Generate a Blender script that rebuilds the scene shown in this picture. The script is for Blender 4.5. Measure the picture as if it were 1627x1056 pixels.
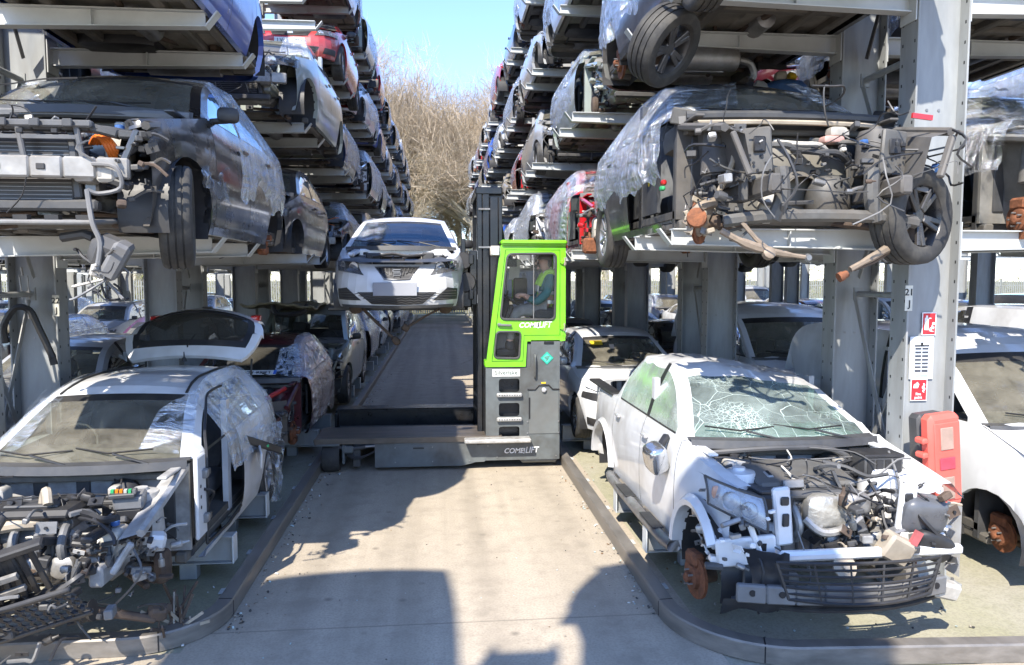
import bpy, math, random
from mathutils import Vector, Matrix, noise
PI = math.pi
rad = math.radians
S = bpy.context.scene
for o in list(bpy.data.objects):
    bpy.data.objects.remove(o)
# ---------------------------------------------------------------- camera
cam_d = bpy.data.cameras.new("Camera"); cam = bpy.data.objects.new("Camera", cam_d)
S.collection.objects.link(cam); S.camera = cam
cam_d.sensor_width = 36.0; cam_d.lens = 26.0; cam_d.clip_start = 0.05; cam_d.clip_end = 2000
cam.location = (0, 0, 2.5)
cam.rotation_euler = (rad(90 - 4.23), 0, rad(-5.5))
# ---------------------------------------------------------------- light
SUN_AZ, SUN_EL = rad(27), rad(48)          # sun stands behind the camera and to its left
w = bpy.data.worlds.new("World"); S.world = w; w.use_nodes = True
nt = w.node_tree; bg = nt.nodes["Background"]
sky = nt.nodes.new("ShaderNodeTexSky"); sky.sky_type = 'NISHITA'; sky.sun_disc = False
sky.sun_elevation = SUN_EL; sky.air_density = 1.0; sky.dust_density = 0.15; sky.ozone_density = 1.9
# horizontal vector towards the sun = (-sin az, -cos az); sky rotation is measured clockwise from +Y
sky.sun_rotation = math.atan2(-math.sin(SUN_AZ), -math.cos(SUN_AZ))
tint = nt.nodes.new('ShaderNodeMix'); tint.data_type = 'RGBA'; tint.blend_type = 'MULTIPLY'; tint.inputs[0].default_value = 1.0; tint.inputs[7].default_value = (0.745, 0.81, 1.0, 1)
nt.links.new(sky.outputs[0], tint.inputs[6]); nt.links.new(tint.outputs[2], bg.inputs[0]); bg.inputs[1].default_value = 0.15
sl = bpy.data.lights.new("Sun", 'SUN'); sl.energy = 3.3; sl.angle = rad(0.5); sl.color = (1.0, 0.93, 0.82)
so = bpy.data.objects.new("Sun", sl); S.collection.objects.link(so)
ldir = Vector((math.sin(SUN_AZ) * math.cos(SUN_EL), math.cos(SUN_AZ) * math.cos(SUN_EL), -math.sin(SUN_EL)))
so.rotation_euler = ldir.to_track_quat('-Z', 'Y').to_euler()
S.view_settings.view_transform = 'Standard'; S.view_settings.look = 'None'
S.view_settings.exposure = 1.55; S.view_settings.gamma = 1.0
S.render.engine = 'CYCLES'
S.cycles.max_bounces = 8; S.cycles.diffuse_bounces = 3; S.cycles.glossy_bounces = 3
S.cycles.transparent_max_bounces = 14; S.cycles.transmission_bounces = 4
S.cycles.use_denoising = True; S.cycles.sample_clamp_indirect = 6.0; S.cycles.caustics_reflective = False

# ---------------------------------------------------------------- materials
MATS = {}
def _new(name):
    m = bpy.data.materials.new(name); m.use_nodes = True
    MATS[name] = m; t = m.node_tree
    return m, t, t.nodes["Principled BSDF"]
def N(t, k, **kw):
    n = t.nodes.new("ShaderNode" + k)
    for a, b in kw.items():
        if a.startswith('i_'): n.inputs[a[2:].replace('_', ' ')].default_value = b
        else: setattr(n, a, b)
    return n
def ramp(t, src, stops):
    r = N(t, "ValToRGB"); e = r.color_ramp.elements
    while len(e) < len(stops): e.new(0.5)
    for k, (p, c) in enumerate(stops):
        e[k].position = p; e[k].color = (c, c, c, 1) if isinstance(c, (int, float)) else (*c, 1)
    t.links.new(src, r.inputs[0]); return r.outputs[0]
def mixc(t, fac, a, b, mode='MIX'):
    n = N(t, "Mix", data_type='RGBA', blend_type=mode)
    for sock, v in ((n.inputs[0], fac), (n.inputs[6], a), (n.inputs[7], b)):
        if isinstance(v, (int, float)): sock.default_value = v
        elif isinstance(v, tuple): sock.default_value = (*v, 1)
        else: t.links.new(v, sock)
    return n.outputs[2]
def mat(name, col, rough=0.5, metal=0.0, coat=0.0, var=0.25, scale=7.0, dirt=0.25, dcol=(0.16, 0.135, 0.105), bump=0.0, bscale=40.0, spec=0.5, stretch=None):
    """ordinary surface: base colour broken up by two noises, grime patches and optional bump"""
    if name in MATS: return MATS[name]
    m, t, p = _new(name)
    tc = N(t, "TexCoord"); src = tc.outputs['Object']
    if stretch:
        mp = N(t, "Mapping"); mp.inputs['Scale'].default_value = stretch; t.links.new(src, mp.inputs[0]); src = mp.outputs[0]
    n1 = N(t, "TexNoise", i_Scale=scale, i_Detail=5.0, i_Roughness=0.62); t.links.new(src, n1.inputs[0])
    n2 = N(t, "TexNoise", i_Scale=scale * 0.28, i_Detail=4.0, i_Roughness=0.7); t.links.new(src, n2.inputs[0])
    dark = tuple(c * (1 - var) for c in col); lite = tuple(min(1, c * (1 + var * 0.6)) for c in col)
    c = mixc(t, ramp(t, n1.outputs[0], [(0.3, 0.0), (0.7, 1.0)]), dark, lite)
    d = ramp(t, n2.outputs[0], [(0.45, 0.0), (0.72, dirt)])
    c = mixc(t, d, c, dcol)
    t.links.new(c, p.inputs['Base Color'])
    p.inputs['Roughness'].default_value = rough; p.inputs['Metallic'].default_value = metal
    p.inputs['Specular IOR Level'].default_value = spec
    p.inputs['Coat Weight'].default_value = coat; p.inputs['Coat Roughness'].default_value = 0.08
    rr = ramp(t, n1.outputs[0], [(0.2, max(0.04, rough - 0.12)), (0.8, min(1, rough + 0.15))]); t.links.new(rr, p.inputs['Roughness'])
    if bump:
        n3 = N(t, "TexNoise", i_Scale=bscale, i_Detail=3.0); t.links.new(src, n3.inputs[0])
        b = N(t, "Bump", i_Strength=bump, i_Distance=0.02); t.links.new(n3.outputs[0], b.inputs['Height'])
        t.links.new(b.outputs[0], p.inputs['Normal'])
    return m
def paint(name, col, metal=0.0, rough=0.36, coat=0.9, dirt=0.3):
    return mat("car paint " + name, col, rough, metal, coat, var=0.07, scale=3.2, dirt=dirt * 1.7, dcol=(0.25, 0.215, 0.17))
def glass(name, tint, dirt=0.12, dcol=(0.42, 0.40, 0.34), cracks=False, gloss=(0.9, 0.95, 1.0), ior=1.5, rough=0.03):
    if name in MATS: return MATS[name]
    m, t, p = _new(name); t.nodes.remove(p); out = t.nodes["Material Output"]
    tr = N(t, "BsdfTransparent"); tr.inputs[0].default_value = (*tint, 1)
    gl = N(t, "BsdfGlossy"); gl.inputs[0].default_value = (*gloss, 1); gl.inputs[1].default_value = rough
    fr = N(t, "Fresnel", i_IOR=ior)
    m1 = N(t, "MixShader"); t.links.new(fr.outputs[0], m1.inputs[0]); t.links.new(tr.outputs[0], m1.inputs[1]); t.links.new(gl.outputs[0], m1.inputs[2])
    df = N(t, "BsdfDiffuse"); df.inputs[0].default_value = (*dcol, 1)
    tc = N(t, "TexCoord")
    n = N(t, "TexNoise", i_Scale=2.2, i_Detail=6.0, i_Roughness=0.7); t.links.new(tc.outputs['Object'], n.inputs[0])
    f = ramp(t, n.outputs[0], [(0.3, dirt * 0.4), (0.75, min(1, dirt * 1.9))])
    if cracks:
        df.inputs[0].default_value = (0.70, 0.84, 0.79, 1)
        acc = f
        mp = N(t, "Mapping"); mp.inputs['Scale'].default_value = (1, 1, 1); t.links.new(tc.outputs['Object'], mp.inputs[0])
        wn = N(t, "TexNoise", i_Scale=3.0, i_Detail=2.0); t.links.new(mp.outputs[0], wn.inputs[0])
        ds = mixc(t, 0.12, mp.outputs[0], wn.outputs[1])
        for sc, wd, st in ((4.5, 0.007, 0.95), (12.0, 0.022, 0.95), (30.0, 0.055, 0.9)):
            v = N(t, "TexVoronoi", feature='DISTANCE_TO_EDGE', i_Scale=sc); t.links.new(ds, v.inputs[0])
            e = ramp(t, v.outputs[0], [(0.0, st), (wd, 0.0)])
            if sc > 5:
                n5 = N(t, "TexNoise", i_Scale=1.6, i_Detail=2.0); t.links.new(tc.outputs['Object'], n5.inputs[0])
                msk = ramp(t, n5.outputs[0], [(0.48, 0.0), (0.62, 1.0)])
                mm = N(t, "Math", operation='MULTIPLY'); t.links.new(e, mm.inputs[0]); t.links.new(msk, mm.inputs[1]); e = mm.outputs[0]
            mx = N(t, "Math", operation='MAXIMUM'); t.links.new(acc, mx.inputs[0]); t.links.new(e, mx.inputs[1]); acc = mx.outputs[0]
        f = acc
    m2 = N(t, "MixShader"); t.links.new(f, m2.inputs[0]); t.links.new(m1.outputs[0], m2.inputs[1]); t.links.new(df.outputs[0], m2.inputs[2])
    t.links.new(m2.outputs[0], out.inputs[0])
    return m
def film_mat(name, tint=(0.93, 0.96, 1.0), dens=0.22, dcol=(0.78, 0.80, 0.82)):
    if name in MATS: return MATS[name]
    m, t, p = _new(name); t.nodes.remove(p); out = t.nodes["Material Output"]
    tc = N(t, "TexCoord"); mp = N(t, "Mapping"); mp.inputs['Scale'].default_value = (1.2, 6.0, 1.1); mp.inputs['Rotation'].default_value = (rad(28), 0, 0)
    t.links.new(tc.outputs['Object'], mp.inputs[0])
    n1 = N(t, "TexNoise", i_Scale=2.6, i_Detail=6.0, i_Roughness=0.6, i_Distortion=0.8); t.links.new(mp.outputs[0], n1.inputs[0])
    mp2 = N(t, "Mapping"); mp2.inputs['Scale'].default_value = (1.2, 1.6, 5.0); mp2.inputs['Rotation'].default_value = (rad(-35), 0, 0)
    t.links.new(tc.outputs['Object'], mp2.inputs[0])
    n2 = N(t, "TexNoise", i_Scale=1.9, i_Detail=5.0, i_Distortion=1.2); t.links.new(mp2.outputs[0], n2.inputs[0])
    ad0 = N(t, "Math", operation='ADD'); t.links.new(n1.outputs[0], ad0.inputs[0]); t.links.new(n2.outputs[0], ad0.inputs[1])
    ad = N(t, "Math", operation='MULTIPLY'); t.links.new(ad0.outputs[0], ad.inputs[0]); ad.inputs[1].default_value = 0.5
    bp = N(t, "Bump", i_Strength=1.0, i_Distance=0.16); t.links.new(ad.outputs[0], bp.inputs['Height'])
    tr = N(t, "BsdfTransparent"); tr.inputs[0].default_value = (*tint, 1)
    gl = N(t, "BsdfGlossy"); gl.inputs[1].default_value = 0.10; gl.inputs[0].default_value = (0.95, 0.97, 1, 1); t.links.new(bp.outputs[0], gl.inputs['Normal'])
    df = N(t, "BsdfDiffuse"); df.inputs[0].default_value = (*dcol, 1); t.links.new(bp.outputs[0], df.inputs['Normal'])
    tl = N(t, "BsdfTranslucent"); tl.inputs[0].default_value = (*dcol, 1)
    dd = N(t, "MixShader"); dd.inputs[0].default_value = 0.3; t.links.new(df.outputs[0], dd.inputs[1]); t.links.new(tl.outputs[0], dd.inputs[2])
    a = N(t, "MixShader"); t.links.new(dd.outputs[0], a.inputs[1]); t.links.new(gl.outputs[0], a.inputs[2]); a.inputs[0].default_value = 0.68
    r1 = ramp(t, ad.outputs[0], [(0.46, dens * 0.10), (0.52, dens * 0.30), (0.56, dens * 1.0), (0.60, min(1, dens * 2.4))])
    fr0 = N(t, "Fresnel", i_IOR=1.35); fr = N(t, "Math", operation='MULTIPLY'); t.links.new(fr0.outputs[0], fr.inputs[0]); fr.inputs[1].default_value = 0.6
    mx = N(t, "Math", operation='MAXIMUM'); t.links.new(r1, mx.inputs[0]); t.links.new(fr.outputs[0], mx.inputs[1])
    m2 = N(t, "MixShader"); t.links.new(mx.outputs[0], m2.inputs[0]); t.links.new(tr.outputs[0], m2.inputs[1]); t.links.new(a.outputs[0], m2.inputs[2])
    t.links.new(m2.outputs[0], out.inputs[0])
    return m
BLK = mat("black plastic", (0.022, 0.022, 0.024), 0.5, dirt=0.35, dcol=(0.10, 0.09, 0.075))
DGR = mat("dark grey plastic", (0.06, 0.061, 0.064), 0.5, dirt=0.4, dcol=(0.14, 0.125, 0.10))
MGR = mat("mid grey plastic", (0.17, 0.17, 0.17), 0.5, dirt=0.35)
RUB = mat("tyre rubber", (0.035, 0.034, 0.033), 0.75, dirt=0.55, dcol=(0.13, 0.12, 0.10), scale=14)
ALU = mat("cast aluminium", (0.40, 0.39, 0.37), 0.45, 0.5, dirt=0.75, dcol=(0.12, 0.10, 0.08), scale=16)
STL = mat("dull steel", (0.28, 0.28, 0.28), 0.45, 0.6, dirt=0.55, dcol=(0.13, 0.09, 0.06), scale=12)
ALY = mat("alloy wheel silver", (0.48, 0.48, 0.49), 0.32, 0.7, dirt=0.35)
RST = mat("rusty iron", (0.23, 0.085, 0.038), 0.85, dirt=0.6, dcol=(0.09, 0.04, 0.022), scale=22, var=0.5, bump=0.3)
RSD = mat("dark rusted steel", (0.085, 0.06, 0.045), 0.8, dirt=0.6, dcol=(0.16, 0.11, 0.075), scale=12, var=0.45)
WHP = mat("natural white plastic", (0.52, 0.49, 0.43), 0.45, dirt=0.6, scale=9)
BGE = mat("beige dusty plastic", (0.40, 0.34, 0.26), 0.6, dirt=0.4)
UND = mat("underbody sealant", (0.13, 0.12, 0.105), 0.75, dirt=0.7, dcol=(0.19, 0.165, 0.13), scale=5, var=0.4)
UNM = mat("muddy floor pan", (0.27, 0.245, 0.205), 0.8, dirt=0.7, dcol=(0.07, 0.06, 0.05), scale=4, var=0.4)
SEAT = mat("seat cloth", (0.055, 0.057, 0.064), 0.9, dirt=0.2, scale=20)
DASH = mat("dashboard vinyl", (0.13, 0.125, 0.115), 0.75, dirt=0.5, dcol=(0.22, 0.20, 0.16), scale=6)
CARP = mat("carpet", (0.07, 0.066, 0.06), 0.95, dirt=0.4)
ORG = mat("orange cable", (0.75, 0.17, 0.02), 0.45, dirt=0.1)
REDL = mat("red lamp lens", (0.55, 0.02, 0.02), 0.15, coat=0.6, dirt=0.1)
AMB = mat("amber lens", (0.8, 0.25, 0.02), 0.2, dirt=0.1)
YEL = mat("yellow plastic", (0.80, 0.55, 0.03), 0.45, dirt=0.1)
GRN = mat("green connector", (0.05, 0.45, 0.16), 0.4, dirt=0.1)
BLU = mat("blue cloth", (0.05, 0.14, 0.38), 0.6, dirt=0.2)
CHR = mat("chrome reflector", (0.78, 0.78, 0.80), 0.16, 0.55, dirt=0.12, var=0.05)
PLW = mat("white plate sheet", (0.78, 0.78, 0.76), 0.4, dirt=0.15, var=0.05)
PLY = mat("yellow plate sheet", (0.80, 0.58, 0.06), 0.4, dirt=0.15, var=0.05)
INK = mat("black ink", (0.01, 0.01, 0.012), 0.5, dirt=0.0)
FIN = mat("radiator core", (0.05, 0.05, 0.052), 0.5, 0.4, dirt=0.4, stretch=(1, 1, 60), var=0.6)
GALV = mat("grey painted rack steel", (0.30, 0.315, 0.318), 0.5, 0.0, dirt=0.5, dcol=(0.16, 0.135, 0.105), scale=4.0, var=0.20, stretch=(1.6, 1.6, .35))
GALB = mat("light grey arm steel", (0.52, 0.54, 0.535), 0.5, 0.0, dirt=0.25, dcol=(0.24, 0.23, 0.20), scale=3.5, var=0.12)
GLS = glass("window glass", (0.66, 0.72, 0.70), 0.10)
GLW = glass("dusty windscreen", (0.62, 0.66, 0.62), 0.26, (0.36, 0.335, 0.27))
GLD = glass("dark tinted glass", (0.10, 0.11, 0.12), 0.08)
GLC = glass("shattered windscreen", (0.50, 0.80, 0.74), 0.17, cracks=True)
LENS = glass("lamp lens", (0.90, 0.92, 0.94), 0.10, (0.6, 0.6, 0.6))
FILM = film_mat("clear wrapping film")
FILW = film_mat("milky wrapping film", dens=0.34)
FILP = film_mat("pinkish wrapping film", (1.0, 0.90, 0.92), 0.30, (0.80, 0.70, 0.70))

# ---------------------------------------------------------------- mesh builder
def sgp(v, e): return math.copysign(abs(v) ** e, v)
def R3(rx=0, ry=0, rz=0): return Matrix.Rotation(rz, 4, 'Z') @ Matrix.Rotation(ry, 4, 'Y') @ Matrix.Rotation(rx, 4, 'X')
def T(x, y, z): return Matrix.Translation((x, y, z))
class MB:
    def __init__(s): s.v = []; s.f = []; s.m = []; s.mats = []; s.M = Matrix.Identity(4)
    def mi(s, m):
        if m not in s.mats: s.mats.append(m)
        return s.mats.index(m)
    def add(s, vs, fs, m, M=None):
        b = len(s.v); X = s.M @ M if M is not None else s.M
        s.v.extend([tuple(X @ Vector(p)) for p in vs])
        k = s.mi(m)
        for f in fs: s.f.append(tuple(i + b for i in f)); s.m.append(k)
    def box(s, c, d, m, rot=None, b=0.0, M=None):
        x, y, z = d[0] / 2, d[1] / 2, d[2] / 2
        X = T(*c) @ (rot if rot is not None else Matrix.Identity(4))
        if M is not None: X = M @ X
        b = min(b, x * 0.9, y * 0.9, z * 0.9)
        if b <= 0:
            vs = [(i * x, j * y, k * z) for i in (-1, 1) for j in (-1, 1) for k in (-1, 1)]
            fs = [(0, 1, 3, 2), (4, 6, 7, 5), (0, 4, 5, 1), (2, 3, 7, 6), (0, 2, 6, 4), (1, 5, 7, 3)]
            return s.add(vs, fs, m, X)
        vs = []
        for i in (-1, 1):
            for j in (-1, 1):
                for k in (-1, 1):
                    vs += [(i * x, j * (y - b), k * (z - b)), (i * (x - b), j * y, k * (z - b)), (i * (x - b), j * (y - b), k * z)]
        I = lambda i, j, k, a: ((i > 0) * 4 + (j > 0) * 2 + (k > 0)) * 3 + a
        fs = []
        for q in (-1, 1):
            f = [I(q, -1, -1, 0), I(q, 1, -1, 0), I(q, 1, 1, 0), I(q, -1, 1, 0)]; fs.append(f if q > 0 else f[::-1])
            f = [I(-1, q, -1, 1), I(1, q, -1, 1), I(1, q, 1, 1), I(-1, q, 1, 1)]; fs.append(f[::-1] if q > 0 else f)
            f = [I(-1, -1, q, 2), I(1, -1, q, 2), I(1, 1, q, 2), I(-1, 1, q, 2)]; fs.append(f if q > 0 else f[::-1])
        for p in (-1, 1):
            for q in (-1, 1):
                f = [I(p, q, -1, 0), I(p, q, -1, 1), I(p, q, 1, 1), I(p, q, 1, 0)]; fs.append(f if p * q > 0 else f[::-1])
                f = [I(p, -1, q, 2), I(p, -1, q, 0), I(p, 1, q, 0), I(p, 1, q, 2)]; fs.append(f if p * q < 0 else f[::-1])
                f = [I(-1, p, q, 1), I(-1, p, q, 2), I(1, p, q, 2), I(1, p, q, 1)]; fs.append(f if p * q < 0 else f[::-1])
        for i in (-1, 1):
            for j in (-1, 1):
                for k in (-1, 1):
                    f = [I(i, j, k, 0), I(i, j, k, 1), I(i, j, k, 2)]; fs.append(f if i * j * k > 0 else f[::-1])
        s.add(vs, fs, m, X)
    def bar(s, p0, p1, wd, ht, m, b=0.0, up=(0, 0, 1)):
        """box beam from p0 to p1, wd across, ht along 'up'"""
        p0, p1 = Vector(p0), Vector(p1); d = p1 - p0; L = d.length
        if L < 1e-6: return
        y = d / L; u = Vector(up)
        if abs(y.dot(u)) > 0.98: u = Vector((1, 0, 0))
        x = y.cross(u).normalized(); z = x.cross(y)
        M = Matrix((x, y, z)).transposed().to_4x4(); M.translation = (p0 + p1) / 2
        s.box((0, 0, 0), (wd, L, ht), m, b=b, M=M)
    def tube(s, pts, r, m, n=6, caps=True, smooth=0):
        P = [Vector(p) for p in pts]
        if smooth and len(P) > 2:
            Q = []
            for i in range(len(P) - 1):
                a, b, c, d = P[max(i - 1, 0)], P[i], P[i + 1], P[min(i + 2, len(P) - 1)]
                for k in range(smooth):
                    t = k / smooth
                    Q.append(0.5 * ((2 * b) + (c - a) * t + (2 * a - 5 * b + 4 * c - d) * t * t + (3 * b - a - 3 * c + d) * t ** 3))
            Q.append(P[-1]); P = Q
        k = len(P); rs = r if isinstance(r, (list, tuple)) else None
        ref = Vector((0.31, 0.2, 0.93)); vs = []; fs = []
        prev = None
        for i, p in enumerate(P):
            d = (P[min(i + 1, k - 1)] - P[max(i - 1, 0)])
            d = d.normalized() if d.length > 1e-9 else Vector((0, 0, 1))
            if prev is None:
                x = d.cross(ref); x = x.normalized() if x.length > 1e-3 else d.cross(Vector((1, 0, 0))).normalized()
            else:
                x = prev - d * prev.dot(d); x = x.normalized() if x.length > 1e-6 else d.cross(ref).normalized()
            prev = x; y = d.cross(x)
            rr = rs[min(len(rs) - 1, int(i * len(rs) / k))] if rs and len(rs) != k else (rs[i] if rs else r)
            for a in range(n):
                t = 2 * PI * a / n; vs.append(p + (x * math.cos(t) + y * math.sin(t)) * rr)
        for i in range(k - 1):
            for a in range(n):
                b = (a + 1) % n; fs.append((i * n + a, i * n + b, (i + 1) * n + b, (i + 1) * n + a))
        if caps: fs.append(tuple(range(n))[::-1]); fs.append(tuple((k - 1) * n + a for a in range(n)))
        s.add(vs, fs, m)
    def lathe(s, prof, m, n=16, M=None, caps=True, mats=None):
        """prof [(radius, h)] revolved round local Z"""
        vs = []; fs = []; k = len(prof)
        for r, h in prof:
            for a in range(n):
                t = 2 * PI * a / n; vs.append((r * math.cos(t), r * math.sin(t), h))
        for i in range(k - 1):
            for a in range(n):
                b = (a + 1) % n; fs.append((i * n + a, i * n + b, (i + 1) * n + b, (i + 1) * n + a))
        if caps:
            if prof[0][0] > 1e-4: fs.append(tuple(range(n))[::-1])
            if prof[-1][0] > 1e-4: fs.append(tuple((k - 1) * n + a for a in range(n)))
        s.add(vs, fs, m, M)
    def cyl(s, p0, p1, r, m, n=12, r1=None):
        s.tube([p0, p1], [r, r if r1 is None else r1], m, n)
    def blob(s, c, d, m, e=0.45, nu=14, nv=9, rot=None):
        """rounded block (superellipsoid)"""
        vs = []; fs = []
        for j in range(nv + 1):
            ph = -PI / 2 + PI * j / nv
            for i in range(nu):
                th = 2 * PI * i / nu
                vs.append((d[0] / 2 * sgp(math.cos(ph), e) * sgp(math.cos(th), e), d[1] / 2 * sgp(math.cos(ph), e) * sgp(math.sin(th), e), d[2] / 2 * sgp(math.sin(ph), e)))
        for j in range(nv):
            for i in range(nu):
                q = (i + 1) % nu; fs.append((j * nu + i, j * nu + q, (j + 1) * nu + q, (j + 1) * nu + i))
        s.add(vs, fs, m, T(*c) @ (rot if rot is not None else Matrix.Identity(4)))
    def grid(s, P, m, flip=False, mf=None, M=None):
        """P rows of points; m one material, or mf(i,j) -> material or None for a hole"""
        r, c = len(P), len(P[0]); vs = [p for row in P for p in row]
        by = {}
        for i in range(r - 1):
            for j in range(c - 1):
                mm = mf(i, j) if mf else m
                if mm is None: continue
                f = (i * c + j, i * c + j + 1, (i + 1) * c + j + 1, (i + 1) * c + j)
                by.setdefault(mm, []).append(f[::-1] if flip else f)
        b = len(s.v); X = s.M @ M if M is not None else s.M
        s.v.extend([tuple(X @ Vector(p)) for p in vs])
        for mm, fs in by.items():
            k = s.mi(mm)
            for f in fs: s.f.append(tuple(i + b for i in f)); s.m.append(k)
    def poly(s, pts, th, m, M=None):
        """flat outline in local XY given a thickness along local Z"""
        n = len(pts); vs = [(x, y, -th / 2) for x, y in pts] + [(x, y, th / 2) for x, y in pts]
        fs = [tuple(range(n))[::-1], tuple(range(n, 2 * n))] + [(i, (i + 1) % n, n + (i + 1) % n, n + i) for i in range(n)]
        s.add(vs, fs, m, M)
    def text(s, body, size, m, M, ext=0.0015, bold=0.0, shear=0.0, sx=1.0):
        cu = bpy.data.curves.new("tmp", 'FONT'); cu.body = body; cu.size = size; cu.extrude = ext; cu.align_x = 'CENTER'; cu.align_y = 'CENTER'
        cu.offset = bold; cu.shear = shear; cu.resolution_u = 3
        o = bpy.data.objects.new("tmp", cu); S.collection.objects.link(o)
        dg = bpy.context.evaluated_depsgraph_get(); me = bpy.data.meshes.new_from_object(o.evaluated_get(dg))
        s.add([(v.co.x * sx, v.co.y, v.co.z) for v in me.vertices], [tuple(p.vertices) for p in me.polygons], m, M)
        bpy.data.objects.remove(o); bpy.data.curves.remove(cu); bpy.data.meshes.remove(me)
    def build(s, name, parent=None, sharp=38, smooth=True):
        me = bpy.data.meshes.new(name); used = {}; fs = s.f
        me.from_pydata(s.v, [], fs)
        for m in s.mats: me.materials.append(m)
        me.polygons.foreach_set("material_index", s.m)
        if smooth:
            me.polygons.foreach_set("use_smooth", [True] * len(fs))
            try: me.set_sharp_from_angle(angle=rad(sharp))
            except Exception: pass
        me.update()
        o = bpy.data.objects.new(name, me); S.collection.objects.link(o)
        if parent is not None: adopt(o, parent)
        if name in LOOSE: o['kind'] = 'stuff'
        return o
KIDS = {}
LOOSE = {'engine_fittings', 'wiring_loom', 'hose_set', 'broken_fittings', 'torn_loom', 'loose_connectors'}   # uncountable tangles
def adopt(o, parent):
    o.parent = parent; KIDS.setdefault(parent.name, []).append(o)
def tag(o, label=None, cat=None, group=None, kind=None):
    if label: o['label'] = label
    if cat: o['category'] = cat
    if group: o['group'] = group
    if kind: o['kind'] = kind
    return o
def empty(name, loc=(0, 0, 0), rz=0.0, **kw):
    o = bpy.data.objects.new(name, None); S.collection.objects.link(o); o.empty_display_size = 0.3
    o.location = loc; o.rotation_euler = (0, 0, rz)
    return tag(o, **kw)
def dup(root, loc, rot=(0, 0, 0), parent=None, remap=None):
    """copy of a thing with its parts and sub-parts; remap swaps paint on the copy only"""
    c = root.copy(); S.collection.objects.link(c)
    if parent is None: c.location = loc; c.rotation_euler = rot
    else: adopt(c, parent)
    if remap and c.type == 'MESH':
        for i, sl_ in enumerate(c.material_slots):
            if sl_.material in remap:
                nm = remap[sl_.material]; c.material_slots[i].link = 'OBJECT'; c.material_slots[i].material = nm
    for ch in KIDS.get(root.name, ()): dup(ch, None, None, c, remap)
    return c
def fbm(x, y, z=0.0): return noise.noise(Vector((x, y, z)))
# ---------------------------------------------------------------- car library
# local frame of a car: origin on the ground under the middle of the front axle, nose towards -Y, +X to the aisle-side or column-side
SPEC = dict(
    hatch=dict(fo=.80, wb=2.50, ro=.66, W=1.72, H=1.46, gc=.19, zh=.73, zc=.97, yc=.42, yrf=1.18, yrr=2.72, ysb=3.06, zsr=1.03, xr=.57, wr=.31, five=1),
    city=dict(fo=.72, wb=2.36, ro=.55, W=1.64, H=1.49, gc=.18, zh=.75, zc=.99, yc=.34, yrf=1.08, yrr=2.55, ysb=2.84, zsr=1.03, xr=.55, wr=.29, five=1),
    saloon=dict(fo=.84, wb=2.72, ro=1.02, W=1.80, H=1.43, gc=.18, zh=.70, zc=.96, yc=.48, yrf=1.32, yrr=2.55, ysb=3.12, zsr=1.02, xr=.57, wr=.32, five=1),
    estate=dict(fo=.84, wb=2.70, ro=.98, W=1.80, H=1.48, gc=.18, zh=.71, zc=.97, yc=.48, yrf=1.30, yrr=3.20, ysb=3.56, zsr=1.04, xr=.58, wr=.32, five=1),
    suv=dict(fo=.84, wb=2.66, ro=.82, W=1.88, H=1.68, gc=.27, zh=.92, zc=1.15, yc=.48, yrf=1.22, yrr=3.00, ysb=3.32, zsr=1.20, xr=.63, wr=.36, five=1),
    mpv=dict(fo=.82, wb=2.74, ro=.80, W=1.82, H=1.64, gc=.19, zh=.80, zc=1.06, yc=.22, yrf=1.10, yrr=3.14, ysb=3.42, zsr=1.06, xr=.62, wr=.32, five=1),
    van=dict(fo=.86, wb=3.05, ro=.86, W=1.92, H=1.96, gc=.20, zh=.95, zc=1.22, yc=.20, yrf=.98, yrr=3.72, ysb=3.86, zsr=1.25, xr=.78, wr=.33, five=0),
    pickup=dict(fo=.78, wb=3.05, ro=1.05, W=1.78, H=1.72, gc=.30, zh=.98, zc=1.16, yc=.55, yrf=1.25, yrr=2.55, ysb=2.78, zsr=1.16, xr=.60, wr=.36, five=1),
)
def lerp(a, b, t): return a + (b - a) * t
def pw(x, pts):
    if x <= pts[0][0]: return pts[0][1]
    for (a, fa), (b, fb) in zip(pts, pts[1:]):
        if x <= b: return lerp(fa, fb, (x - a) / (b - a) if b > a else 0)
    return pts[-1][1]
def chaikin(P, it=2):
    for _ in range(it):
        Q = [P[0]]
        for a, b in zip(P, P[1:]):
            Q += [tuple(lerp(p, q, .25) for p, q in zip(a, b)), tuple(lerp(p, q, .75) for p, q in zip(a, b))]
        Q.append(P[-1]); P = Q
    return P
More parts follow.
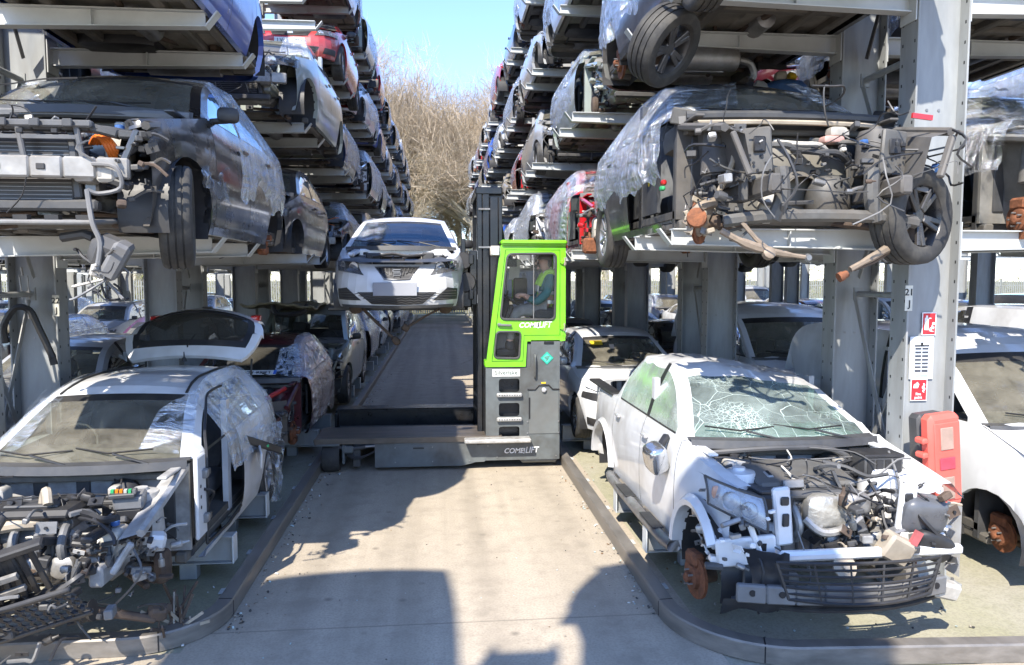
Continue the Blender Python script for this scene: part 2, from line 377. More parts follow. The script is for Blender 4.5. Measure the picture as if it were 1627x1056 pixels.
class Car:
    def __init__(s, kind, pt, seed=1, q=1.0):
        s.k = kind; s.__dict__.update(SPEC[kind]); s.pt = pt; s.rn = random.Random(seed); s.seed = seed; s.q = q
        s.yf = -s.fo; s.yr = s.wb + s.ro; s.ym = (s.yf + s.yr) / 2; s.a = (s.yr - s.yf) / 2
        s.R = s.wr + .055; s.parts = []
        s.pF, s.pR = 4.2, 6.5
        s.top = chaikin([(s.W / 2 - .10, s.yc, s.zs(s.yc)), (s.xr, s.yrf, s.H - .05), (s.xr + .02, (s.yrf + s.yrr) / 2, s.H - .02),
                         (s.xr - .03, s.yrr, s.H - .07), (s.W / 2 - .13, s.ysb, s.zs(s.ysb))], 3 if q > .7 else 2)
        yd0 = s.R + .10
        if s.five: s.doors = [yd0, yd0 + (s.wb - s.R - yd0) * .54 + .05, s.wb - s.R + .20]
        else: s.doors = [yd0, yd0 + 1.12]
        if kind == 'pickup': s.doors = [yd0, yd0 + 1.0, min(s.wb - s.R - .03, s.ysb - .06)]
        s.crush = None
    def part(s, name, parent=None, label=None):
        m = MB(); s.parts.append([name, m, parent, label]); return m
    def zs(s, y):                                        # shoulder / belt height
        return pw(y, [(s.yf, s.zh - .05), (s.yf + .3, s.zh + .01), (s.yc - .1, s.zc - .03), (s.yc, s.zc), (s.wb, s.zsr - .01), (s.yr, s.zsr)])
    def hw(s, y):
        u = (y - s.ym) / s.a; p = s.pF if u < 0 else s.pR
        return s.W / 2 * max(0.0, 1 - min(1, abs(u)) ** p) ** (1 / p)
    def endy(s, x, front=True):
        p = s.pF if front else s.pR; t = max(0.0, 1 - min(1, abs(2 * x / s.W)) ** p) ** (1 / p)
        return s.ym - s.a * t if front else s.ym + s.a * t
    def nrm(s, x, y):
        u = (y - s.ym) / s.a; p = s.pF if u < 0 else s.pR
        nx = sgp(2 * x / s.W, p - 1) / (s.W / 2); ny = sgp(u, p - 1) / s.a; L = math.hypot(nx, ny) or 1
        return nx / L, ny / L
    def inset(s, z, y, ny):
        zn = z / s.zs(y)
        i = pw(zn, [(0, .09), (.2, .06), (.32, .018), (.47, 0), (.66, -.004), (.80, .004), (.88, .016), (.94, .036), (1, .062)])
        wf = max(0, -ny) ** 1.5
        if wf > 0: i = lerp(i, pw(zn, [(0, .12), (.25, .05), (.42, 0), (.58, .0), (.72, .025), (.86, .06), (1, .15)]), wf)
        wr = max(0, ny) ** 1.5
        if wr > 0: i = lerp(i, pw(zn, [(0, .1), (.3, .0), (.55, .0), (.6, .05), (1, .09)]), wr)
        return i
    def skin(s, x, y, z, off=0.0):
        nx, ny = s.nrm(x, y); i = s.inset(z, y, ny) - off
        return (x - nx * i, y - ny * i, z)
    def zlow(s, y):
        b = s.gc
        if y < s.yf + .35: b = s.gc + .03
        for ya in (0, s.wb):
            if abs(y - ya) < s.R: b = max(b, s.wr + math.sqrt(s.R ** 2 - (y - ya) ** 2))
        return b
    def cols(s):
        if hasattr(s, '_c'): return s._c
        q = s.q; C = []
        nf = [0, .22, .42, .58, .70, .80, .87, .92] if q > .7 else [0, .35, .62, .80, .90]
        for f in nf: x = f * s.W / 2; C.append((x, s.endy(x)))
        y0 = C[-1][1]; ys = set()
        for ya in (0, s.wb):
            n = 12 if q > .7 else 6
            for k in range(n + 1): ys.add(round(ya - s.R * math.cos(PI * k / n), 4))
            ys.add(ya - s.R - .012); ys.add(ya + s.R + .012)
        g = .0045
        for d in s.doors: ys.add(d - g); ys.add(d + g)
        st = .16 if q > .7 else .4
        y = y0 + st * .6
        rear = [(f * s.W / 2, s.endy(f * s.W / 2, False)) for f in (nf if q > .7 else [0, .5, .85])][::-1]
        y1 = rear[0][1]
        while y < y1 - st * .4: ys.add(y); y += st
        ys = sorted(v for v in ys if y0 + .02 < v < y1 - .02); out = []
        ded = [d + e for d in s.doors for e in (-g, g)]
        for v in ys:
            if out and v - out[-1] < .02 and not any(abs(v - e) < 1e-6 for e in ded): continue
            while out and v - out[-1] < .02 and any(abs(v - e) < 1e-6 for e in ded) and not any(abs(out[-1] - e) < 1e-6 for e in ded): out.pop()
            out.append(v)
        C += [(s.hw(v), v) for v in out] + rear
        s._c = C; return C
    def zone(s, xa, ya, xb, yb):
        y = (ya + yb) / 2; d = s.doors
        for e in d:
            if abs(y - e) < .006: return 'gap'
        if y < -s.R - .006: return 'bumper'
        if y < d[0]: return 'fender'
        if y < d[1]: return 'door'
        if len(d) > 2 and y < d[2]: return 'rear_door'
        return 'body'
    # ---- outer skin
    def body(s, front='full', miss=(), doors=True, nofender=(), arch_mat=None):
        """front: full / nobumper (fenders only) / none; miss: set of (zone, side) left off; nofender: sides"""
        B = s.B = s.part('body'); C = s.cols(); pt = s.pt
        tr = [0, .07, .2, .36, .52, .66, .78, .87, .94, 1] if s.q > .7 else [0, .1, .35, .65, .85, .95, 1]
        tgt = {('body', 1): B, ('body', -1): B}
        def get(z, sd):
            if z == 'bumper':
                if front != 'full': return None
                if ('bumper', 0) not in tgt: tgt[('bumper', 0)] = s.part('front_bumper')
                return tgt[('bumper', 0)]
            if z == 'fender':
                if front == 'none' or sd in nofender: return None
                if (z, sd) not in tgt: tgt[(z, sd)] = s.part('fender')
                return tgt[(z, sd)]
            if z in ('door', 'rear_door'):
                if (z, sd) in miss: return None
                if (z, sd) not in tgt: tgt[(z, sd)] = s.part('door')
                return tgt[(z, sd)]
            return B
        s.tgt = tgt
        for sd in (1, -1):
            P = []
            for x, y in C:
                zl, zt = s.zlow(y), s.zs(y)
                nx, ny = s.nrm(x, y)
                pts = [s.skin(x, y, lerp(zl, zt, t)) for t in tr]
                a = pts[-1]; pts.append((max(0, a[0] - .05 * abs(nx)) if nx else a[0], a[1] - ny * .05, a[2] + .004))
                b = pts[-1]; pts.append((max(0, b[0] - .06 * abs(nx)), b[1] - ny * .06, b[2] - .006))
                lo = pts[0]; pts.insert(0, (max(0, lo[0] - .05 * abs(nx)), lo[1] - ny * .05, lo[2] + .0))
                if s.crush: pts = [s.crush(p, sd) for p in pts]
                P.append([(p[0] * sd, p[1], p[2]) for p in pts])
            for i in range(len(C) - 1):
                z = s.zone(*C[i], *C[i + 1])
                if z == 'gap':
                    g = [[(p[0] - .012 * sd, p[1], p[2]) for p in P[i]], [(p[0] - .012 * sd, p[1], p[2]) for p in P[i + 1]]]
                    B.grid(g, BLK, flip=sd < 0); continue
                mb = get(z, sd)
                if z in ('door', 'rear_door'):
                    B.grid([P[i][:3], P[i + 1][:3]], pt, flip=sd < 0)
                    if mb is not None: mb.grid([P[i][2:], P[i + 1][2:]], pt, flip=sd < 0)
                elif mb is not None:
                    mb.grid([P[i], P[i + 1]], pt, flip=sd < 0)
        # wheel arch liners
        am = arch_mat or BLK
        for ya in (0, s.wb):
            if ya == 0 and front == 'none': continue
            for sd in (1, -1):
                if ya == 0 and sd in nofender: continue
                n = 12 if s.q > .7 else 7; x0 = s.W / 2 - .045; x1 = s.W / 2 - .36; rr = s.R + .004
                ring = [[(sd * x, ya - rr * math.cos(PI * (k / n * 1.2 - .1)), s.wr + rr * math.sin(PI * (k / n * 1.2 - .1))) for x in (x0, x1)] for k in range(n + 1)]
                B.grid(ring, am, flip=sd > 0)
                B.add([r[1] for r in ring], [tuple(range(n + 1)) if sd > 0 else tuple(range(n + 1))[::-1]], am)
        # rear deck / boot lid
        if s.ysb < s.yr - .3 and s.k != 'pickup':
            L = s.part('boot_lid'); n = 8
            rows = []
            for k in range(7):
                y = lerp(s.ysb - .02, s.yr - .1, k / 6); xe = s.hw(min(y, s.yr - .12)) - .10
                rows.append([(xe * (-1 + 2 * j / n), y, s.zs(y) + .012 + .02 * (1 - (-1 + 2 * j / n) ** 2)) for j in range(n + 1)])
            L.grid(rows, pt)
        return B
    def hood(s, mtl=None, open_ang=0.0):
        H = s.part('bonnet'); rows = []; n = 12; mtl = mtl or s.pt
        for v in range(9):
            t = v / 8; row = []
            for j in range(n + 1):
                u = -1 + 2 * j / n
                xf = u * (s.W / 2 * .86); yf = s.endy(xf) + .10 + .03 * abs(u)
                xb = u * (s.W / 2 - .11); yb = s.yc - .03 - .10 * (1 - u * u)
                y = lerp(yf, yb, t); x = lerp(xf, xb, t ** .6)
                z = s.zs(y) + .012 + (.055 * (1 - u * u) + .012 * (abs(abs(u) - .62) < .1)) * min(1, t * 3 + .2)
                row.append((x, y, z))
            rows.append(row)
        H.grid(rows, mtl)
        if open_ang:
            M = T(0, s.yc - .08, s.zc) @ R3(-open_ang) @ T(0, -s.yc + .08, -s.zc)
            H.v = [tuple(M @ Vector(p)) for p in H.v]
        return H
    # ---- greenhouse
    def topat(s, y):
        P = s.top
        for a, b in zip(P, P[1:]):
            if a[1] <= y <= b[1] and b[1] > a[1]:
                t = (y - a[1]) / (b[1] - a[1]); return lerp(a[0], b[0], t), lerp(a[2], b[2], t)
        return (P[0][0], P[0][2]) if y < P[0][1] else (P[-1][0], P[-1][2])
    def belt(s, y): return min(s.hw(y) - .075, s.W / 2 - .075), s.zs(y)
    def side_pt(s, y, v):
        bx, bz = s.belt(y); tx, tz = s.topat(y)
        if y <= s.yc: bx = tx
        return lerp(bx, tx, v) + .025 * math.sin(PI * v) * min(1, (tz - bz) / .3), lerp(bz, tz, v)
    def arc(s, k, n=12):
        x, y, z = s.top[k]
        bow = pw(y, [(s.yc, .16), (s.yrf, .07), (s.yrf + .3, 0), (s.yrr - .2, 0), (s.yrr, -.03), (s.ysb, -.09)])
        cr = pw(y, [(s.yc, .012), (s.yrf, .035), (s.ym, .055), (s.yrr, .04), (s.ysb, .01)])
        us = [-1, -1 + .075 / x] + [-1 + .075 / x + (2 - .15 / x) * j / n for j in range(1, n)] + [1 - .075 / x, 1]
        return [(u * x, y - bow * (1 - u * u), z + cr * (1 - u * u)) for u in us]
    def green(s, ws=GLW, side=GLS, rear=GLS, roof=None, blank=(), nows=False, norear=False, noglass=(), pillar=None, hatch_off=False, bend=None):
        B = s.B; pt = roof or s.pt; pil = pillar or s.pt; n = 12 if s.q > .7 else 8
        A = [s.arc(k, n) for k in range(len(s.top))]
        if bend: A = [[bend(p) for p in r] for r in A]
        iy = lambda y: min(range(len(s.top)), key=lambda k: abs(s.top[k][1] - y))
        kf = max(k for k in range(len(s.top)) if s.top[k][1] < s.yrf - .01); kr = min(k for k in range(len(s.top)) if s.top[k][1] > s.yrr - .02)
        W_ = s.part('windscreen') if not nows else None
        RG = s.part('rear_window') if not (norear or hatch_off) else None
        for k in range(len(A) - 1):
            rows = [A[k], A[k + 1]]; m = len(A[k])
            if k < kf:
                B.grid([[r[0], r[1]] for r in rows], pil); B.grid([[r[-2], r[-1]] for r in rows], pil)
                if W_ is not None:
                    edge = k == kf - 1
                    W_.grid([r[1:-1] for r in rows], BLK if edge and ws is not GLC else ws)
            elif k < kr:
                B.grid(rows, pt)
            else:
                if hatch_off: continue
                B.grid([[r[0], r[1]] for r in rows], pil); B.grid([[r[-2], r[-1]] for r in rows], pil)
                if s.k == 'van': B.grid([r[1:-1] for r in rows], pt)
                elif RG is not None: RG.grid([r[1:-1] for r in rows], rear)
        # side: pillars, rails and side windows
        y0, y1 = s.top[0][1], s.top[-1][1]; d = s.doors
        wins = [(y0 + .10, d[1] - .045)]
        if len(d) > 2: wins.append((d[1] + .045, min(d[2] - .05, y1 - .3)))
        if s.k in ('estate', 'mpv', 'suv', 'saloon'): wins.append((wins[-1][1] + .07, y1 - (.42 if s.k == 'saloon' else .26)))
        if s.k == 'van': wins = wins[:1]
        if s.k == 'pickup': wins[-1] = (wins[-1][0], s.ysb - .22)
        ys = set([y0, y1]); [ys.update(w_) for w_ in wins]
        ns = 26 if s.q > .7 else 12
        for k in range(1, ns): ys.add(lerp(y0, y1, k / ns))
        for p in s.top: ys.add(p[1])
        ys = sorted(ys); yy = [ys[0]]
        keep = set(e for w_ in wins for e in w_)
        for v in ys[1:]:
            if v - yy[-1] < .012:
                if v in keep: yy[-1] = v
                continue
            yy.append(v)
        for sd in (1, -1):
            mbs = [s.part('side_window') if (i, sd) not in noglass and (0, sd) not in [(9, 9)] else None for i in range(len(wins))]
            P = []
            for y in yy:
                bz, tz = s.side_pt(y, 0)[1], s.topat(y)[1]; h = max(1e-4, tz - bz)
                va = min(.5, .018 / h); vb = max(va, 1 - .062 / h) if h > .1 else va
                r = []
                for v in (0, va, lerp(va, vb, .33), lerp(va, vb, .67), vb, 1):
                    x, z = s.side_pt(y, v); p = (x, y, z)
                    if s.crush: p = s.crush(p, sd)
                    p = (p[0] * sd, p[1], p[2])
                    if bend: p = bend(p)
                    r.append(p)
                P.append(r)
            for i in range(len(yy) - 1):
                ym = (yy[i] + yy[i + 1]) / 2; w_ = next((k for k, (a, b) in enumerate(wins) if a < ym < b), None)
                seg = [P[i], P[i + 1]]
                if w_ is None or abs(P[i][4][2] - P[i][1][2]) + abs(P[i + 1][4][2] - P[i + 1][1][2]) < .05:
                    B.grid(seg, (BLK if any(abs(ym - e) < .06 for e in d[1:2]) else pil), flip=sd < 0)
                else:
                    B.grid([r[:2] for r in seg], BLK, flip=sd < 0); B.grid([r[4:] for r in seg], pil, flip=sd < 0)
                    if mbs[w_] is not None and (w_, sd) not in blank: mbs[w_].grid([r[1:5] for r in seg], side, flip=sd < 0)
                    elif (w_, sd) in blank: B.grid([r[1:5] for r in seg], s.pt, flip=sd < 0)
        # cowl trim with wipers
        Cw = s.part('cowl_trim'); x0 = s.W / 2 - .12
        rows = [[(x0 * u, s.yc - .16 * (1 - u * u) - dy, s.zc + .012 * (1 - u * u) + dz) for u in [-1 + 2 * j / 10 for j in range(11)]] for dy, dz in ((-.01, .015), (.05, .0), (.10, .012), (.115, -.05))]
        Cw.grid(rows, DGR, flip=True)
        if s.q > .7:
            for xo in (-.05, .52):
                yb = s.yc - .21; Wp = s.part('wiper')
                Wp.tube([(xo, yb + .03, s.zc + .01), (xo - .28, yb + .10, s.zc + .075)], .009, BLK, 5)
                Wp.tube([(xo - .02, yb + .17, s.zc + .09), (xo - .32, yb + .115, s.zc + .075), (xo - .58, yb + .20, s.zc + .10)], .007, BLK, 4)
        return s
    def cabin(s, wheel_side=-1, seats=True, col=None, skins=True):
        I = s.part('interior'); sc = col or SEAT; x0 = s.W / 2 - .13; yb = s.ysb - .15
        I.box((0, (s.yc + yb) / 2, s.gc + .13), (2 * x0, yb - s.yc, .06), CARP)
        I.box((0, s.yc + .02, (s.gc + s.zc) / 2), (2 * x0, .05, s.zc - s.gc - .06), DGR)
        I.blob((0, s.yc + .28, s.zc - .10), (2 * x0 - .06, .58, .24), DASH, .3, 18, 8)
        I.box((0, s.yc + .55, s.zc - .30), (.28, .25, .42), DGR, b=.04)
        I.box((0, yb - .02, (s.gc + s.zsr) / 2 - .02), (2 * x0, .05, s.zsr - s.gc - .15), CARP)
        h0 = s.gc + .30
        if seats:
            for x in (-.37, .37):
                y = s.yc + 1.12
                I.blob((x, y, h0), (.50, .54, .20), sc, .4, 12, 6)
                I.blob((x, y + .30, h0 + .36), (.48, .16, .66), sc, .45, 12, 8, R3(rad(-14)))
                I.blob((x, y + .41, h0 + .76), (.27, .11, .19), sc, .5, 10, 6)
            y = min(s.yc + 1.95, yb - .35)
            if s.k != 'van':
                I.blob((0, y, h0 + .02), (1.28, .50, .18), sc, .35, 14, 6); I.blob((0, y + .30, h0 + .36), (1.28, .15, .60), sc, .35, 14, 6, R3(rad(-16)))
                for x in (-.4, .4): I.blob((x, y + .39, h0 + .70), (.26, .1, .16), sc, .5, 10, 6)
        for x in (x0 - .02, -x0 + .02):                 # inner door skins and pillars
            if skins: I.box((x, s.yc + 1.3, s.gc + .40), (.03, 1.6, .42), DGR)
            for yb_ in s.doors[1:2]: I.box((x * 1.0, yb_, (s.gc + s.H) / 2 - .06), (.05, .09, s.H - s.gc - .28), s.pt, rot=R3(0, 0, 0))
        c = (wheel_side * .37, s.yc + .62, s.zc - .02)
        ring = [Vector(c) + R3(rad(-28)) @ Vector((.185 * math.cos(t), 0, .185 * math.sin(t))) for t in [2 * PI * k / 16 for k in range(17)]]
        I.tube(ring, .014, BLK, 6, caps=False); I.blob(c, (.16, .06, .13), BLK, .6, 8, 5); I.bar((c[0] - .17, c[1], c[2]), (c[0] + .17, c[1], c[2]), .03, .03, BLK)
        return I
    def under(s, tank=True):
        U = s.part('underbody'); g = s.gc; x0 = s.W / 2 - .14; y1 = s.yr - .16
        U.box((0, (s.yc + .1 + y1) / 2, g + .10), (2 * x0, y1 - s.yc - .1, .05), UNM)
        for x in (-x0 + .05, x0 - .05, -.42, .42): U.bar((x, s.yc - .1, g + .045), (x, s.wb - .3, g + .045), .09, .08, UND, .015)
        for y in (s.yc + .35, s.yc + 1.1, s.wb - .25, s.wb + .38): U.bar((-x0, y, g + .05), (x0, y, g + .05), .10, .06, UND, .015)
        U.box((0, s.yc + 1.1, g + .12), (.26, 1.9, .12), UNM, b=.04)
        rn = random.Random(s.seed + 5)
        ex = [(.06, .25, g + .10), (.1, .9, g + .05), (.02, 1.6, g + .06), (.16, s.wb - .5, g + .08), (.2, s.wb - .05, g + .16), (.3, s.wb + .30, g + .08)]
        U.tube(ex, .028, RSD, 8, smooth=4)
        U.lathe([(.03, -.34), (.085, -.31), (.09, 0), (.085, .31), (.03, .34)], STL, 12, T(.12, 1.35, g + .05) @ R3(rad(90)))
        U.lathe([(.03, -.40), (.105, -.36), (.11, 0), (.105, .36), (.03, .40)], STL, 14, T(.0, s.wb + .40, g + .10) @ R3(0, rad(90)))
        if tank: U.blob((-.30, s.wb - .42, g + .08), (.72, .50, .20), BLK, .35, 14, 6)
        U.tube([(-x0 + .1, s.wb, s.wr - .02), (0, s.wb - .12, s.wr), (x0 - .1, s.wb, s.wr - .02)], .05, RSD, 8, smooth=3)
        for sd in (-1, 1):
            U.bar((sd * (x0 - .08), s.wb, s.wr - .03), (sd * (x0 - .22), s.wb - .45, g + .06), .07, .06, RSD, .015)
            U.tube([(sd * (x0 - .20), s.wb + .08, s.wr - .02), (sd * (x0 - .22), s.wb + .06, s.wr + .32)], .055, BLK, 8)
            U.bar((sd * .62, .02, s.wr - .09), (sd * .28, .20, g + .06), .10, .05, RSD, .015)
            U.bar((sd * .28, .20, g + .06), (sd * .62, -.12, s.wr - .10), .05, .04, RSD, .012)
            U.tube([(sd * .66, .03, s.wr), (sd * .15, .06, s.wr + .03)], .018, RSD, 6)
        U.bar((-.42, .22, g + .07), (.42, .22, g + .07), .22, .09, UND, .03)
        return U
    # ---- wheels
    def wheel(s, x, y, sd, r=None, w_=.205, rim='alloy', steer=0.0, camber=0.0, dz=0.0, rim_m=None, name='wheel'):
        r = r or s.wr; n = 30 if s.q > .7 else 16
        M = T(x, y, s.wr + dz) @ R3(0, 0, steer) @ R3(0, camber, 0) @ R3(0, sd * PI / 2, 0)
        t = s.part(name); h = w_ / 2; idx = len(s.parts) - 1
        pr = [(.64 * r, -h * .8), (.70 * r, -h * .98), (.83 * r, -h * 1.04), (.94 * r, -h * .97), (.985 * r, -h * .82)]
        if s.q > .7:
            for g in (-.45, 0, .45): pr += [(r, h * (g - .17)), (r, h * (g - .06)), (r - .009, h * (g - .05)), (r - .009, h * (g + .05)), (r, h * (g + .06))]
        else: pr += [(r, -h * .6), (r, h * .6)]
        pr += [(.985 * r, h * .82), (.94 * r, h * .97), (.83 * r, h * 1.04), (.70 * r, h * .98), (.64 * r, h * .8)]
        t.M = M; t.lathe(pr, RUB, n, caps=False)
        m = s.part('rim', idx); m.M = M; rm = rim_m or ALY; ri = .66 * r
        m.lathe([(ri, -h * .85), (ri * .93, -h * .6), (ri * .90, h * .35), (ri * .97, h * .72), (ri * 1.02, h * .84)], rm, n, caps=False)
        m.lathe([(.001, h * .55), (.05, h * .55), (.062, h * .45), (.065, h * .1)], rm, 12, caps=False)
        if rim == 'steel':
            m.lathe([(.06, h * .35), (.10, h * .55), (.14, h * .42), (ri * .92, h * .5)], BLK, n, caps=False)
        else:
            k = 5 if rim == 'alloy' else 10
            for a in range(k):
                for e in ((-.14, .14) if rim == 'alloy' else (0,)):
                    t0 = 2 * PI * a / k; t1 = t0 + e
                    m.bar((.05 * math.cos(t0 + e * 1.2), .05 * math.sin(t0 + e * 1.2), h * .5), (ri * .95 * math.cos(t1), ri * .95 * math.sin(t1), h * .66), .040 if rim == 'alloy' else .03, .03, rm, .006, up=(0, 0, 1))
        m.lathe([(.02, 0), (ri * .80, 0), (ri * .80, .02)], RSD, n, T(0, 0, -h * .3))
        return t
    def disc(s, x, y, sd, steer=0.0, dz=0.0, cal=True):
        D = s.part('brake_disc'); D.M = T(x, y, s.wr + dz) @ R3(0, 0, steer) @ R3(0, sd * PI / 2, 0)
        r = .145 if s.k not in ('suv', 'pickup') else .16; n = 28 if s.q > .7 else 14
        D.lathe([(.07, -.012), (r, -.012), (r, -.004), (r * .97, -.004), (r * .97, .004), (r, .004), (r, .012), (.088, .012), (.085, .045), (.066, .05), (.036, .05), (.034, .085), (.02, .095), (.001, .096)], RST, n, caps=False)
        for a in range(5):
            t = 2 * PI * a / 5 + .3; D.cyl((.055 * math.cos(t), .055 * math.sin(t), .048), (.055 * math.cos(t), .055 * math.sin(t), .085), .0075, STL, 6)
        D.lathe([(.05, -.15), (.065, -.02)], RSD, 10, caps=True)
        if cal and s.q > .7:
            D.box((r * .80, .03, -.005), (.10, .17, .09), RST, b=.02); D.box((r * .72, .03, -.06), (.09, .09, .06), RSD, b=.02)
        return D
    def wheels(s, mode='', steer=0.0):
        """mode: four letters FL? order (+x front, -x front, +x rear, -x rear): w wheel, s steel, d disc, - nothing"""
        for ch, (sd, y) in zip(mode, ((1, 0), (-1, 0), (1, s.wb), (-1, s.wb))):
            x = sd * (s.W / 2 - .13); st = steer if y == 0 else 0
            if ch == 'w': s.wheel(x, y, sd, steer=st)
            elif ch == 'm': s.wheel(x, y, sd, rim='multi', steer=st)
            elif ch == 's': s.wheel(x, y, sd, rim='steel', steer=st)
            elif ch == 'd': s.disc(x - sd * .04, y, sd, steer=st)
    # ---- front-end trim
    def fpatch(s, mb, c, mtl, off=.006, nu=6, nv=4, mf=None, sd=1):
        """patch wrapped on the nose: c = ((x,z) lower-inner, lower-outer, upper-outer, upper-inner)"""
        rows = []
        for j in range(nv + 1):
            v = j / nv; row = []
            for i in range(nu + 1):
                u = i / nu
                x = lerp(lerp(c[0][0], c[1][0], u), lerp(c[3][0], c[2][0], u), v); z = lerp(lerp(c[0][1], c[1][1], u), lerp(c[3][1], c[2][1], u), v)
                p = s.skin(x, s.endy(x), z, off); row.append((p[0] * sd, p[1], p[2]))
            rows.append(row)
        mb.grid(rows, mtl, mf=mf, flip=sd < 0)
        return rows
    def lamp(s, c, sd, broken=False):
        H = s.part('headlight'); idx = len(s.parts) - 1
        s.fpatch(H, c, BLK, .002, sd=sd)
        n = 2
        for k in range(n):
            u = (k + .6) / (n + .2); x = lerp((c[0][0] + c[3][0]) / 2, (c[1][0] + c[2][0]) / 2, u); z = lerp((c[0][1] + c[3][1]) / 2, (c[1][1] + c[2][1]) / 2, u)
            hh = abs(c[3][1] - c[0][1]) * lerp(1, abs(c[2][1] - c[1][1]) / max(.01, abs(c[3][1] - c[0][1])), u)
            p = s.skin(x, s.endy(x), z, .004); nx, ny = s.nrm(x, s.endy(x))
            q = Vector((nx * sd, ny, 0)).to_track_quat('Z', 'Y').to_matrix().to_4x4(); q.translation = (p[0] * sd, p[1], p[2])
            H.lathe([(hh * .47, .014), (hh * .44, .006), (hh * .30, .0025), (hh * .12, .002), (hh * .08, .02), (.001, .024)], CHR, 14, q, caps=False)
        L = s.part('lens', idx); s.fpatch(L, c, LENS, .032, sd=sd)
        return H
    def face(s, lamps=True, grille=True, plate=None, fogs=True, badge=None, low=True):
        zh = s.zh; W2 = s.W / 2
        if lamps:
            for sd in (1, -1): s.lamp(((.50 * W2, zh * .80), (.90 * W2, zh * .86), (.93 * W2, zh * 1.0), (.60 * W2, zh * .96)), sd)
        if grille:
            G = s.part('grille')
            for sd in (1, -1):
                s.fpatch(G, ((0, zh * .76), (.36 * W2, zh * .79), (.44 * W2, zh * .93), (0, zh * .93)), BLK, .004, sd=sd)
                for k in range(4):
                    z = lerp(zh * .78, zh * .92, k / 3.); a = [s.skin(x, s.endy(x), z, .012) for x in (0, .2 * W2, .37 * W2)]
                    G.tube([(p[0] * sd, p[1], p[2]) for p in a], .006, DGR, 4)
            if badge: s.badge_at(G, badge, zh * .855)
        if low:
            Lw = s.part('lower_grille')
            for sd in (1, -1):
                s.fpatch(Lw, ((0, zh * .36), (.50 * W2, zh * .36), (.58 * W2, zh * .52), (0, zh * .54)), BLK, .005, sd=sd)
                if s.q > .7:
                    for k in range(3):
                        z = zh * (.39 + .05 * k); a = [s.skin(x, s.endy(x), z, .012) for x in (0, .25 * W2, .5 * W2)]
                        Lw.tube([(p[0] * sd, p[1], p[2]) for p in a], .005, DGR, 4)
                if fogs: s.fpatch(Lw, ((.64 * W2, zh * .37), (.86 * W2, zh * .40), (.86 * W2, zh * .54), (.68 * W2, zh * .52)), BLK, .006, sd=sd)
        if plate: s.plate(plate, zh * .63)
    def badge_at(s, mb, m, z):
        p = s.skin(0, s.yf, z, .016); mb.lathe([(.048, 0), (.05, .006), (.04, .01), (.036, .006), (.001, .006)], m, 18, T(*p) @ R3(rad(90)), caps=False)
    def plate(s, txt, z, m=None, x=0.0):
        P = s.part('number_plate'); p = s.skin(x, s.endy(x), z, .014); M = T(*p) @ R3(rad(90))
        P.box((0, 0, 0), (.52, .112, .008), m or PLW, M=M, b=.003)
        if txt: P.text(txt, .098, INK, M @ T(0, 0, .0045), sx=.95)
    def tails(s):
        for sd in (1, -1):
            Tl = s.part('tail_light'); rows = []
            for k in range(5):
                y = lerp(s.yr - .30, s.yr - .05, k / 4); r = []
                for j in range(4):
                    z = lerp(s.zsr - .30, s.zsr - .06, j / 3); p = s.skin(s.hw(y), y, z, .008); r.append((p[0] * sd, p[1], p[2]))
                rows.append(r)
            Tl.grid(rows, REDL, flip=sd < 0)
    def handles(s, m=None):
        for z, sd in list(s.tgt):
            if z in ('door', 'rear_door') and (z, sd) in s.tgt:
                y = (s.doors[1] if z == 'door' else s.doors[2] - .08) - .16; zz = s.zs(y) - .14
                p = s.skin(s.hw(y), y, zz, .022)
                idx = next(i for i, q in enumerate(s.parts) if q[1] is s.tgt[(z, sd)])
                h = s.part('handle', idx); h.blob((p[0] * sd, p[1], p[2]), (.035, .17, .03), m or s.pt, .5, 8, 6)
    def mirror(s, sd, m=None, droop=0.0):
        y = s.yc + .22; x, z = s.belt(y); M = s.part('door_mirror'); x = (x + .12) * sd
        M.blob((x, y, z + .06 - droop), (.17, .09, .12), m or s.pt, .55, 12, 8, R3(0, droop * 3 * sd, .15 * sd))
        M.bar((x * .86, y, z + .01 - droop * .4), (x, y, z + .02 - droop), .06, .04, BLK, .01)
        M.box((x, y + .046, z + .06 - droop), (.13, .006, .08), CHR, b=.002)
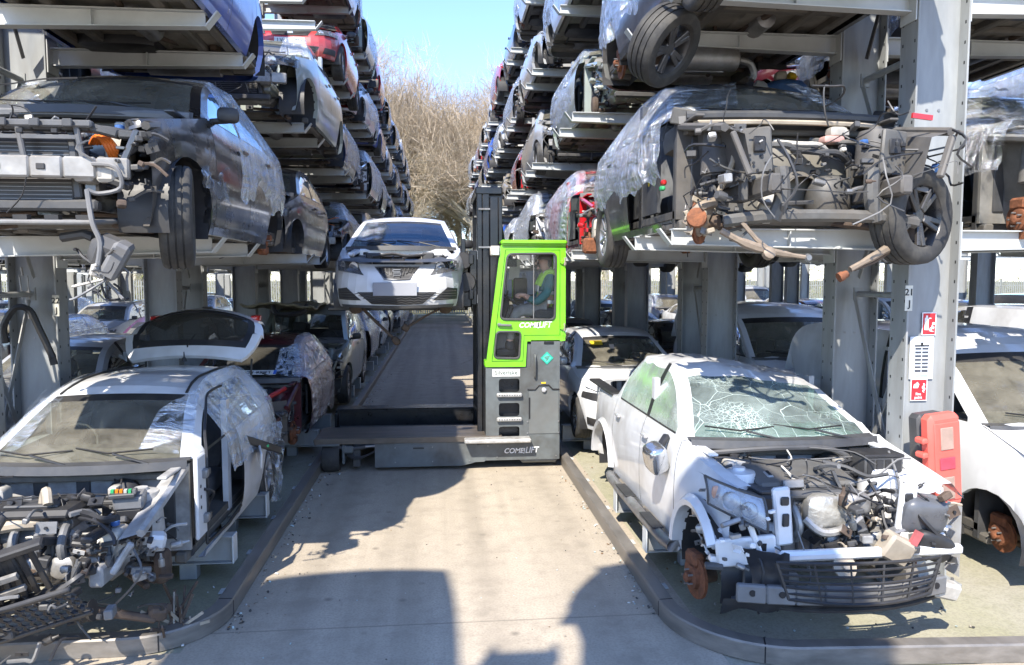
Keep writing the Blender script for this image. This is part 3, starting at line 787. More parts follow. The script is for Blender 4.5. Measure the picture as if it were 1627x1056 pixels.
    # ---- film
    def film(s, sd, m=None, y0=None, y1=None, low=.42, roof=.35, amp=.028, front=False, seed=0, ws=0.0):
        """crumpled plastic sheet taped over the side: from the roof over the windows to the lower doors"""
        F = s.part('wrapping_film'); m = m or FILM
        y0 = s.yc + .05 if y0 is None else y0; y1 = s.yr - .15 if y1 is None else y1
        nu, nv = (64, 22) if s.q > .7 else (20, 10); rn = random.Random(seed + s.seed * 7); ph = rn.random() * 50
        rows = []
        for i in range(nu + 1):
            y = lerp(y0, y1, i / nu); row = []
            yy = min(max(y, s.top[0][1] + .001), s.top[-1][1] - .001)
            tx, tz = s.topat(yy); bx, bz = s.belt(y); hwid = s.hw(min(y, s.yr - .06))
            lo = low + .10 * fbm(y * 2.1, ph) + .06 * fbm(y * 7, ph + 3)
            pts = [(tx - roof, tz + .03), (tx - .02, tz + .02), (lerp(bx, tx, .5) + .03, lerp(bz, tz, .5)), (max(bx, hwid - .05) + .02, bz), (hwid + .015, bz * .72), (hwid + .01 - .03, lo)]
            cum = [0]
            for a, b in zip(pts, pts[1:]): cum.append(cum[-1] + math.dist(a, b))
            for j in range(nv + 1):
                d = cum[-1] * j / nv; k = 0
                while k < len(pts) - 2 and d > cum[k + 1]: k += 1
                t = (d - cum[k]) / max(1e-5, cum[k + 1] - cum[k]); x = lerp(pts[k][0], pts[k + 1][0], t); z = lerp(pts[k][1], pts[k + 1][1], t)
                w1 = abs(fbm(y * 3.0 + z * 2.2, ph + d * .35)); w2 = .6 * abs(fbm(y * 9 + z * 5.5, ph + 9 + d * .5)); e = min(1, j / 3)
                o = .012 + amp * (1.7 * w1 + 1.1 * w2) * e
                top = max(0, 1 - d / (roof + .02))
                xx = x + o * (1 - top * .8) + (.05 * e if d > cum[-1] * .9 else 0) * fbm(y * 5, ph)
                row.append((xx * sd, y + .03 * fbm(z * 4, y * 3, ph), z + o * top * .8))
            rows.append(row)
        F.grid(rows, m, flip=sd > 0)
        return F
    def film_patch(s, c, m=None, amp=.02, n=14, mtl=None):
        """sheet between four 3-D corners, crumpled"""
        F = s.part('wrapping_film'); rows = []; a, b, d, e = [Vector(p) for p in c]
        nr = (b - a).cross(e - a).normalized(); ph = s.rn.random() * 40
        for i in range(n + 1):
            r = []
            for j in range(n + 1):
                u, v = i / n, j / n; p = a.lerp(b, u).lerp(e.lerp(d, u), v)
                r.append(tuple(p + nr * amp * (1.6 * fbm(u * 6, v * 4, ph) + .9 * fbm(u * 15, v * 9, ph + 5))))
            rows.append(r)
        F.grid(rows, m or FILM); return F
    # ---- output
    def emit(s, name='wrecked_car', label=None, cat='car', group=None, joined=False, drop=()):
        if joined:
            J = MB()
            for nm, mb, pa, lb in s.parts:
                if nm in drop or not mb.f: continue
                b = len(J.v); J.v.extend(mb.v); mp = [J.mi(m) for m in mb.mats]
                J.f.extend(tuple(i + b for i in f) for f in mb.f); J.m.extend(mp[k] for k in mb.m)
            o = J.build(name); return tag(o, label, cat, group)
        root = empty(name); tag(root, label, cat, group); objs = []
        for nm, mb, pa, lb in s.parts:
            if not mb.f or nm in drop: objs.append(None); continue
            o = mb.build(nm, objs[pa] if pa is not None and objs[pa] is not None else root)
            if lb: o['label'] = lb
            objs.append(o)
        return root
# ---------------------------------------------------------------- what shows once bonnet, bumper and wings are off
def rv(rn, a): return Vector((rn.uniform(-a, a), rn.uniform(-a, a), rn.uniform(-a, a)))
def hoses(mb, rn, lo, hi, n, r0, r1, mats, sag=.06, k=3, seg=5):
    lo, hi = Vector(lo), Vector(hi)
    for _ in range(n):
        a = Vector([rn.uniform(p, q) for p, q in zip(lo, hi)]); d = Vector((rn.gauss(0, .22), rn.gauss(0, .18), rn.gauss(0, .10))); pts = [a]
        for i in range(k):
            d = d + rv(rn, .11); p = pts[-1] + d * .55; p.z -= sag * rn.random()
            pts.append(Vector([min(max(p[j], lo[j] - .04), hi[j] + .04) for j in range(3)]))
        mb.tube(pts, rn.uniform(r0, r1), rn.choice(mats), seg, smooth=3)
def bits(mb, rn, lo, hi, n, s0, s1, mats):
    """small fittings: boxes, brackets, drilled plates, canisters, clips - mostly square to the car"""
    for _ in range(n):
        p = Vector([rn.uniform(a, b) for a, b in zip(lo, hi)]); z = s0 + (s1 - s0) * rn.random() ** 1.7; m = rn.choice(mats); R = R3(rn.gauss(0, .22), rn.gauss(0, .22), rn.choice((0, PI / 2)) + rn.gauss(0, .25))
        t = rn.random()
        if t < .34: mb.box(p, (z * rn.uniform(.7, 2.2), z * .8, z * rn.uniform(.35, .9)), m, rot=R, b=z * .10)
        elif t < .56:
            mb.box(p, (z * rn.uniform(1.2, 2.4), z * .12, z * rn.uniform(.6, 1.2)), m, rot=R, b=z * .03); mb.box(p + R @ Vector((0, z * .3, -z * .3)), (z * 1.1, z * .6, z * .12), m, rot=R, b=z * .03); mb.lathe([(z * .16, 0), (z * .16, z * .2)], INK, 7, T(*(p + R @ Vector((0, -z * .1, 0)))) @ R @ R3(PI / 2))
        elif t < .76: mb.lathe([(z * .30, 0), (z * .36, z * .1), (z * .36, z * .9), (z * .22, z), (z * .14, z * 1.3), (z * .14, z * 1.6)], m, 9, T(*p) @ R @ R3(rn.choice((0, PI / 2, PI / 2)), 0, 0))
        elif t < .92: q = p + R @ Vector((z * rn.uniform(1.5, 3.5), 0, 0)); mb.tube([p, p.lerp(q, .5) + Vector((0, 0, z * .5)), q], z * .16, m, 5, smooth=3); mb.box(p, (z * .6, z * .5, z * .5), m, rot=R, b=z * .08)
        else: mb.blob(p, (z * 1.2, z, z * .8), m, .5, 8, 5, R)
def engine_bay(c, eng=True, beam=ALU, rad=True, slam=True, wires=26, nh=16, junk=60, seed=0, tray=None, wing=None, dangle=6, y0=None, towers=True, cover=BLK, frontbits=True):
    rn = random.Random(seed + 77); q = c.q; hiq = q > .7
    wx = c.W / 2 - .13; yb = c.yc - .06; y0 = c.yf + .20 if y0 is None else y0; zt = c.zh - .02; zb = c.gc + .06; pt = wing or c.pt
    Bd = c.part('inner_structure')
    # bulkhead, inner wings, rails, towers
    Bd.box((0, yb + .03, (zb + c.zc) / 2), (2 * wx, .03, c.zc - zb - .06), pt); Bd.box((0, yb - .02, c.zc - .10), (2 * wx - .1, .10, .05), UND, b=.01)
    for k in range(5): Bd.box((-wx * .8 + k * wx * .4, yb + .01, (zb + c.zc) / 2), (.10, .02, c.zc - zb - .25), DGR, b=.008)
    for sd in (1, -1):
        n = 9; top = []; mid = []; low = []
        for k in range(n + 1):
            y = lerp(yb, y0 + .12, k / n); zz = lerp(c.zc - .06, zt + .0, k / n)
            top.append((sd * (wx - .02), y, zz)); mid.append((sd * (wx - .16), y, zz - .04)); low.append((sd * (wx - .22 - .04 * math.sin(PI * k / n)), y, lerp(zb + .22, zb + .26, k / n)))
        Bd.grid([low, mid, top], pt, flip=sd > 0)
        Bd.tube([top[0], top[4], top[-1]], .03, pt, 6)
        Bd.bar((sd * .47, yb, zb + .18), (sd * .47, y0 + .06, zb + .20), .09, .13, pt, .015)
        if towers:
            Bd.lathe([(.15, -.34), (.13, -.04), (.115, 0), (.05, .012), (.045, .03), (.02, .03)], pt, 16 if hiq else 9, T(sd * (wx - .22), .06, c.zc - .14))
        Bd.box((sd * (wx - .06), yb - .2, c.zc - .04), (.07, .3, .02), pt, b=.006)
    if slam:
        Sl = c.part('slam_panel')
        pts = [(x, y0 + .10 - .05 * (1 - (x / wx) ** 2), zt - .03 - .04 * (abs(x) > wx * .7)) for x in [wx * (-1 + k / 5) for k in range(11)]]
        for a, b in zip(pts, pts[1:]): Sl.bar(a, b, .10, .05, DGR if rn.random() < 2 and tray is None else tray or pt, .01)
        for sd in (1, -1): Sl.bar((sd * .36, y0 + .09, zt - .05), (sd * .40, y0 + .07, zb + .10), .06, .05, DGR, .01)
        Sl.bar((-.52, y0 + .06, zb + .06), (.52, y0 + .06, zb + .06), .08, .07, DGR, .015)
    if beam:
        Bm = c.part('crash_beam'); W2 = wx - .08
        pts = [(x, y0 - .06 + .07 * (x / W2) ** 2, zb + .28) for x in [W2 * (-1 + k / 4) for k in range(9)]]
        for a, b in zip(pts, pts[1:]): Bm.bar(a, b, .06, .13, beam, .012)
        for sd in (1, -1): Bm.bar((sd * .47, y0 + .08, zb + .26), (sd * .47, y0 - .04, zb + .27), .12, .14, beam, .015)
        for x in (-.3, .0, .25): Bm.box((x, y0 - .092 + .07 * (x / W2) ** 2, zb + .28), (.05, .01, .035), BLK, b=.003)
    if rad:
        Ra = c.part('radiator'); yr_ = y0 + .12
        Ra.box((0, yr_, (zb + zt) / 2 - .02), (.70, .035, zt - zb - .14), FIN, b=.004)
        for sd in (1, -1): Ra.box((sd * .375, yr_, (zb + zt) / 2 - .02), (.05, .055, zt - zb - .10), BLK, b=.01)
        nfin = 16 if hiq else 7
        for k in range(nfin): Ra.bar((-.34, yr_ - .020, lerp(zb + .08, zt - .12, k / (nfin - 1))), (.34, yr_ - .020, lerp(zb + .08, zt - .12, k / (nfin - 1))), .006, .004, STL)
        Ra.lathe([(.23, .0), (.24, .02), (.225, .04)], BLK, 18 if hiq else 10, T(.08, yr_ + .03, (zb + zt) / 2) @ R3(rad_(-90)), caps=False)
    A = [ALU, STL, DGR, BLK, MGR, RSD]
    if eng:
        En = c.part('engine'); ye = y0 + .46; ze = zb + .26
        En.box((-.05, ye, ze), (.62, .36, .36), ALU, b=.04); En.box((.36, ye + .02, ze - .06), (.30, .30, .28), ALU, rot=R3(0, .15, 0), b=.06)
        for k in range(6): En.box((-.32 + k * .11, ye - .19, ze), (.025, .03, .30), STL, b=.006)
        En.box((-.05, ye, ze + .21), (.56, .34, .10), STL, b=.03)
        if cover: En.box((-.04, ye - .02, ze + .285), (.58, .40, .07), cover, b=.028); En.box((-.04, ye - .05, ze + .325), (.34, .16, .02), DGR, b=.008)
        for k in range(4):
            x = -.26 + k * .15; En.tube([(x, ye + .12, ze + .16), (x + .01, ye - .14, ze + .22), (x + .02, ye - .27, ze + .10), (x + .02, ye - .22, ze - .02)], .028, MGR if seed % 2 else ALU, 8, smooth=3)
        En.lathe([(.03, -.02), (.075, 0), (.08, .10), (.05, .12)], ALU, 14, T(-.40, ye - .20, ze + .04) @ R3(0, rad_(-90)))
        for (dy, dz, r) in ((0, -.1, .085), (-.12, .05, .055), (.06, .12, .065)): En.lathe([(r, 0), (r * .9, .012), (r, .024), (r * .4, .026), (r * .3, .0)], STL, 16, T(-.39, ye + dy, ze + dz) @ R3(0, rad_(-90)))
        for k in range(3): En.blob((.05 + .16 * k, ye - .24, ze - .04), (.17, .09, .15), ALU, .7, 9, 6)
        bits(En, rn, (-.40, ye - .25, ze - .15), (.48, ye + .2, ze + .26), int(34 * q), .03, .09, A)
    if eng:
        Bt = c.part('battery'); bx = wx - .36
        Bt.box((bx, yb - .26, c.zc - .30), (.22, .19, .20), BLK, b=.012); Bt.box((bx, yb - .26, c.zc - .20), (.225, .195, .03), DGR, b=.006)
        for dx in (-.07, .07): Bt.lathe([(.014, 0), (.012, .03), (.001, .031)], STL, 8, T(bx + dx, yb - .30, c.zc - .185))
        Bt.box((bx - .07, yb - .30, c.zc - .175), (.05, .06, .03), REDL if seed % 3 else BLK, b=.008)
    Rs = c.part('reservoir'); Rs.blob((-wx + .27, yb - .22, c.zc - .20), (.17, .15, .20), WHP, .4, 12, 7); Rs.lathe([(.035, 0), (.035, .03), (.02, .035)], BLK, 10, T(-wx + .27, yb - .22, c.zc - .10))
    if seed % 2: Rs.blob((wx - .25, y0 + .30, zt - .12), (.14, .20, .22), WHP, .4, 12, 7); Rs.lathe([(.03, 0), (.03, .03), (.02, .035)], BLU, 10, T(wx - .25, y0 + .30, zt - .0))
    if eng:
        Ab = c.part('air_box'); Ab.box((-wx + .36, y0 + .34, zt - .13), (.28, .24, .20), BLK, rot=R3(0, .05, .1), b=.03); Ab.box((-wx + .36, y0 + .34, zt - .02), (.25, .21, .03), DGR, rot=R3(0, .05, .1), b=.01)
        pp = [(-wx + .48, y0 + .42, zt - .06), (-wx + .62, y0 + .52, zt - .02), (-.1, y0 + .56, zt + .0), (.1, yb - .22, zt - .03)]
        Ab.tube(pp, [.042, .038] * 8, DGR, 9, smooth=5)
    Sv = c.part('brake_servo'); Sv.lathe([(.03, -.06), (.11, -.05), (.12, .0), (.09, .05), (.03, .08), (.028, .20)], BLK, 16, T(wx - .42, yb - .09, c.zc - .22) @ R3(rad_(90))); Sv.blob((wx - .42, yb - .24, c.zc - .14), (.07, .12, .06), WHP, .5, 8, 5)
    Hs = c.part('hose_set'); hoses(Hs, rn, (-wx + .2, y0 + .18, zb + .16), (wx - .2, yb - .05, zt + .06), int(nh * .8 * q), .010, .024, [BLK, BLK, BLK, DGR, DGR, MGR])
    Wr = c.part('wiring_loom'); hoses(Wr, rn, (-wx + .1, y0 + .02, zb + .12), (wx - .1, yb - .02, c.zc - .04), int(wires * .7 * q), .0035, .008, [BLK, BLK, BLK, BLK, DGR, DGR, MGR, ORG if seed % 4 == 1 else BLK], k=4, seg=4)
    if dangle:
        for _ in range(int(dangle * q)):
            x = rn.uniform(-wx, wx); z = rn.uniform(zb + .2, zt); L = rn.uniform(.2, .5)
            Wr.tube([(x, y0 + .03, z), (x + rn.gauss(0, .05), y0 - .07, z - L * .3), (x + rn.gauss(0, .08), y0 - .05, z - L * .7), (x + rn.gauss(0, .1), y0 - .02, z - L)], rn.uniform(.004, .010), rn.choice([BLK, DGR, MGR]), 4, smooth=3)
    Jk = c.part('engine_fittings')
    bits(Jk, rn, (-wx + .12, y0 + .10, zb + .15), (wx - .12, yb - .06, zt + .03), int(junk * q), .025, .085, [BLK, BLK, BLK, DGR, DGR, DGR, MGR, ALU, STL, STL, WHP, RSD])
    if frontbits:
        for sd in (1, -1):
            bits(Jk, rn, (sd * wx - .14, y0 - .05, zb + .06), (sd * wx + .04, y0 + .5, zt + .02), int(junk * .32 * q), .03, .09, [BLK, DGR, MGR, ALU, STL, RSD, pt])
            Jk.bar((sd * (wx - .05), y0 + .06, zt - .04), (sd * (wx - .16), y0 + .02, zb + .24), .05, .04, pt, .01)
    return Bd
def rad_(d): return math.radians(d)
def running_gear(c, rn=None):
    """struts, hubs and arms in the open front corners"""
    G = c.part('suspension'); wx = c.W / 2
    for sd in (1, -1):
        G.tube([(sd * (wx - .26), .02, c.wr + .04), (sd * (wx - .34), .05, c.zc - .16)], .03, BLK, 8)
        pts = []
        for k in range(34):
            t = k / 33; a = t * 5.5 * 2 * PI; px = lerp(wx - .28, wx - .34, t); pts.append((sd * (px + .065 * math.cos(a)), .04 + .065 * math.sin(a), lerp(c.wr + .18, c.zc - .20, t)))
        if c.q > .7: G.tube(pts, .008, DGR, 5)
        G.blob((sd * (wx - .20), .0, c.wr), (.10, .16, .24), RSD, .6, 9, 6)
        G.bar((sd * (wx - .22), -.01, c.wr - .10), (sd * .34, .16, c.gc + .08), .09, .04, RSD, .012)
        G.tube([(sd * (wx - .24), .0, c.wr), (sd * .2, .06, c.wr + .04)], [.016, .016, .03], RSD, 8)
        G.lathe([(.03, 0), (.045, .03), (.035, .05), (.05, .08), (.04, .1), (.055, .13), (.05, .17)], BLK, 10, T(sd * (wx - .34), .02, c.wr + .01) @ R3(0, sd * -PI / 2))
    return G
# ---------------------------------------------------------------- ground
def ground_mat(name, c1, c2, c3, streak, joints=False, sc=1.0):
    m, t, p = _new(name); tc = N(t, "TexCoord"); src = tc.outputs['Object']
    n1 = N(t, "TexNoise", i_Scale=0.35 * sc, i_Detail=8.0, i_Roughness=0.65); t.links.new(src, n1.inputs[0])
    n2 = N(t, "TexNoise", i_Scale=55.0, i_Detail=4.0); t.links.new(src, n2.inputs[0])
    n4 = N(t, "TexNoise", i_Scale=4.0 * sc, i_Detail=7.0, i_Roughness=0.7); t.links.new(src, n4.inputs[0])
    mp = N(t, "Mapping"); mp.inputs['Scale'].default_value = streak; t.links.new(src, mp.inputs[0])
    n3 = N(t, "TexNoise", i_Scale=1.0, i_Detail=4.0); t.links.new(mp.outputs[0], n3.inputs[0])
    c = mixc(t, ramp(t, n1.outputs[0], [(0.3, 0.0), (0.7, 1.0)]), c1, c2)
    c = mixc(t, ramp(t, n3.outputs[0], [(0.40, 0.0), (0.68, 0.8)]), c, c3)
    c = mixc(t, ramp(t, n4.outputs[0], [(0.48, 0.0), (0.72, 0.5)]), c, tuple(v * .7 for v in c3))
    c = mixc(t, ramp(t, n2.outputs[0], [(0.38, 0.35), (0.55, 0.0)]), c, tuple(v * .55 for v in c1))
    if joints:
        sx = N(t, "SeparateXYZ"); t.links.new(src, sx.inputs[0])
        def line(out, period, off, wd):
            a = N(t, "Math", operation='ADD'); t.links.new(out, a.inputs[0]); a.inputs[1].default_value = off
            d = N(t, "Math", operation='PINGPONG'); t.links.new(a.outputs[0], d.inputs[0]); d.inputs[1].default_value = period / 2
            return ramp(t, d.outputs[0], [(0.0, 0.75), (wd, 0.0)])
        c = mixc(t, line(sx.outputs[1], 8.0, -5.22, .012), c, tuple(v * .35 for v in c1))
        w1 = N(t, "TexWave", wave_type='BANDS', bands_direction='Y', i_Scale=18.0, i_Distortion=1.5, i_Detail=2.0); t.links.new(src, w1.inputs[0])
        c = mixc(t, ramp(t, w1.outputs[1], [(0.0, 0.05), (0.6, 0.0)]), c, tuple(v * .6 for v in c1))
        cv = N(t, "TexVoronoi", feature='DISTANCE_TO_EDGE', i_Scale=0.34); cw = N(t, "TexNoise", i_Scale=2.5, i_Detail=5.0); t.links.new(src, cw.inputs[0]); t.links.new(mixc(t, 0.16, src, cw.outputs[1]), cv.inputs[0])
        cm = N(t, "Math", operation='MULTIPLY'); t.links.new(ramp(t, cv.outputs[0], [(0.0, 0.75), (0.006, 0.0)]), cm.inputs[0]); t.links.new(ramp(t, n1.outputs[0], [(0.52, 0.0), (0.60, 1.0)]), cm.inputs[1])
        c = mixc(t, cm.outputs[0], c, tuple(v * .35 for v in c1))
        # oil drips and pale scuffs
        dv = N(t, "TexVoronoi", feature='F1', i_Scale=2.2, i_Randomness=1.0); t.links.new(src, dv.inputs[0])
        c = mixc(t, ramp(t, dv.outputs[0], [(0.03, 0.75), (0.10, 0.0)]), c, tuple(v * .42 for v in c1))
        # tyre tracks: two dark wheel lines worn along the lane
        for xo, wd in ((-1.05, .22), (1.25, .20), (.35, .16)):
            q1 = N(t, "Math", operation='SUBTRACT'); t.links.new(sx.outputs[0], q1.inputs[0]); q1.inputs[1].default_value = xo
            q2 = N(t, "Math", operation='ABSOLUTE'); t.links.new(q1.outputs[0], q2.inputs[0])
            q3 = N(t, "Math", operation='MULTIPLY'); t.links.new(ramp(t, q2.outputs[0], [(0.04, 0.62), (wd, 0.0)]), q3.inputs[0]); t.links.new(ramp(t, n4.outputs[0], [(0.35, 0.2), (0.65, 1.0)]), q3.inputs[1])
            c = mixc(t, q3.outputs[0], c, tuple(v * .62 for v in c1))
        # the mossy far end and the mossy end of the lane
        n5 = N(t, "TexNoise", i_Scale=0.5, i_Detail=5.0); t.links.new(src, n5.inputs[0])
        my = N(t, "MapRange"); my.inputs[1].default_value = 30; my.inputs[2].default_value = 48; t.links.new(sx.outputs[1], my.inputs[0])
        mm = N(t, "Math", operation='MULTIPLY'); t.links.new(my.outputs[0], mm.inputs[0]); t.links.new(ramp(t, n5.outputs[0], [(0.35, 0.3), (0.6, 1.0)]), mm.inputs[1])
        c = mixc(t, mm.outputs[0], c, (0.10, 0.105, 0.055))
    t.links.new(c, p.inputs['Base Color']); p.inputs['Roughness'].default_value = 0.85
    b = N(t, "Bump", i_Strength=0.25, i_Distance=0.01); t.links.new(n2.outputs[0], b.inputs['Height']); t.links.new(b.outputs[0], p.inputs['Normal'])
    return m
CONC = ground_mat("lane concrete", (0.415, 0.355, 0.275), (0.50, 0.43, 0.335), (0.32, 0.275, 0.21), (3.2, 0.10, 1), joints=True)
MOSS = ground_mat("mossy yard ground", (0.33, 0.305, 0.24), (0.41, 0.38, 0.30), (0.29, 0.285, 0.16), (0.6, 0.4, 1), sc=1.6)
EARTH = ground_mat("woodland floor", (0.16, 0.14, 0.08), (0.22, 0.19, 0.10), (0.12, 0.13, 0.05), (0.3, 0.3, 1))
def sheet(name, x0, x1, y0, y1, z, m, nx=1, ny=1):
    b = MB(); b.grid([[(lerp(x0, x1, j / nx), lerp(y0, y1, i / ny), z) for j in range(nx + 1)] for i in range(ny + 1)], m)
    return tag(b.build(name, smooth=False), kind='structure')
sheet("ground", -400, 400, -150, 600, -0.012, EARTH)
sheet("yard_concrete", -60, 62, -40, 51.5, -0.006, MOSS)
sheet("lane", -1.75, 1.85, -40, 50, 0.0, CONC)
b = MB(); b.grid([[(x, y, 0.0) for x in (-60, -1.75)] for y in (-40, 4.96)], CONC); b.grid([[(x, y, 0.0) for x in (1.85, 62)] for y in (-40, 4.32)], CONC)
tag(b.build("front_apron", smooth=False), kind='structure')
RAIL = mat("worn rail steel", (0.21, 0.192, 0.17), 0.45, 0.3, dirt=0.5, dcol=(0.24, 0.205, 0.16), scale=5, var=.35, stretch=(1, .35, 3))
RAILR = mat("rust spot", (0.36, 0.17, 0.06), 0.8, dirt=0.5, scale=14)
def guide_rail(sd, x, yturn, xe, label):
    """steel kerb with a flat top: straight along the lane, then a quarter bend away from it"""
    R = .78 if sd > 0 else .55; pts = [(x, 49.0)]; yy = 46.8
    while yy > yturn + R + .3: pts.append((x, yy)); yy -= 2.2
    for k in range(13):
        a = PI / 2 * k / 12; pts.append((x + sd * R * (1 - math.cos(a)), yturn + R - R * math.sin(a)))
    pts.append((x + sd * 3.0, yturn - .14 * (sd > 0))); pts.append((xe, yturn - .20 * (sd > 0)))
    prof = [(-.012, .004), (-.012, .115), (-.004, .128), (.095, .128), (.10, .12), (.10, .108), (.012, .106), (.012, .004)]
    rows = []
    for i, p in enumerate(pts):
        a, c_ = pts[max(0, i - 1)], pts[min(len(pts) - 1, i + 1)]; d = Vector((c_[0] - a[0], c_[1] - a[1], 0)).normalized(); n_ = Vector((d.y, -d.x, 0)) * (-sd)
        rows.append([(p[0] + n_.x * u, p[1] + n_.y * u, v) for u, v in prof + prof[:1]])
    m = MB(); m.grid(rows, RAIL, flip=sd > 0); o = tag(m.build("guide_rail", sharp=30), label, "guide rail", "guide rails", "thing")
    jt = MB()
    for i in range(2, len(pts) - 1, 9):
        p, q = pts[i], pts[i + 1]; d = Vector((q[0] - p[0], q[1] - p[1], 0)).normalized(); n_ = Vector((d.y, -d.x, 0)) * (-sd); M = Matrix((n_, d, Vector((0, 0, 1)))).transposed().to_4x4(); M.translation = (p[0], p[1], 0)
        jt.box((-.0125, 0, .062), (.003, .008, .11), INK, M=M); jt.box((.045, 0, .1285), (.10, .008, .003), INK, M=M)
    jt.build("joint", o)
    for i in range(4, len(pts) - 1, 1):
        p, q = pts[i], pts[i + 1]; d = Vector((q[0] - p[0], q[1] - p[1], 0)); L = d.length
        if L < .15 or p[1] > 30: continue
        for t in ([.5] if L < 1.6 else [.25, .75]):
            bq = MB(); n_ = Vector((d.y, -d.x, 0)).normalized() * (-sd); cx, cy = p[0] + d.x * t + n_.x * .06, p[1] + d.y * t + n_.y * .06
            M = Matrix((n_, d.normalized(), Vector((0, 0, 1)))).transposed().to_4x4(); M.translation = (cx, cy, 0)
            bq.poly([(-.04, .004), (.13, .004), (.13, .02), (-.03, .10), (-.04, .10)], .01, GALB, M @ R3(rad(90)))
            bq.box((.09, 0, .008), (.12, .10, .008), GALB, M=M); bq.build("bracket", o)
    return o
guide_rail(-1, -1.56, 4.95, -40, "worn steel guide rail bending round in front of the white wreck with the raised tailgate")
guide_rail(1, 1.60, 4.40, 40, "worn steel guide rail bending round in front of the white pickup")
# ---------------------------------------------------------------- cantilever rack
LT = [2.83, 4.62, 6.36, 8.08]; RT = [2.88, 4.72, 6.50, 8.22]
LX, RX = -3.80, 3.88; LY, RY = (6.30, 7.42), (5.62, 6.70); PL, PR = 4.3, 4.4
def column_mesh(tops, tip_in, tip_out, inner_sign, brace=None, arms_out=True, hi=True):
    """one I-section column; child arms at every shelf on both sides; tip_* = arm length from the column axis"""
    c = MB(); H = tops[-1] + 1.0; D, Bf, tf, tw = .43, .22, .016, .012
    for sx in (1, -1):
        c.box((sx * (D / 2 - tf / 2), 0, H / 2), (tf, Bf, H), GALV, b=.003)
        if hi:
            for k in range(int(H / .155)):
                for yy in (-.075, .075): c.box((sx * D / 2 - sx * .008, yy, .30 + k * .155), (.0178, .014, .024), INK)
    c.box((0, 0, H / 2), (D - 2 * tf, tw, H), GALV)
    if hi:
        for tz in tops:
            for dx in (-.05, .05): c.cyl((dx, -.012, tz - .9), (dx, -.004, tz - .9), .011, STL, 8)
    bp = MB(); bp.box((0, 0, .012), (.62, .34, .024), GALV, b=.004)
    for dx in (-.26, .26):
        for dy in (-.12, .12): bp.cyl((dx, dy, .024), (dx, dy, .06), .013, STL, 6)
    arms = []
    for iz, tz in enumerate(tops):
        for sg, ln in ((inner_sign, tip_in), (-inner_sign, tip_out if arms_out else 0)):
            if not ln: continue
            a = MB(); x0 = sg * (D / 2 + .004); x1 = sg * ln; h0, h1 = .165, .125
            # I-beam arm with an inclined end plate
            xe = x1 - sg * .10
            def slab(za, zb, za2, zb2, wd):
                vs = []
                for x, lo, hi_ in ((x0, za, zb), (xe, za2, zb2)):
                    for y in (-wd / 2, wd / 2): vs += [(x, y, lo), (x, y, hi_)]
                f = [(0, 1, 3, 2), (4, 6, 7, 5), (0, 4, 5, 1), (2, 3, 7, 6), (0, 2, 6, 4), (1, 5, 7, 3)]
                a.add(vs, f if sg > 0 else [q[::-1] for q in f], GALB)
            slab(tz - .010, tz, tz - .010, tz, .10); slab(tz - h0, tz - h0 + .010, tz - h1, tz - h1 + .010, .10); slab(tz - h0 + .010, tz - .010, tz - h1 + .010, tz - .010, .010)
            P = [(xe, tz), (xe, tz - h1), (xe + sg * .012, tz - h1 - .003), (x1 + sg * .012, tz - .004), (x1, tz)]
            vs = [(x, y, z) for y in (-.052, .052) for x, z in (P[1], P[2], P[3], P[4])]
            a.add(vs, [(0, 1, 2, 3), (7, 6, 5, 4), (0, 4, 5, 1), (1, 5, 6, 2), (2, 6, 7, 3), (3, 7, 4, 0)], GALB)
            a.box((x0 + sg * .006, 0, tz - .09), (.012, .20, .30), GALB, b=.003)
            a.box((lerp(x0, xe, .5), 0, tz - .08), (.008, .094, .125), GALB)
            arms.append(a)
    return c, bp, arms
def make_column(x, y, tops, ti, to, sg, label, hi=True, out=True):
    c, bp, arms = column_mesh(tops, ti, to, sg, hi=hi, arms_out=out)
    o = c.build("rack_upright", sharp=30); o.location = (x, y, 0); tag(o, label, "rack column", "rack columns", "thing")
    bp.build("base_plate", o)
    for a in arms: a.build("arm", o, sharp=30)
    return o
ORD = ["first", "second", "third", "fourth", "fifth", "sixth", "seventh", "eighth", "ninth", "tenth", "eleventh", "twelfth", "thirteenth", "fourteenth", "fifteenth", "sixteenth", "seventeenth", "eighteenth", "nineteenth", "twentieth"]
def brace(o, dy, zs, parent=None):
    """bracing from this column to its neighbour dy further up the lane: horizontals and crossed flats, as parts"""
    for z0, z1 in zs:
        h = MB(); h.cyl((0, .12, z1), (0, dy - .12, z1), .028, GALV, 8); h.box((0, .12, z1), (.08, .02, .12), GALV); h.box((0, dy - .12, z1), (.08, .02, .12), GALV); h.build("brace", o)
        for e, (za, zb) in ((-.02, (z0, z1)), (.02, (z1, z0))):
            d = MB(); d.bar((e, .10, za), (e, dy - .10, zb), .010, .05, DGR if z0 > 3 else GALV); d.build("brace", o)
def rack(X, ys, tops, ti, to, sg, where, PITCH, nb=10):
    first = {}
    for b_ in range(nb):
        for k, yb in enumerate(ys):
            y = yb + PITCH * b_; i = b_ * 2 + k
            hi = b_ < 2
            lab = "grey steel column with holed flanges, " + ORD[i] + " along the rack " + where
            if ('c', hi, k) not in first:
                o = make_column(X, y, tops, ti, to, sg, lab, hi)
                if k == 0: brace(o, ys[1] - ys[0], [(.35, 2.35), (2.5, 4.3), (4.5, 6.3)])
                first[('c', hi, k)] = o
            else:
                o = dup(first[('c', hi, k)], (X, y, 0)); o['label'] = lab
rack(LX, LY, LT, 2.04, 2.05, 1, "facing the green cab", PL)
rack(RX, RY, RT, 2.20, 2.05, -1, "behind the green cab", PR)
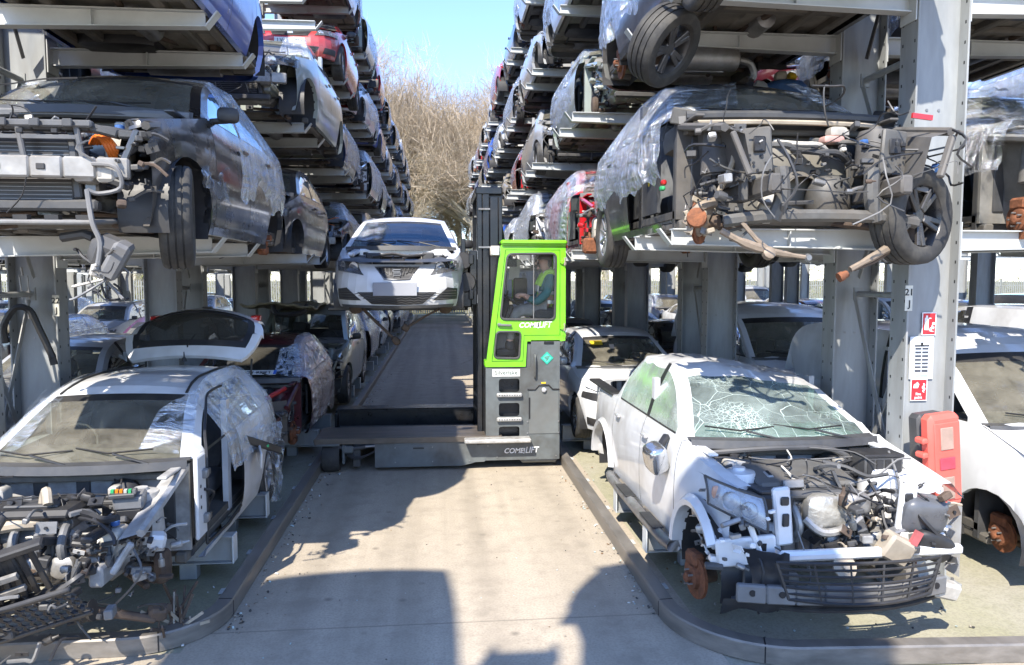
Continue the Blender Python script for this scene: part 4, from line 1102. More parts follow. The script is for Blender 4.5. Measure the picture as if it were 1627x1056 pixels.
# low stub beams that carry the ground-level wrecks
def stub(x0, x1, y, z, label):
    m = MB(); sg = 1 if x1 > x0 else -1; L = abs(x1 - x0); cx = (x0 + x1) / 2
    m.box((cx, y, z - .005), (L, .12, .01), GALV); m.box((cx, y, z - .115), (L, .012, .21), GALV); m.box((cx, y, z - .225), (L, .12, .01), GALV)
    m.box((x1 + sg * .005, y, z - .115), (.012, .125, .235), GALB, b=.003)
    for t in (.12, .8): m.box((lerp(x0, x1, t), y, (z - .235) / 2), (.14, .10, z - .235), GALV, b=.004)
    return tag(m.build("ground_beam", sharp=30), label, "support beam", "ground beams of the racks", "thing")
st = None
for b_ in range(10):
    for k in range(2):
        for sd in (-1, 1):
            if sd < 0: y = (6.25, 7.43)[k] + PL * b_; x0, x1, wh = -3.55, -1.74, "facing the green cab"
            else: y = (6.15, 7.25)[k] + PR * b_; x0, x1, wh = 3.62, 1.76, "behind the green cab"
            stub(x0, x1, y, .36, "low grey steel beam on the ground, " + ORD[b_ * 2 + k] + " along the rack " + wh)

LITM = [mat("grit", (.30, .27, .22), .9, scale=30), mat("dark grit", (.07, .065, .06), .9, scale=30), mat("dry leaf", (.22, .12, .05), .9, scale=30), mat("glass crumb", (.45, .55, .53), .2), mat("white crumb", (.6, .6, .57), .7)]
def litter():
    rn = random.Random(31); m = MB()
    for _ in range(1100):
        t = rn.random()
        if t < .45: sd = rn.choice((-1, 1)); x = (1.60 - abs(rn.gauss(0, .10))) if sd > 0 else (-1.53 + abs(rn.gauss(0, .10))); y = 5.2 + 14 * rn.random() ** 1.6
        elif t < .75: sd = rn.choice((-1, 1)); x = sd * rn.uniform(1.75, 3.9); y = rn.uniform(4.5, 11)
        else: x = rn.uniform(-1.4, 1.5); y = rn.uniform(4.6, 11) if rn.random() < .4 else -20
        z = rn.uniform(.004, .016) if t < .75 else rn.uniform(.003, .009); k = rn.choice((0, 0, 1, 1, 2, 3, 4))
        m.box((x, y, .004 + z * .3), (z * rn.uniform(1, 2.4), z * 1.2, z * (.7 if k != 2 else .15)), LITM[k], rot=R3(rn.gauss(0, .3), rn.gauss(0, .3), rn.uniform(0, 3)), b=z * .2)
    tag(m.build('litter', smooth=False), "grit, leaves and glass crumbs scattered along the rails and lane", 'litter', kind='stuff')
litter()
# ---------------------------------------------------------------- paints
P_ = {}
for n_, c_, mt, rg in (("white", (.72, .73, .74), 0, .38), ("silver", (.50, .51, .52), .25, .34), ("grey", (.19, .195, .20), .25, .36), ("black", (.012, .013, .015), .1, .28),
                       ("dark blue", (.018, .035, .085), .3, .3), ("bright blue", (.015, .085, .46), .2, .3), ("red", (.52, .012, .018), .1, .3), ("burgundy", (.10, .008, .016), .35, .3),
                       ("olive silver", (.26, .28, .25), .5, .4), ("pale green", (.40, .44, .40), .25, .38), ("beige", (.42, .37, .29), .4, .4), ("dark grey", (.055, .058, .062), .35, .32), ("purple grey", (.14, .12, .16), .4, .35)):
    P_[n_] = paint(n_, c_, mt, rg, dirt=.32)
def place(root, x, y, z, rz=0.0, rx=0.0, ry=0.0):
    root.location = (x, y, z); root.rotation_euler = (rx, ry, rz); return root
CXL, CXR = -2.64, 2.72

# ================= white hatchback with the raised tailgate (ground, facing rack)
def hero_white():
    c = Car('hatch', P_["white"], 3); c.__dict__.update(W=1.76); c.__init__2 = None
    c.body(front='none', miss={('door', 1)}); c.green(hatch_off=True, side=GLS, ws=GLW, noglass={(0, 1)})
    c.cabin(-1, skins=False); c.under(); c.wheels('--wd'); c.handles()
    engine_bay(c, seed=3, beam=None, rad=False, slam=False, wires=30, nh=20, junk=64, dangle=2, wing=mat('grimy white inner wing', (.42, .415, .40), .5, dirt=.75, dcol=(.12, .11, .10), scale=9)); running_gear(c)
    # black roof strips
    for sd in (1, -1):
        m = c.part('roof_strip'); m.tube([(sd * (c.topat(y)[0] - .10), y, c.topat(y)[1] + .024) for y in [lerp(c.yrf - .05, c.yrr - .05, k / 8) for k in range(9)]], .012, BLK, 5)
    a = c.part('aerial'); a.lathe([(.03, 0), (.02, .03), (.008, .05), (.005, .10)], BLK, 8, T(.0, c.yrr - .12, c.H + .01))
    # raised tailgate, hinged at the back edge of the roof
    tg = c.part('tailgate'); n = 18; ti = len(c.parts) - 1; gw = c.part('rear_window', ti); Y0, Z0 = c.yrr - .06, c.H + .015
    prof = [(0, 0), (.05, .035), (.13, .10), (.20, .165), (.28, .24), (.36, .315), (.44, .385), (.50, .43), (.545, .455), (.60, .465), (.72, .455), (.86, .42), (.98, .37)]
    hw_ = [.55, .60, .65, .68, .70, .70, .685, .655, .60, .60, .61, .60, .56]
    us = [-1, -.94, -.88] + [-.88 + 1.76 * k / n for k in range(1, n)] + [.88, .94, 1]
    def tp(i, u, off): p = prof[i]; e = abs(u) ** 2.4; return (u * hw_[i], Y0 + p[0] - .10 * (1 - u * u) * (i < 9) * min(1, i / 3) + off * .7, Z0 + p[1] + .05 * (1 - u * u) - .10 * e * (i > 4) - off * .7)
    inw = lambda i, j: 2 <= i < 8 and abs((us[j] + us[j + 1]) / 2) < .88
    O = [[tp(i, u, 0) for u in us] for i in range(len(prof))]; I_ = [[tp(i, u, .045) for u in us] for i in range(len(prof))]
    tg.grid(O, P_["white"], mf=lambda i, j: None if inw(i, j) else P_["white"]); tg.grid(I_, DGR, flip=True, mf=lambda i, j: None if inw(i, j) else DGR)
    ed = [(0, j) for j in range(len(us))] + [(i, len(us) - 1) for i in range(1, len(prof))] + [(len(prof) - 1, j) for j in range(len(us) - 2, -1, -1)] + [(i, 0) for i in range(len(prof) - 2, -1, -1)]
    tg.grid([[O[i][j] for i, j in ed], [I_[i][j] for i, j in ed]], P_["white"])
    gw.grid([[(p[0], p[1] + .006, p[2] - .006) for p in r] for r in O], GLD, mf=lambda i, j: (BLK if i in (2, 7) or abs((us[j] + us[j + 1]) / 2) > .80 else GLD) if inw(i, j) else None)
    tg.tube([(0, Y0 + .06, Z0 + .10), (0, Y0 + .05, Z0 + .15), (.03, Y0 + .20, Z0 + .25)], .008, BLK, 5); tg.box((.06, Y0 + .56, Z0 + .525), (.10, .05, .02), BLK, b=.006)
    tl = c.part('tail_light', ti)
    for sd in (1, -1): tl.blob((sd * .545, Y0 + .72, Z0 + .395), (.10, .22, .08), REDL, .5, 10, 6)
    for sd in (1, -1):
        g = c.part('gas_strut'); g.tube([(sd * .55, c.yrr + .30, c.zsr + .08), (sd * .56, c.yrr + .35, c.H - .02)], .012, BLK, 6)
    # hanging inner door trim, torn film, broken wing remains
    fl = c.part('door_flap'); fl.box((.93, 1.75, .72), (.02, .42, .16), P_["white"], rot=R3(.3, 0, .35), b=.006); fl.bar((.86, 1.52, .88), (1.08, 1.98, .66), .03, .07, BLK, .01); fl.box((1.0, 1.80, .755), (.022, .045, .02), GRN, rot=R3(.4, 0, .35))
    c.film(1, y0=1.0, y1=2.9, low=.84, seed=1, amp=.010, roof=.02); c.film(-1, y0=.6, y1=2.9, low=.8, seed=2, amp=.012, roof=.05)
    c.film_patch(((.74, .46, .99), (.62, 1.12, 1.41), (.38, .86, 1.28), (.40, .36, 1.06)), FILM, .010)
    c.film_patch(((-.74, .46, .99), (-.62, 1.12, 1.41), (-.42, 1.0, 1.36), (-.50, .40, 1.03)), FILM, .010)
    c.film_patch(((.90, 2.3, .85), (.92, 2.75, .80), (.98, 2.5, .02), (.95, 2.15, .10)), FILW, .05)
    # front torn open: white engine ancillaries, radiator support ripped off and lying on its side
    E_ = c.part('air_intake'); E_.tube([(-.55, -.28, .66), (-.35, -.36, .70), (-.1, -.34, .74), (.12, -.28, .73)], .04, BGE, 9, smooth=4); E_.tube([(-.30, -.5, .60), (-.28, -.56, .48), (-.36, -.60, .36), (-.5, -.6, .34)], .055, MGR, 9, smooth=4)
    E_.tube([(.0, -.2, .78), (.02, -.2, .90), (.06, -.25, .93), (.09, -.3, .86)], .03, BGE, 8, smooth=4)
    Bx = c.part('fuse_box'); Bx.box((.52, -.10, .82), (.19, .17, .09), MGR, rot=R3(.1, 0, .2), b=.015); Bx.box((.52, -.10, .74), (.16, .14, .08), BLK, rot=R3(.1, 0, .2), b=.01); Bx.box((.50, -.16, .88), (.16, .12, .03), DGR, rot=R3(.1, 0, .2), b=.006)
    for k in range(6): Bx.box((.44 + .028 * k, -.18, .90), (.018, .03, .025), (GRN, AMB, AMB, WHP, GRN, MGR)[k], rot=R3(.1, 0, .2))
    Em = c.part('broken_fittings'); re_ = random.Random(23); bits(Em, re_, (-.72, -.58, .40), (.60, -.05, .86), 90, .04, .11, [BLK, BLK, BLK, DGR, DGR, STL, ALU, RSD, MGR]); hoses(Em, re_, (-.7, -.6, .45), (.6, -.1, .92), 16, .010, .022, [BLK, BLK, DGR, DGR, MGR])
    Wg = c.part('inner_wing'); Wg.box((-.70, -.40, .50), (.24, .2, .22), MGR, rot=R3(.2, .1, .3), b=.05); Wg.lathe([(.05, 0), (.05, .03), (.03, .035)], BLK, 12, T(-.66, -.1, .90))
    Wg.box((.76, -.30, .60), (.11, .10, .10), P_["white"], rot=R3(.2, .2, .4), b=.02)
    Sp = c.part('radiator_support'); Sp.M = T(-.34, -.68, .30) @ R3(rad(24), rad(-16), rad(8))
    Sp.bar((-.75, 0, .30), (.70, 0, .30), .07, .05, BLK, .01); Sp.bar((-.75, 0, -.08), (.66, .0, -.10), .10, .05, BLK, .012); Sp.box((-.05, .03, .10), (1.1, .04, .30), FIN, b=.01); Sp.bar((-.6, -.05, .16), (.5, -.05, .16), .03, .035, ALU); Sp.bar((-.6, -.05, .06), (.5, -.05, .06), .03, .03, ALU)
    Sp.box((.12, -.10, .20), (.28, .22, .17), MGR, b=.03); Sp.box((.12, -.10, .30), (.30, .24, .04), DGR, b=.012); Sp.lathe([(.04, 0), (.055, .02), (.05, .05), (.02, .06)], MGR, 12, T(-.52, -.12, .02) @ R3(rad(90)))
    for k in range(5): Sp.bar((.30 + .07 * k, 0, -.05), (.36 + .06 * k, .02, .28), .02, .035, BLK, .005)
    Hc = c.part('honeycomb_grille'); Hc.M = T(-.34, -.90, .20) @ R3(rad(-52), rad(-15), rad(5)); r = .030
    for i in range(34):
        for j in range(4):
            x, y = -.85 + i * .052, -.10 + j * .060 + (i % 2) * .030; ring = []
            for a in range(7):
                t = a * PI / 3; ring.append((x + r * math.cos(t), y + r * math.sin(t), 0))
            Hc.tube(ring, .0075, BLK, 4, caps=False)
    Hc.bar((-.9, .16, 0), (.9, .14, 0), .03, .03, BLK, .006); Hc.bar((-.9, -.16, 0), (.9, -.14, 0), .03, .03, BLK, .006)
    rn = random.Random(9); Dk = c.part('torn_loom'); hoses(Dk, rn, (-.2, -1.0, .08), (.75, -.35, .62), 14, .004, .012, [BLK, BLK, DGR, DGR, MGR], sag=.05); hoses(Dk, rn, (-.85, -1.0, .08), (.1, -.75, .5), 6, .004, .011, [BLK, DGR], sag=.04)
    Br = c.part('broken_fittings'); bits(Br, rn, (-.85, -.9, .08), (.75, -.45, .5), 34, .03, .08, [BLK, BLK, BLK, DGR, DGR, MGR, ALU, STL])
    Br.lathe([(.03, 0), (.06, .03), (.045, .05), (.065, .08), (.05, .1), (.07, .13)], BLK, 12, T(.36, -.62, .26) @ R3(0, rad(80)))
    Br.bar((.36, -.5, .24), (.74, -.30, .06), .06, .05, RSD, .015); Br.box((.74, -.28, .10), (.12, .10, .10), RSD, rot=R3(.3, .2, .5), b=.02); Br.lathe([(.03, 0), (.04, .02), (.03, .12)], RSD, 9, T(.70, -.26, .08) @ R3(0, rad(70)))
    Hg = c.part('hinge_pillar'); Hg.box((.835, .36, .70), (.03, .20, .62), P_["white"], b=.01)
    for z in (.52, .86): Hg.box((.86, .40, z), (.05, .06, .07), STL, b=.01); Hg.box((.87, .46, z), (.02, .05, .05), DGR, b=.004)
    for z in (.62, .70, .78): Hg.cyl((.848, .33, z), (.852, .33, z), .014, INK, 8)
    Hg.tube([(.85, .40, .74), (.90, .46, .70), (.86, .52, .62), (.82, .50, .55)], .012, BLK, 6, smooth=3)
    Hg.tube([(.845, .46, .30), (.845, .50, .95), (.80, .62, 1.12), (.74, .86, 1.28), (.70, 1.05, 1.37), (.70, 1.42, 1.38)], .012, BLK, 5, smooth=3); Hg.tube([(.845, .46, .30), (.85, 1.0, .27), (.845, 1.42, .30)], .014, BLK, 5)
    # splintered wood and leaves snagged at the corner
    for k in range(26): Br.bar((.80 + rn.gauss(0, .05), -.10 + rn.gauss(0, .08), -.12), (.80 + rn.gauss(0, .10), -.12 + rn.gauss(0, .12), rn.uniform(-.05, .16)), .012, .02, RSD if k % 3 else BGE)
    return place(c.emit('wrecked_car', "white crashed hatchback with raised tailgate, missing door and torn-open engine bay", 'car', 'scrapped cars'), CXL, 5.28, .17)
hero_white()

# ================= black SUV-like car, first shelf above it
def hero_black():
    c = Car('suv', P_["black"], 11)
    c.body(front='nobumper', nofender=(-1,)); c.green(ws=GLW, side=glass("bright window", (.35, .42, .46), .04, gloss=(.7, .88, 1.0), ior=2.2)); c.cabin(-1); c.under(); c.wheels('wdd-', steer=rad(16)); c.handles(); c.mirror(1, BLK); c.mirror(-1, BLK)  # side windows: bluish gloss colour and raised ior paint in a sky reflection
    engine_bay(c, seed=5, slam=True, beam=mat("bare aluminium beam", (.36, .35, .33), .45, .3, dirt=.6), wires=40, nh=22, junk=90, tray=DGR, dangle=3, wing=P_["dark grey"], y0=c.yf + .26)
    Fr = c.part('slam_frame'); y = c.yf + .30; zt = c.zh - .02
    SLM = mat("slam frame plastic", (.10, .102, .106), .5, dirt=.45)
    for x in (-.62, -.30, .08, .42): Fr.bar((x, y - .03, zt - .02), (x + (.04 if x > 0 else 0), y - .03, zt - .27), .03, .035, SLM, .008)
    Fr.bar((-.72, y - .03, zt - .02), (.52, y - .03, zt - .02), .05, .045, SLM, .010); Fr.bar((-.72, y - .03, zt - .27), (.48, y - .03, zt - .27), .05, .025, SLM, .008); Fr.bar((-.66, y - .035, zt - .10), (.44, y - .035, zt - .10), .012, .03, SLM, .004)
    for k in range(5): Fr.box((-.5 + .2 * k, y - .045, zt - .065), (.04, .01, .03), INK, b=.004)
    for k in range(6): Fr.box((-.56 + .19 * k, y - .07, zt - .02), (.06, .02, .05), DGR, b=.006)
    Fr.tube([(-.32, y - .05, zt + .0), (-.30, y - .06, zt + .10), (-.18, y - .06, zt + .12), (-.08, y - .05, zt + .0)], .02, MGR, 7, smooth=4)
    Fr.tube([(.52, y, zt - .04), (.66, y + .06, zt - .05), (.72, y + .16, zt - .10), (.62, y + .1, zt - .2)], .025, DGR, 7, smooth=4)
    Ut = c.part('undertray'); Ut.box((-.1, c.yf + .42, c.gc + .03), (1.35, .6, .03), MGR, rot=R3(.10), b=.01)
    for k in range(7): Ut.box((-.6 + .18 * k, c.yf + .2, c.gc + .035), (.08, .05, .035), BLK, rot=R3(.10))
    Sl = c.part('seal_strip'); Sl.tube([(x, c.yc - .23 + .10 * (x / .8) ** 2, c.zc - .03) for x in [-.8 + .2 * k for k in range(9)]], .035, MGR, 7)
    Pm = c.part('coolant_pump'); Pm.box((.60, c.yf + .26, c.gc + .30), (.12, .09, .09), WHP, b=.02); Pm.tube([(.54, c.yf + .2, c.gc + .36), (.68, c.yf + .18, c.gc + .34), (.70, c.yf + .2, c.gc + .22), (.58, c.yf + .18, c.gc + .18), (.52, c.yf + .16, c.gc + .2)], .014, MGR, 7, smooth=4)
    Pm.tube([(.52, c.yf + .16, c.gc + .2), (.56, c.yf + .12, c.gc + .0), (.60, c.yf + .12, c.gc - .12), (.58, c.yf + .11, c.gc - .28)], .016, MGR, 7, smooth=4)
    Bl = c.part('hanging_blower'); Bl.box((.60, c.yf + .22, c.gc - .18), (.20, .18, .22), DGR, rot=R3(.3, .4, .2), b=.05); Bl.box((.66, c.yf + .2, c.gc - .22), (.10, .2, .24), MGR, rot=R3(.2, .5, .3), b=.02); Bl.box((.57, c.yf + .15, c.gc - .29), (.09, .08, .07), WHP, rot=R3(.3, .3, .5), b=.012); rn = random.Random(4)
    hoses(Bl, rn, (.48, c.yf + .1, c.gc - .42), (.66, c.yf + .2, c.gc - .2), 12, .004, .01, [WHP, MGR, BLK]); bits(Bl, rn, (.50, c.yf + .08, c.gc - .42), (.64, c.yf + .2, c.gc - .24), 14, .02, .05, [WHP, MGR, DGR]); Bl.tube([(.3, c.yf + .3, c.gc - .08), (.45, c.yf + .26, c.gc - .06), (.5, c.yf + .26, c.gc - .08)], .03, BLK, 8)
    Oc = c.part('orange_cable'); 
    for k in range(4): Oc.tube([(.40 + .02 * k, c.yf + .50, .80), (.46 + .02 * k, c.yf + .44, .84), (.53 + .02 * k, c.yf + .40, .78), (.55 + .02 * k, c.yf + .44, .70)], .012, ORG, 6, smooth=4)
    c.film(1, y0=1.15, y1=3.35, low=.62, seed=3, amp=.024)
    c.film_patch(((.96, .08, .62), (.80, .62, 1.22), (.86, 1.1, 1.16), (.98, .72, .50)), FILM, .03)
    c.film_patch(((-.75, .50, 1.15), (-.65, 1.1, 1.55), (-.42, 1.0, 1.52), (-.35, .40, 1.2)), FILW, .015)
    return place(c.emit('wrecked_car', "black stripped car with film-covered side, bare aluminium crash beam and hanging wheel", 'car', 'scrapped cars'), CXL, 5.42, LT[0] - .27)
hero_black()

# ================= dark SUV without engine on the first shelf of the other rack
def hero_dark():
    c = Car('suv', P_["dark grey"], 21); c.__dict__.update(W=1.92)
    c.body(front='none', miss={('door', -1)}); c.green(ws=GLW, side=GLS, noglass={(0, -1), (1, -1)}); c.cabin(1, col=mat("light seat", (.13, .135, .14), .85)); c.under(); c.handles()
    engine_bay(c, seed=8, eng=False, beam=None, rad=False, slam=False, wires=26, nh=6, junk=26, dangle=5, wing=mat("dusty dark primer", (.105, .10, .095), .6, dirt=.6), cover=None); running_gear(c)
    c.wheel(.74, -.22, 1, r=.355, w_=.235, rim='alloy', steer=rad(-66), dz=-.02, rim_m=mat("black alloy", (.06, .06, .064), .3, .4, dirt=.3)); c.wheel(-.83, c.wb, -1, rim='multi', w_=.235); c.wheel(.83, c.wb, 1)
    c.disc(-.80, -.02, -1, steer=rad(-38), dz=-.06)
    # strut towers, cross member, gearbox tunnel
    MGR = mat("sooty grey metal", (.115, .112, .105), .55, .2, dirt=.6, scale=10)
    X = c.part('front_subframe'); X.tube([(-.72, -.30, c.gc + .02), (-.45, -.36, c.gc + .05), (0, -.37, c.gc + .06), (.45, -.36, c.gc + .05), (.72, -.30, c.gc + .02)], .045, MGR, 7, smooth=3); X.box((.10, -.39, c.gc + .06), (.16, .03, .06), STL, b=.012); X.box((-.30, -.39, c.gc + .06), (.12, .02, .05), BLK)
    for sd in (-1, 1):
        X.box((sd * .50, -.34, .78), (.20, .04, .32), MGR, rot=R3(0, sd * .08, sd * .15), b=.012); X.box((sd * .58, -.30, .60), (.05, .08, .34), MGR, b=.01); X.box((sd * .50, -.372, .82), (.09, .02, .11), BLK, b=.02); X.tube([(sd * .34, -.36, .66), (sd * .33, -.38, .46), (sd * .38, -.36, .30)], .055, MGR, 9, smooth=4)
        for k in range(6): X.cyl((sd * (.42 + .03 * k), -.37, .64 + .05 * (k % 3)), (sd * (.42 + .03 * k), -.375, .64 + .05 * (k % 3)), .011, BLK, 7)
    Tn = c.part('bulkhead_pad'); Tn.blob((.04, c.yc - .14, .62), (1.0, .16, .62), mat("sooty heat shield", (.20, .19, .165), .7, dirt=.7, scale=5), .5, 18, 10); Tn.lathe([(.24, 0), (.20, .05), (.17, .10), (.15, .18)], UND, 18, T(.06, c.yc - .20, .52) @ R3(rad(90)), caps=False)
    Tn.blob((.28, c.yc - .35, .50), (.32, .3, .36), MGR, .7, 12, 8); Tn.blob((-.22, c.yc - .4, .44), (.16, .1, .28), WHP, .7, 9, 6, R3(.2, .2, 0)); Tn.tube([(-.5, c.yc - .4, .40), (-.2, c.yc - .46, .36), (.3, c.yc - .45, .38), (.55, c.yc - .4, .42)], .022, MGR, 7, smooth=3)
    # hoses at the bulkhead
    for k, (a, z, m_) in enumerate(((-.35, .98, DGR), (-.1, .95, MGR), (.15, .96, WHP), (.3, .90, DGR), (.45, .98, MGR))):
        Tn.tube([(a - .25, c.yc - .2, z), (a - .1, c.yc - .34, z - .04), (a + .05, c.yc - .36, z - .05), (a + .18, c.yc - .28, z - .12)], .02 + .006 * (k % 2), m_, 8, smooth=4)
    Rs = c.part('brake_reservoir'); Rs.blob((.36, c.yc - .30, 1.02), (.15, .12, .08), WHP, .5, 10, 6); Rs.blob((.32, c.yc - .3, .96), (.18, .14, .06), mat("pink plastic", (.55, .33, .28), .5), .5, 10, 6)
    Lp = c.part('loose_connectors'); rn = random.Random(14); bits(Lp, rn, (.20, -.40, .64), (.86, .1, .98), 40, .02, .06, [WHP, BLK, BLK, DGR, DGR, MGR, MGR, BLU]); hoses(Lp, rn, (.25, -.42, .60), (.92, .1, .90), 16, .004, .009, [BLK, BLK, MGR, DGR, DGR]); hoses(Lp, rn, (-.85, -.42, .2), (-.4, .0, .92), 16, .005, .012, [BLK, MGR, DGR])
    bits(Lp, rn, (-.95, -.35, .25), (-.55, .1, 1.0), 22, .03, .07, [DGR, BLK, MGR, STL, BGE]); Lp.box((.66, -.42, 1.02), (.15, .02, .035), REDL, rot=R3(0, .1, 0)); Lp.box((.82, -.40, .66), (.05, .03, .04), BLU)
    Hg = c.part('hanging_arm'); ARM = mat("grimy alloy arm", (.27, .21, .155), .6, .2, dirt=.6, scale=14)
    Hg.tube([(-.76, -.36, .22), (-.60, -.40, .13), (-.40, -.42, .07), (-.14, -.42, .03)], [.024, .034, .026, .016], ARM, 7, smooth=4); Hg.tube([(-.62, -.34, .30), (-.52, -.40, .16), (-.44, -.42, .09)], .016, ARM, 6); Hg.lathe([(.03, -.03), (.045, -.02), (.045, .02), (.03, .03)], ARM, 10, T(-.44, -.43, .06) @ R3(rad(70))); Hg.lathe([(.02, -.025), (.03, 0), (.02, .025)], STL, 8, T(-.15, -.42, .03) @ R3(rad(90)))
    Hg.tube([(.58, -.28, .14), (.42, -.33, .06), (.20, -.36, -.05)], [.038, .03, .022], ARM, 7, smooth=4); Hg.tube([(.58, -.28, .10), (.40, -.31, .0), (.24, -.35, -.05)], .014, RSD, 6); Hg.lathe([(.026, 0), (.03, .03), (.036, .04), (.036, .07)], RST, 10, T(.18, -.36, -.08) @ R3(0, rad(-115)))
    Kn = c.part('hub_carrier'); Kn.blob((-.80, -.06, .34), (.15, .15, .30), ARM, .7, 12, 8, R3(0, .3, 0)); Kn.tube([(-.92, -.1, .28), (-.84, -.14, .40), (-.72, -.12, .44)], .04, ARM, 7, smooth=3); Kn.lathe([(.05, 0), (.075, .02), (.07, .05), (.03, .06)], RST, 14, T(-.86, -.14, .32) @ R3(rad(80), 0, rad(-20))); bits(Kn, rn, (-.92, -.16, .22), (-.70, .0, .52), 14, .04, .09, [BGE, STL, RSD]); Kn.tube([(-.70, -.12, .5), (-.62, -.2, .72), (-.58, -.12, .9)], .022, BGE, 7, smooth=3)
    Cb = c.part('cowl_bar'); Cb.tube([(x, c.yc - .26 + .10 * (x / .85) ** 2, c.zc + .0) for x in [-.80 + .2 * k for k in range(9)]], .038, DGR, 8); Cb.tube([(x, c.yc - .30 + .10 * (x / .85) ** 2, c.zc - .06) for x in [-.76 + .19 * k for k in range(9)]], .02, BGE, 6)
    for x, s_ in ((-.80, 1), (.90, 1)): Kn.box((x, c.yc - .05, c.zc + .02), (.16, .12, .13), MGR if x < 0 else BLK, rot=R3(.2, .2, .3 * x), b=.01)
    c.film(-1, y0=.42, y1=3.3, low=.66, seed=5, amp=.035, m=FILM, roof=.42)
    c.film_patch(((-.78, .40, 1.10), (-.64, 1.12, 1.60), (-.12, 1.02, 1.60), (-.30, .52, 1.30)), FILM, .012); c.film_patch(((.80, .50, 1.16), (.66, 1.18, 1.62), (.36, 1.12, 1.64), (.62, .46, 1.18)), FILM, .012)
    B = c.part('bag_of_parts'); B.blob((-.80, 1.25, .74), (.06, .09, .06), YEL, .7, 9, 6); B.blob((-.82, .82, .70), (.05, .08, .05), REDL, .7, 9, 6); B.blob((-.83, .82, .65), (.05, .08, .04), GRN, .7, 9, 6)
    return place(c.emit('wrecked_car', "dark car with empty engine bay, film over one side and a black-spoked wheel hanging", 'car', 'scrapped cars'), CXR, 5.42, RT[0] - .27)
hero_dark()

